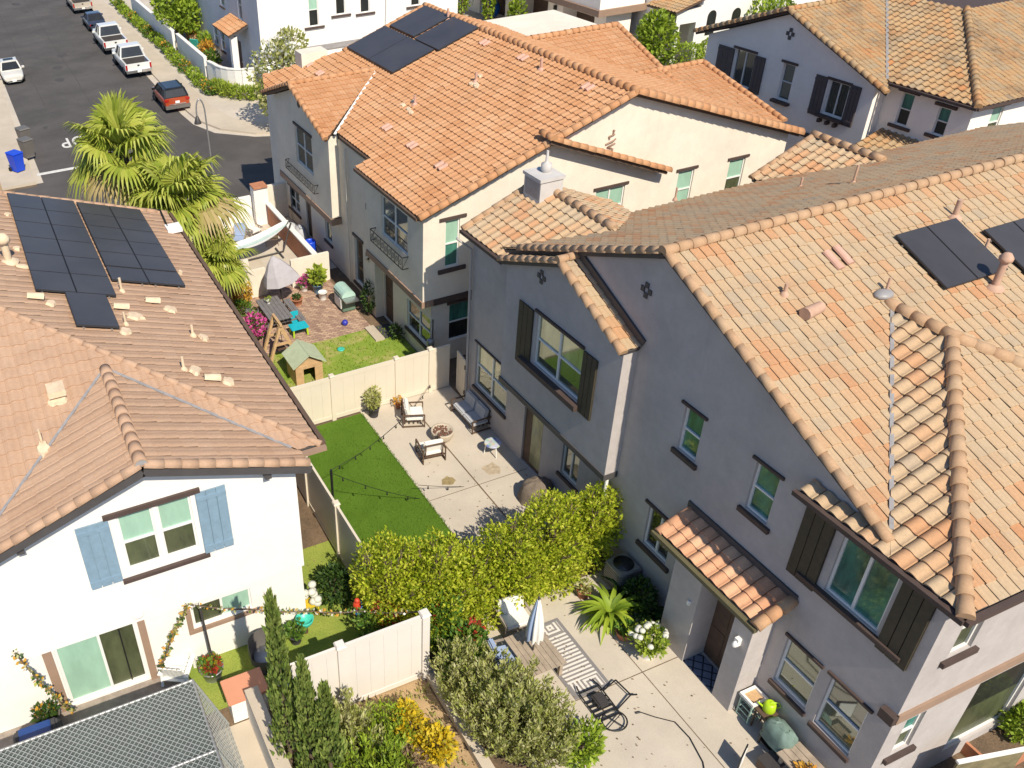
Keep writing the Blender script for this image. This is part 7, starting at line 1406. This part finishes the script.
def lights(o, y, x, z, w, h, mat, name, dy=.06):
    for s in (-1, 1): mb = MB(); mb.box((s * x, y, z), (w, dy, h)); mb.obj(name, MATS[mat], o, .01)
def mirrors(o, mat, y, x, z):
    for s in (-1, 1): mb = MB(); mb.box((s * (x + .13), y, z), (.22, .14, .17)); mb.bar((s * (x - .05), y + .05, z - .06), (s * (x + .1), y, z - .05), .05); mb.obj('mirror', MATS[mat], o, .02)
def plate(o, y, z, s): mb = MB(); mb.box((0, y, z), (.32, .03, .16)); mb.obj('number_plate', MATS['paint_white'], o)
def pickup(label, mat):
    o = thing('pickup_truck', label, 'pickup truck'); A = [(.90, .42), (1.0, .58), (1.02, .85), (.97, 1.08), (.9, 1.12)]; f = lambda k, dz=0: [(x * k, z + (dz if z > 1 else 0)) for x, z in A]
    mb = MB(); mb.loft([ring(-.95, f(1)), ring(.2, f(1)), ring(1.2, f(1)), ring(2.2, f(.985, -.02)), ring(2.75, f(.95, -.07)), ring(2.92, [(.80, .5), (.88, .6), (.9, .85), (.82, .96), (.7, .98)])], 0, True); body = mb.obj('body', MATS[mat], o)
    mb = MB()
    for s in (-1, 1): mb.loft([[V((s * x, y, z)) for x, z in ((.90, .45), (1.0, .58), (1.02, .85), (.99, 1.10), (.86, 1.10), (.86, .5))] for y in (-2.85, -.95)], 0)
    mb.b2((-.86, -2.9, .52), (.86, -2.83, 1.09)); mb.obj('bed_side', MATS[mat], o); mb = MB(); mb.b2((-.86, -2.83, .55), (.86, -.95, .66)); mb.b2((-.86, -1.02, .66), (.86, -.96, 1.08)); mb.obj('bed_floor', MATS['bed_liner'], o)
    mb = MB(); mb.b2((-.98, -3.05, .42), (.98, -2.88, .62)); mb.obj('bumper', MATS['chrome'], o, .02); mb = MB(); mb.b2((-.95, 2.86, .42), (.95, 3.02, .62)); mb.obj('bumper', MATS['chrome'], o, .02)
    cabin(o, mat, 1.08, 1.83, -.95, 1.15, -.72, .48, .93, .74, None, (0.1,)); lights(o, -2.92, .92, .85, .14, .36, 'lamp_red', 'tail_light'); lights(o, 2.90, .72, .8, .30, .2, 'lamp_clear', 'headlight', .1); mirrors(o, mat, .75, 1.0, 1.2); wheels(o, (-1.9, 1.85), 1.0, .40); plate(o, -3.06, .54, 1)
    mb = MB(); mb.box((0, -2.91, .93), (.16, .03, .10)); mb.obj('tailgate_handle', MATS['black_metal'], o); mb = MB(); mb.b2((-.6, 2.9, .62), (.6, 2.95, .92)); mb.obj('grille', MATS['black_metal'], o); mb = MB(); mb.tube([(0, -3.05, .4), (0, -3.2, .42)], .05, 8); mb.ball((0, -3.2, .47), .05, 8, 6); mb.obj('tow_hitch', MATS['dark_metal'], o)
    return o
def sedan(label, mat, name='sedan_car', sun=True):
    o = thing(name, label, 'car'); A = [(.72, .25), (.84, .40), (.88, .62), (.86, .80), (.76, .90)]; f = lambda k, dz=0, kz=1: [(x * k, (z - .25) * kz + .25 + (dz if z > .7 else 0)) for x, z in A]
    mb = MB(); mb.loft([ring(-2.3, f(.8, -.10)), ring(-2.15, f(.93, -.02)), ring(-1.2, f(1, .02)), ring(0, f(1, .02)), ring(1.0, f(1, 0)), ring(1.8, f(.95, -.10)), ring(2.2, f(.86, -.18)), ring(2.33, f(.7, -.24))], 0, True); mb.obj('body', MATS[mat], o)
    cabin(o, mat, .88, 1.40, -1.55, 1.05, -.85, .30, .78, .60, None, (.05,), sun); lights(o, -2.24, .6, .68, .32, .16, 'lamp_red', 'tail_light', .12); lights(o, 2.13, .60, .62, .34, .16, 'lamp_clear', 'headlight', .16); mirrors(o, mat, .75, .85, .98); wheels(o, (-1.35, 1.4), .88, .33); plate(o, 2.36, .36, 1); plate(o, -2.33, .55, 1)
    mb = MB(); mb.b2((-.36, 2.20, .50), (.36, 2.31, .62)); mb.b2((-.55, 2.22, .28), (.55, 2.34, .36)); mb.obj('grille', MATS['black_metal'], o); return o
def suv(label, mat, roof):
    o = thing('suv_car', label, 'car'); A = [(.80, .32), (.92, .48), (.95, .72), (.93, .95), (.86, 1.05)]; f = lambda k, dz=0: [(x * k, z + (dz if z > .8 else 0)) for x, z in A]
    mb = MB(); mb.loft([ring(-2.2, f(.92, -.02)), ring(-2.05, f(.99)), ring(-1, f(1, .02)), ring(.4, f(1, .02)), ring(1.1, f(.99)), ring(1.9, f(.93, -.08)), ring(2.2, f(.82, -.16))], 0, True); mb.obj('body', MATS[mat], o)
    mb = MB(); mb.b2((-.92, -2.32, .30), (.92, -2.1, .56)); mb.obj('bumper', MATS['plastic_grey'], o, .03); mb = MB(); mb.b2((-.9, 2.05, .30), (.9, 2.28, .5)); mb.obj('bumper', MATS['plastic_grey'], o, .03); cabin(o, roof, 1.03, 1.58, -2.05, 1.15, -1.72, .35, .86, .70, roof, (-.25, .35)); lights(o, -2.17, .78, .92, .30, .16, 'lamp_red', 'tail_light', .14); lights(o, 2.1, .68, .78, .32, .14, 'lamp_clear', 'headlight', .16); mirrors(o, roof, .75, .92, 1.12); wheels(o, (-1.35, 1.4), .95, .36); plate(o, -2.24, .78, 1)
    mb = MB(); mb.b2((-.62, -2.23, .60), (.62, -2.18, .66)); mb.obj('trim_strip', MATS['chrome'], o); [(lambda b: (b.bar((s * .62, -1.6, 1.67), (s * .62, .2, 1.67), .05), b.obj('roof_rail', MATS['black_metal'], o)))(MB()) for s in (-1, 1)]; return o
SCALE = .84
t1 = pickup('white pickup truck parked nearest the orange and black car', 'paint_car_white'); a = G(139, 78, -.12); place(t1, (10.98, 65.9, -.12), 0, .9)
t2 = dup(t1, (10.85, 73.1, -.12), 0, 'white pickup truck parked behind the nearest white pickup'); t1['group'] = t2['group'] = 'white pickups at the kerb'
b = pickup('beige pickup truck whose tail is cut by the top edge', 'paint_car_beige'); place(b, (11.0, 88.6, -.12), 0, SCALE)
n_ = sedan('dark navy car parked beyond the two white pickups', 'paint_car_navy', sun=False); place(n_, (10.9, 80.3, -.12), 0, SCALE)
s_ = suv('orange car with a black roof parked at the corner kerb', 'paint_car_orange', 'paint_car_black'); place(s_, (11.42, 56.3, -.12), 0, SCALE)
w_ = sedan('white car with a sunroof parked facing the camera across the street', 'paint_car_pearl'); place(w_, (2.95, 68.2, -.12), PI, SCALE)
# wheeled bins
def wheelie(label, x, y, rz, mat, tip=0):
    o = thing('wheelie_bin', label, 'bin'); mb = MB(); mb.loft([[V((sx * w_, sy * d_, z)) for sx, sy in ((-1, -1), (1, -1), (1, 1), (-1, 1))] for z, w_, d_ in ((.06, .22, .25), (.92, .29, .34))]); mb.obj('body', MATS[mat], o, .02); mb = MB(); mb.loft([[V((sx * .31, sy * .37, .93)) for sx, sy in ((-1, -1), (1, -1), (1, 1), (-1, 1))], [V((sx * .27, sy * .33, 1.0)) for sx, sy in ((-1, -1), (1, -1), (1, 1), (-1, 1))]]); mb.obj('lid', MATS[mat], o, .02)
    for s in (-1, 1): mb = MB(); mb.tube([(s * .22, .30, .11), (s * .29, .30, .11)], .11, 12); mb.obj('wheel', MATS['rubber'], o)
    mb = MB(); mb.tube([(-.25, .40, .95), (.25, .40, .95)], .02, 6); mb.obj('handle', MATS[mat], o); return place(o, (x, y, 0), rz, 1.05)
a = G(18, 172); wheelie('blue wheelie bin on the left pavement', a.x + .05, a.y + .15, .5, 'plastic_blue'); a = G(30, 160, -.1); wheelie('dark grey wheelie bin behind the blue bin', a.x, a.y + .2, .4, 'plastic_grey')
a = G(25, 150, -.1); o = wheelie('grey wheelie bin farthest along the gutter', a.x + .15, a.y + .4, .3, 'plastic_grey')
# street lamp with a shepherd's crook
lx, ly = 9.67, 40.4; o = thing('street_lamp', 'slender grey street lamp with a looped crook top', 'street lamp', (lx, ly, -.1)); mb = MB(); top = 4.1; mb.tube([(lx, ly, -.1), (lx, ly, top)] + [(lx - .20 + .20 * math.cos(t), ly, top + .45 * math.sin(t) * 1.4) for t in [PI * k / 10 for k in range(1, 11)]] + [(lx - .40, ly, top - .1)], [.05] + [.035] * 12, 8); mb.lathe([(.11, 0), (.10, .25), (.06, .3)], (lx, ly, -.1), 10); mb.obj('pole', MATS['galv'], o)
mb = MB(); mb.lathe([(.02, 0), (.05, -.02), (.17, -.34), (.17, -.38), (.02, -.40)], (lx - .40, ly, top - .08), 12); mb.obj('lantern', MATS['dark_metal'], o)
# one scene unit of the survey is 1.22 m: bring everything to true size about the point under the camera
S = 1.22
for o in bpy.data.objects:
    if o.parent is None:
        o.location = o.location * S
        if o.type not in ('CAMERA', 'LIGHT'): o.scale = o.scale * S
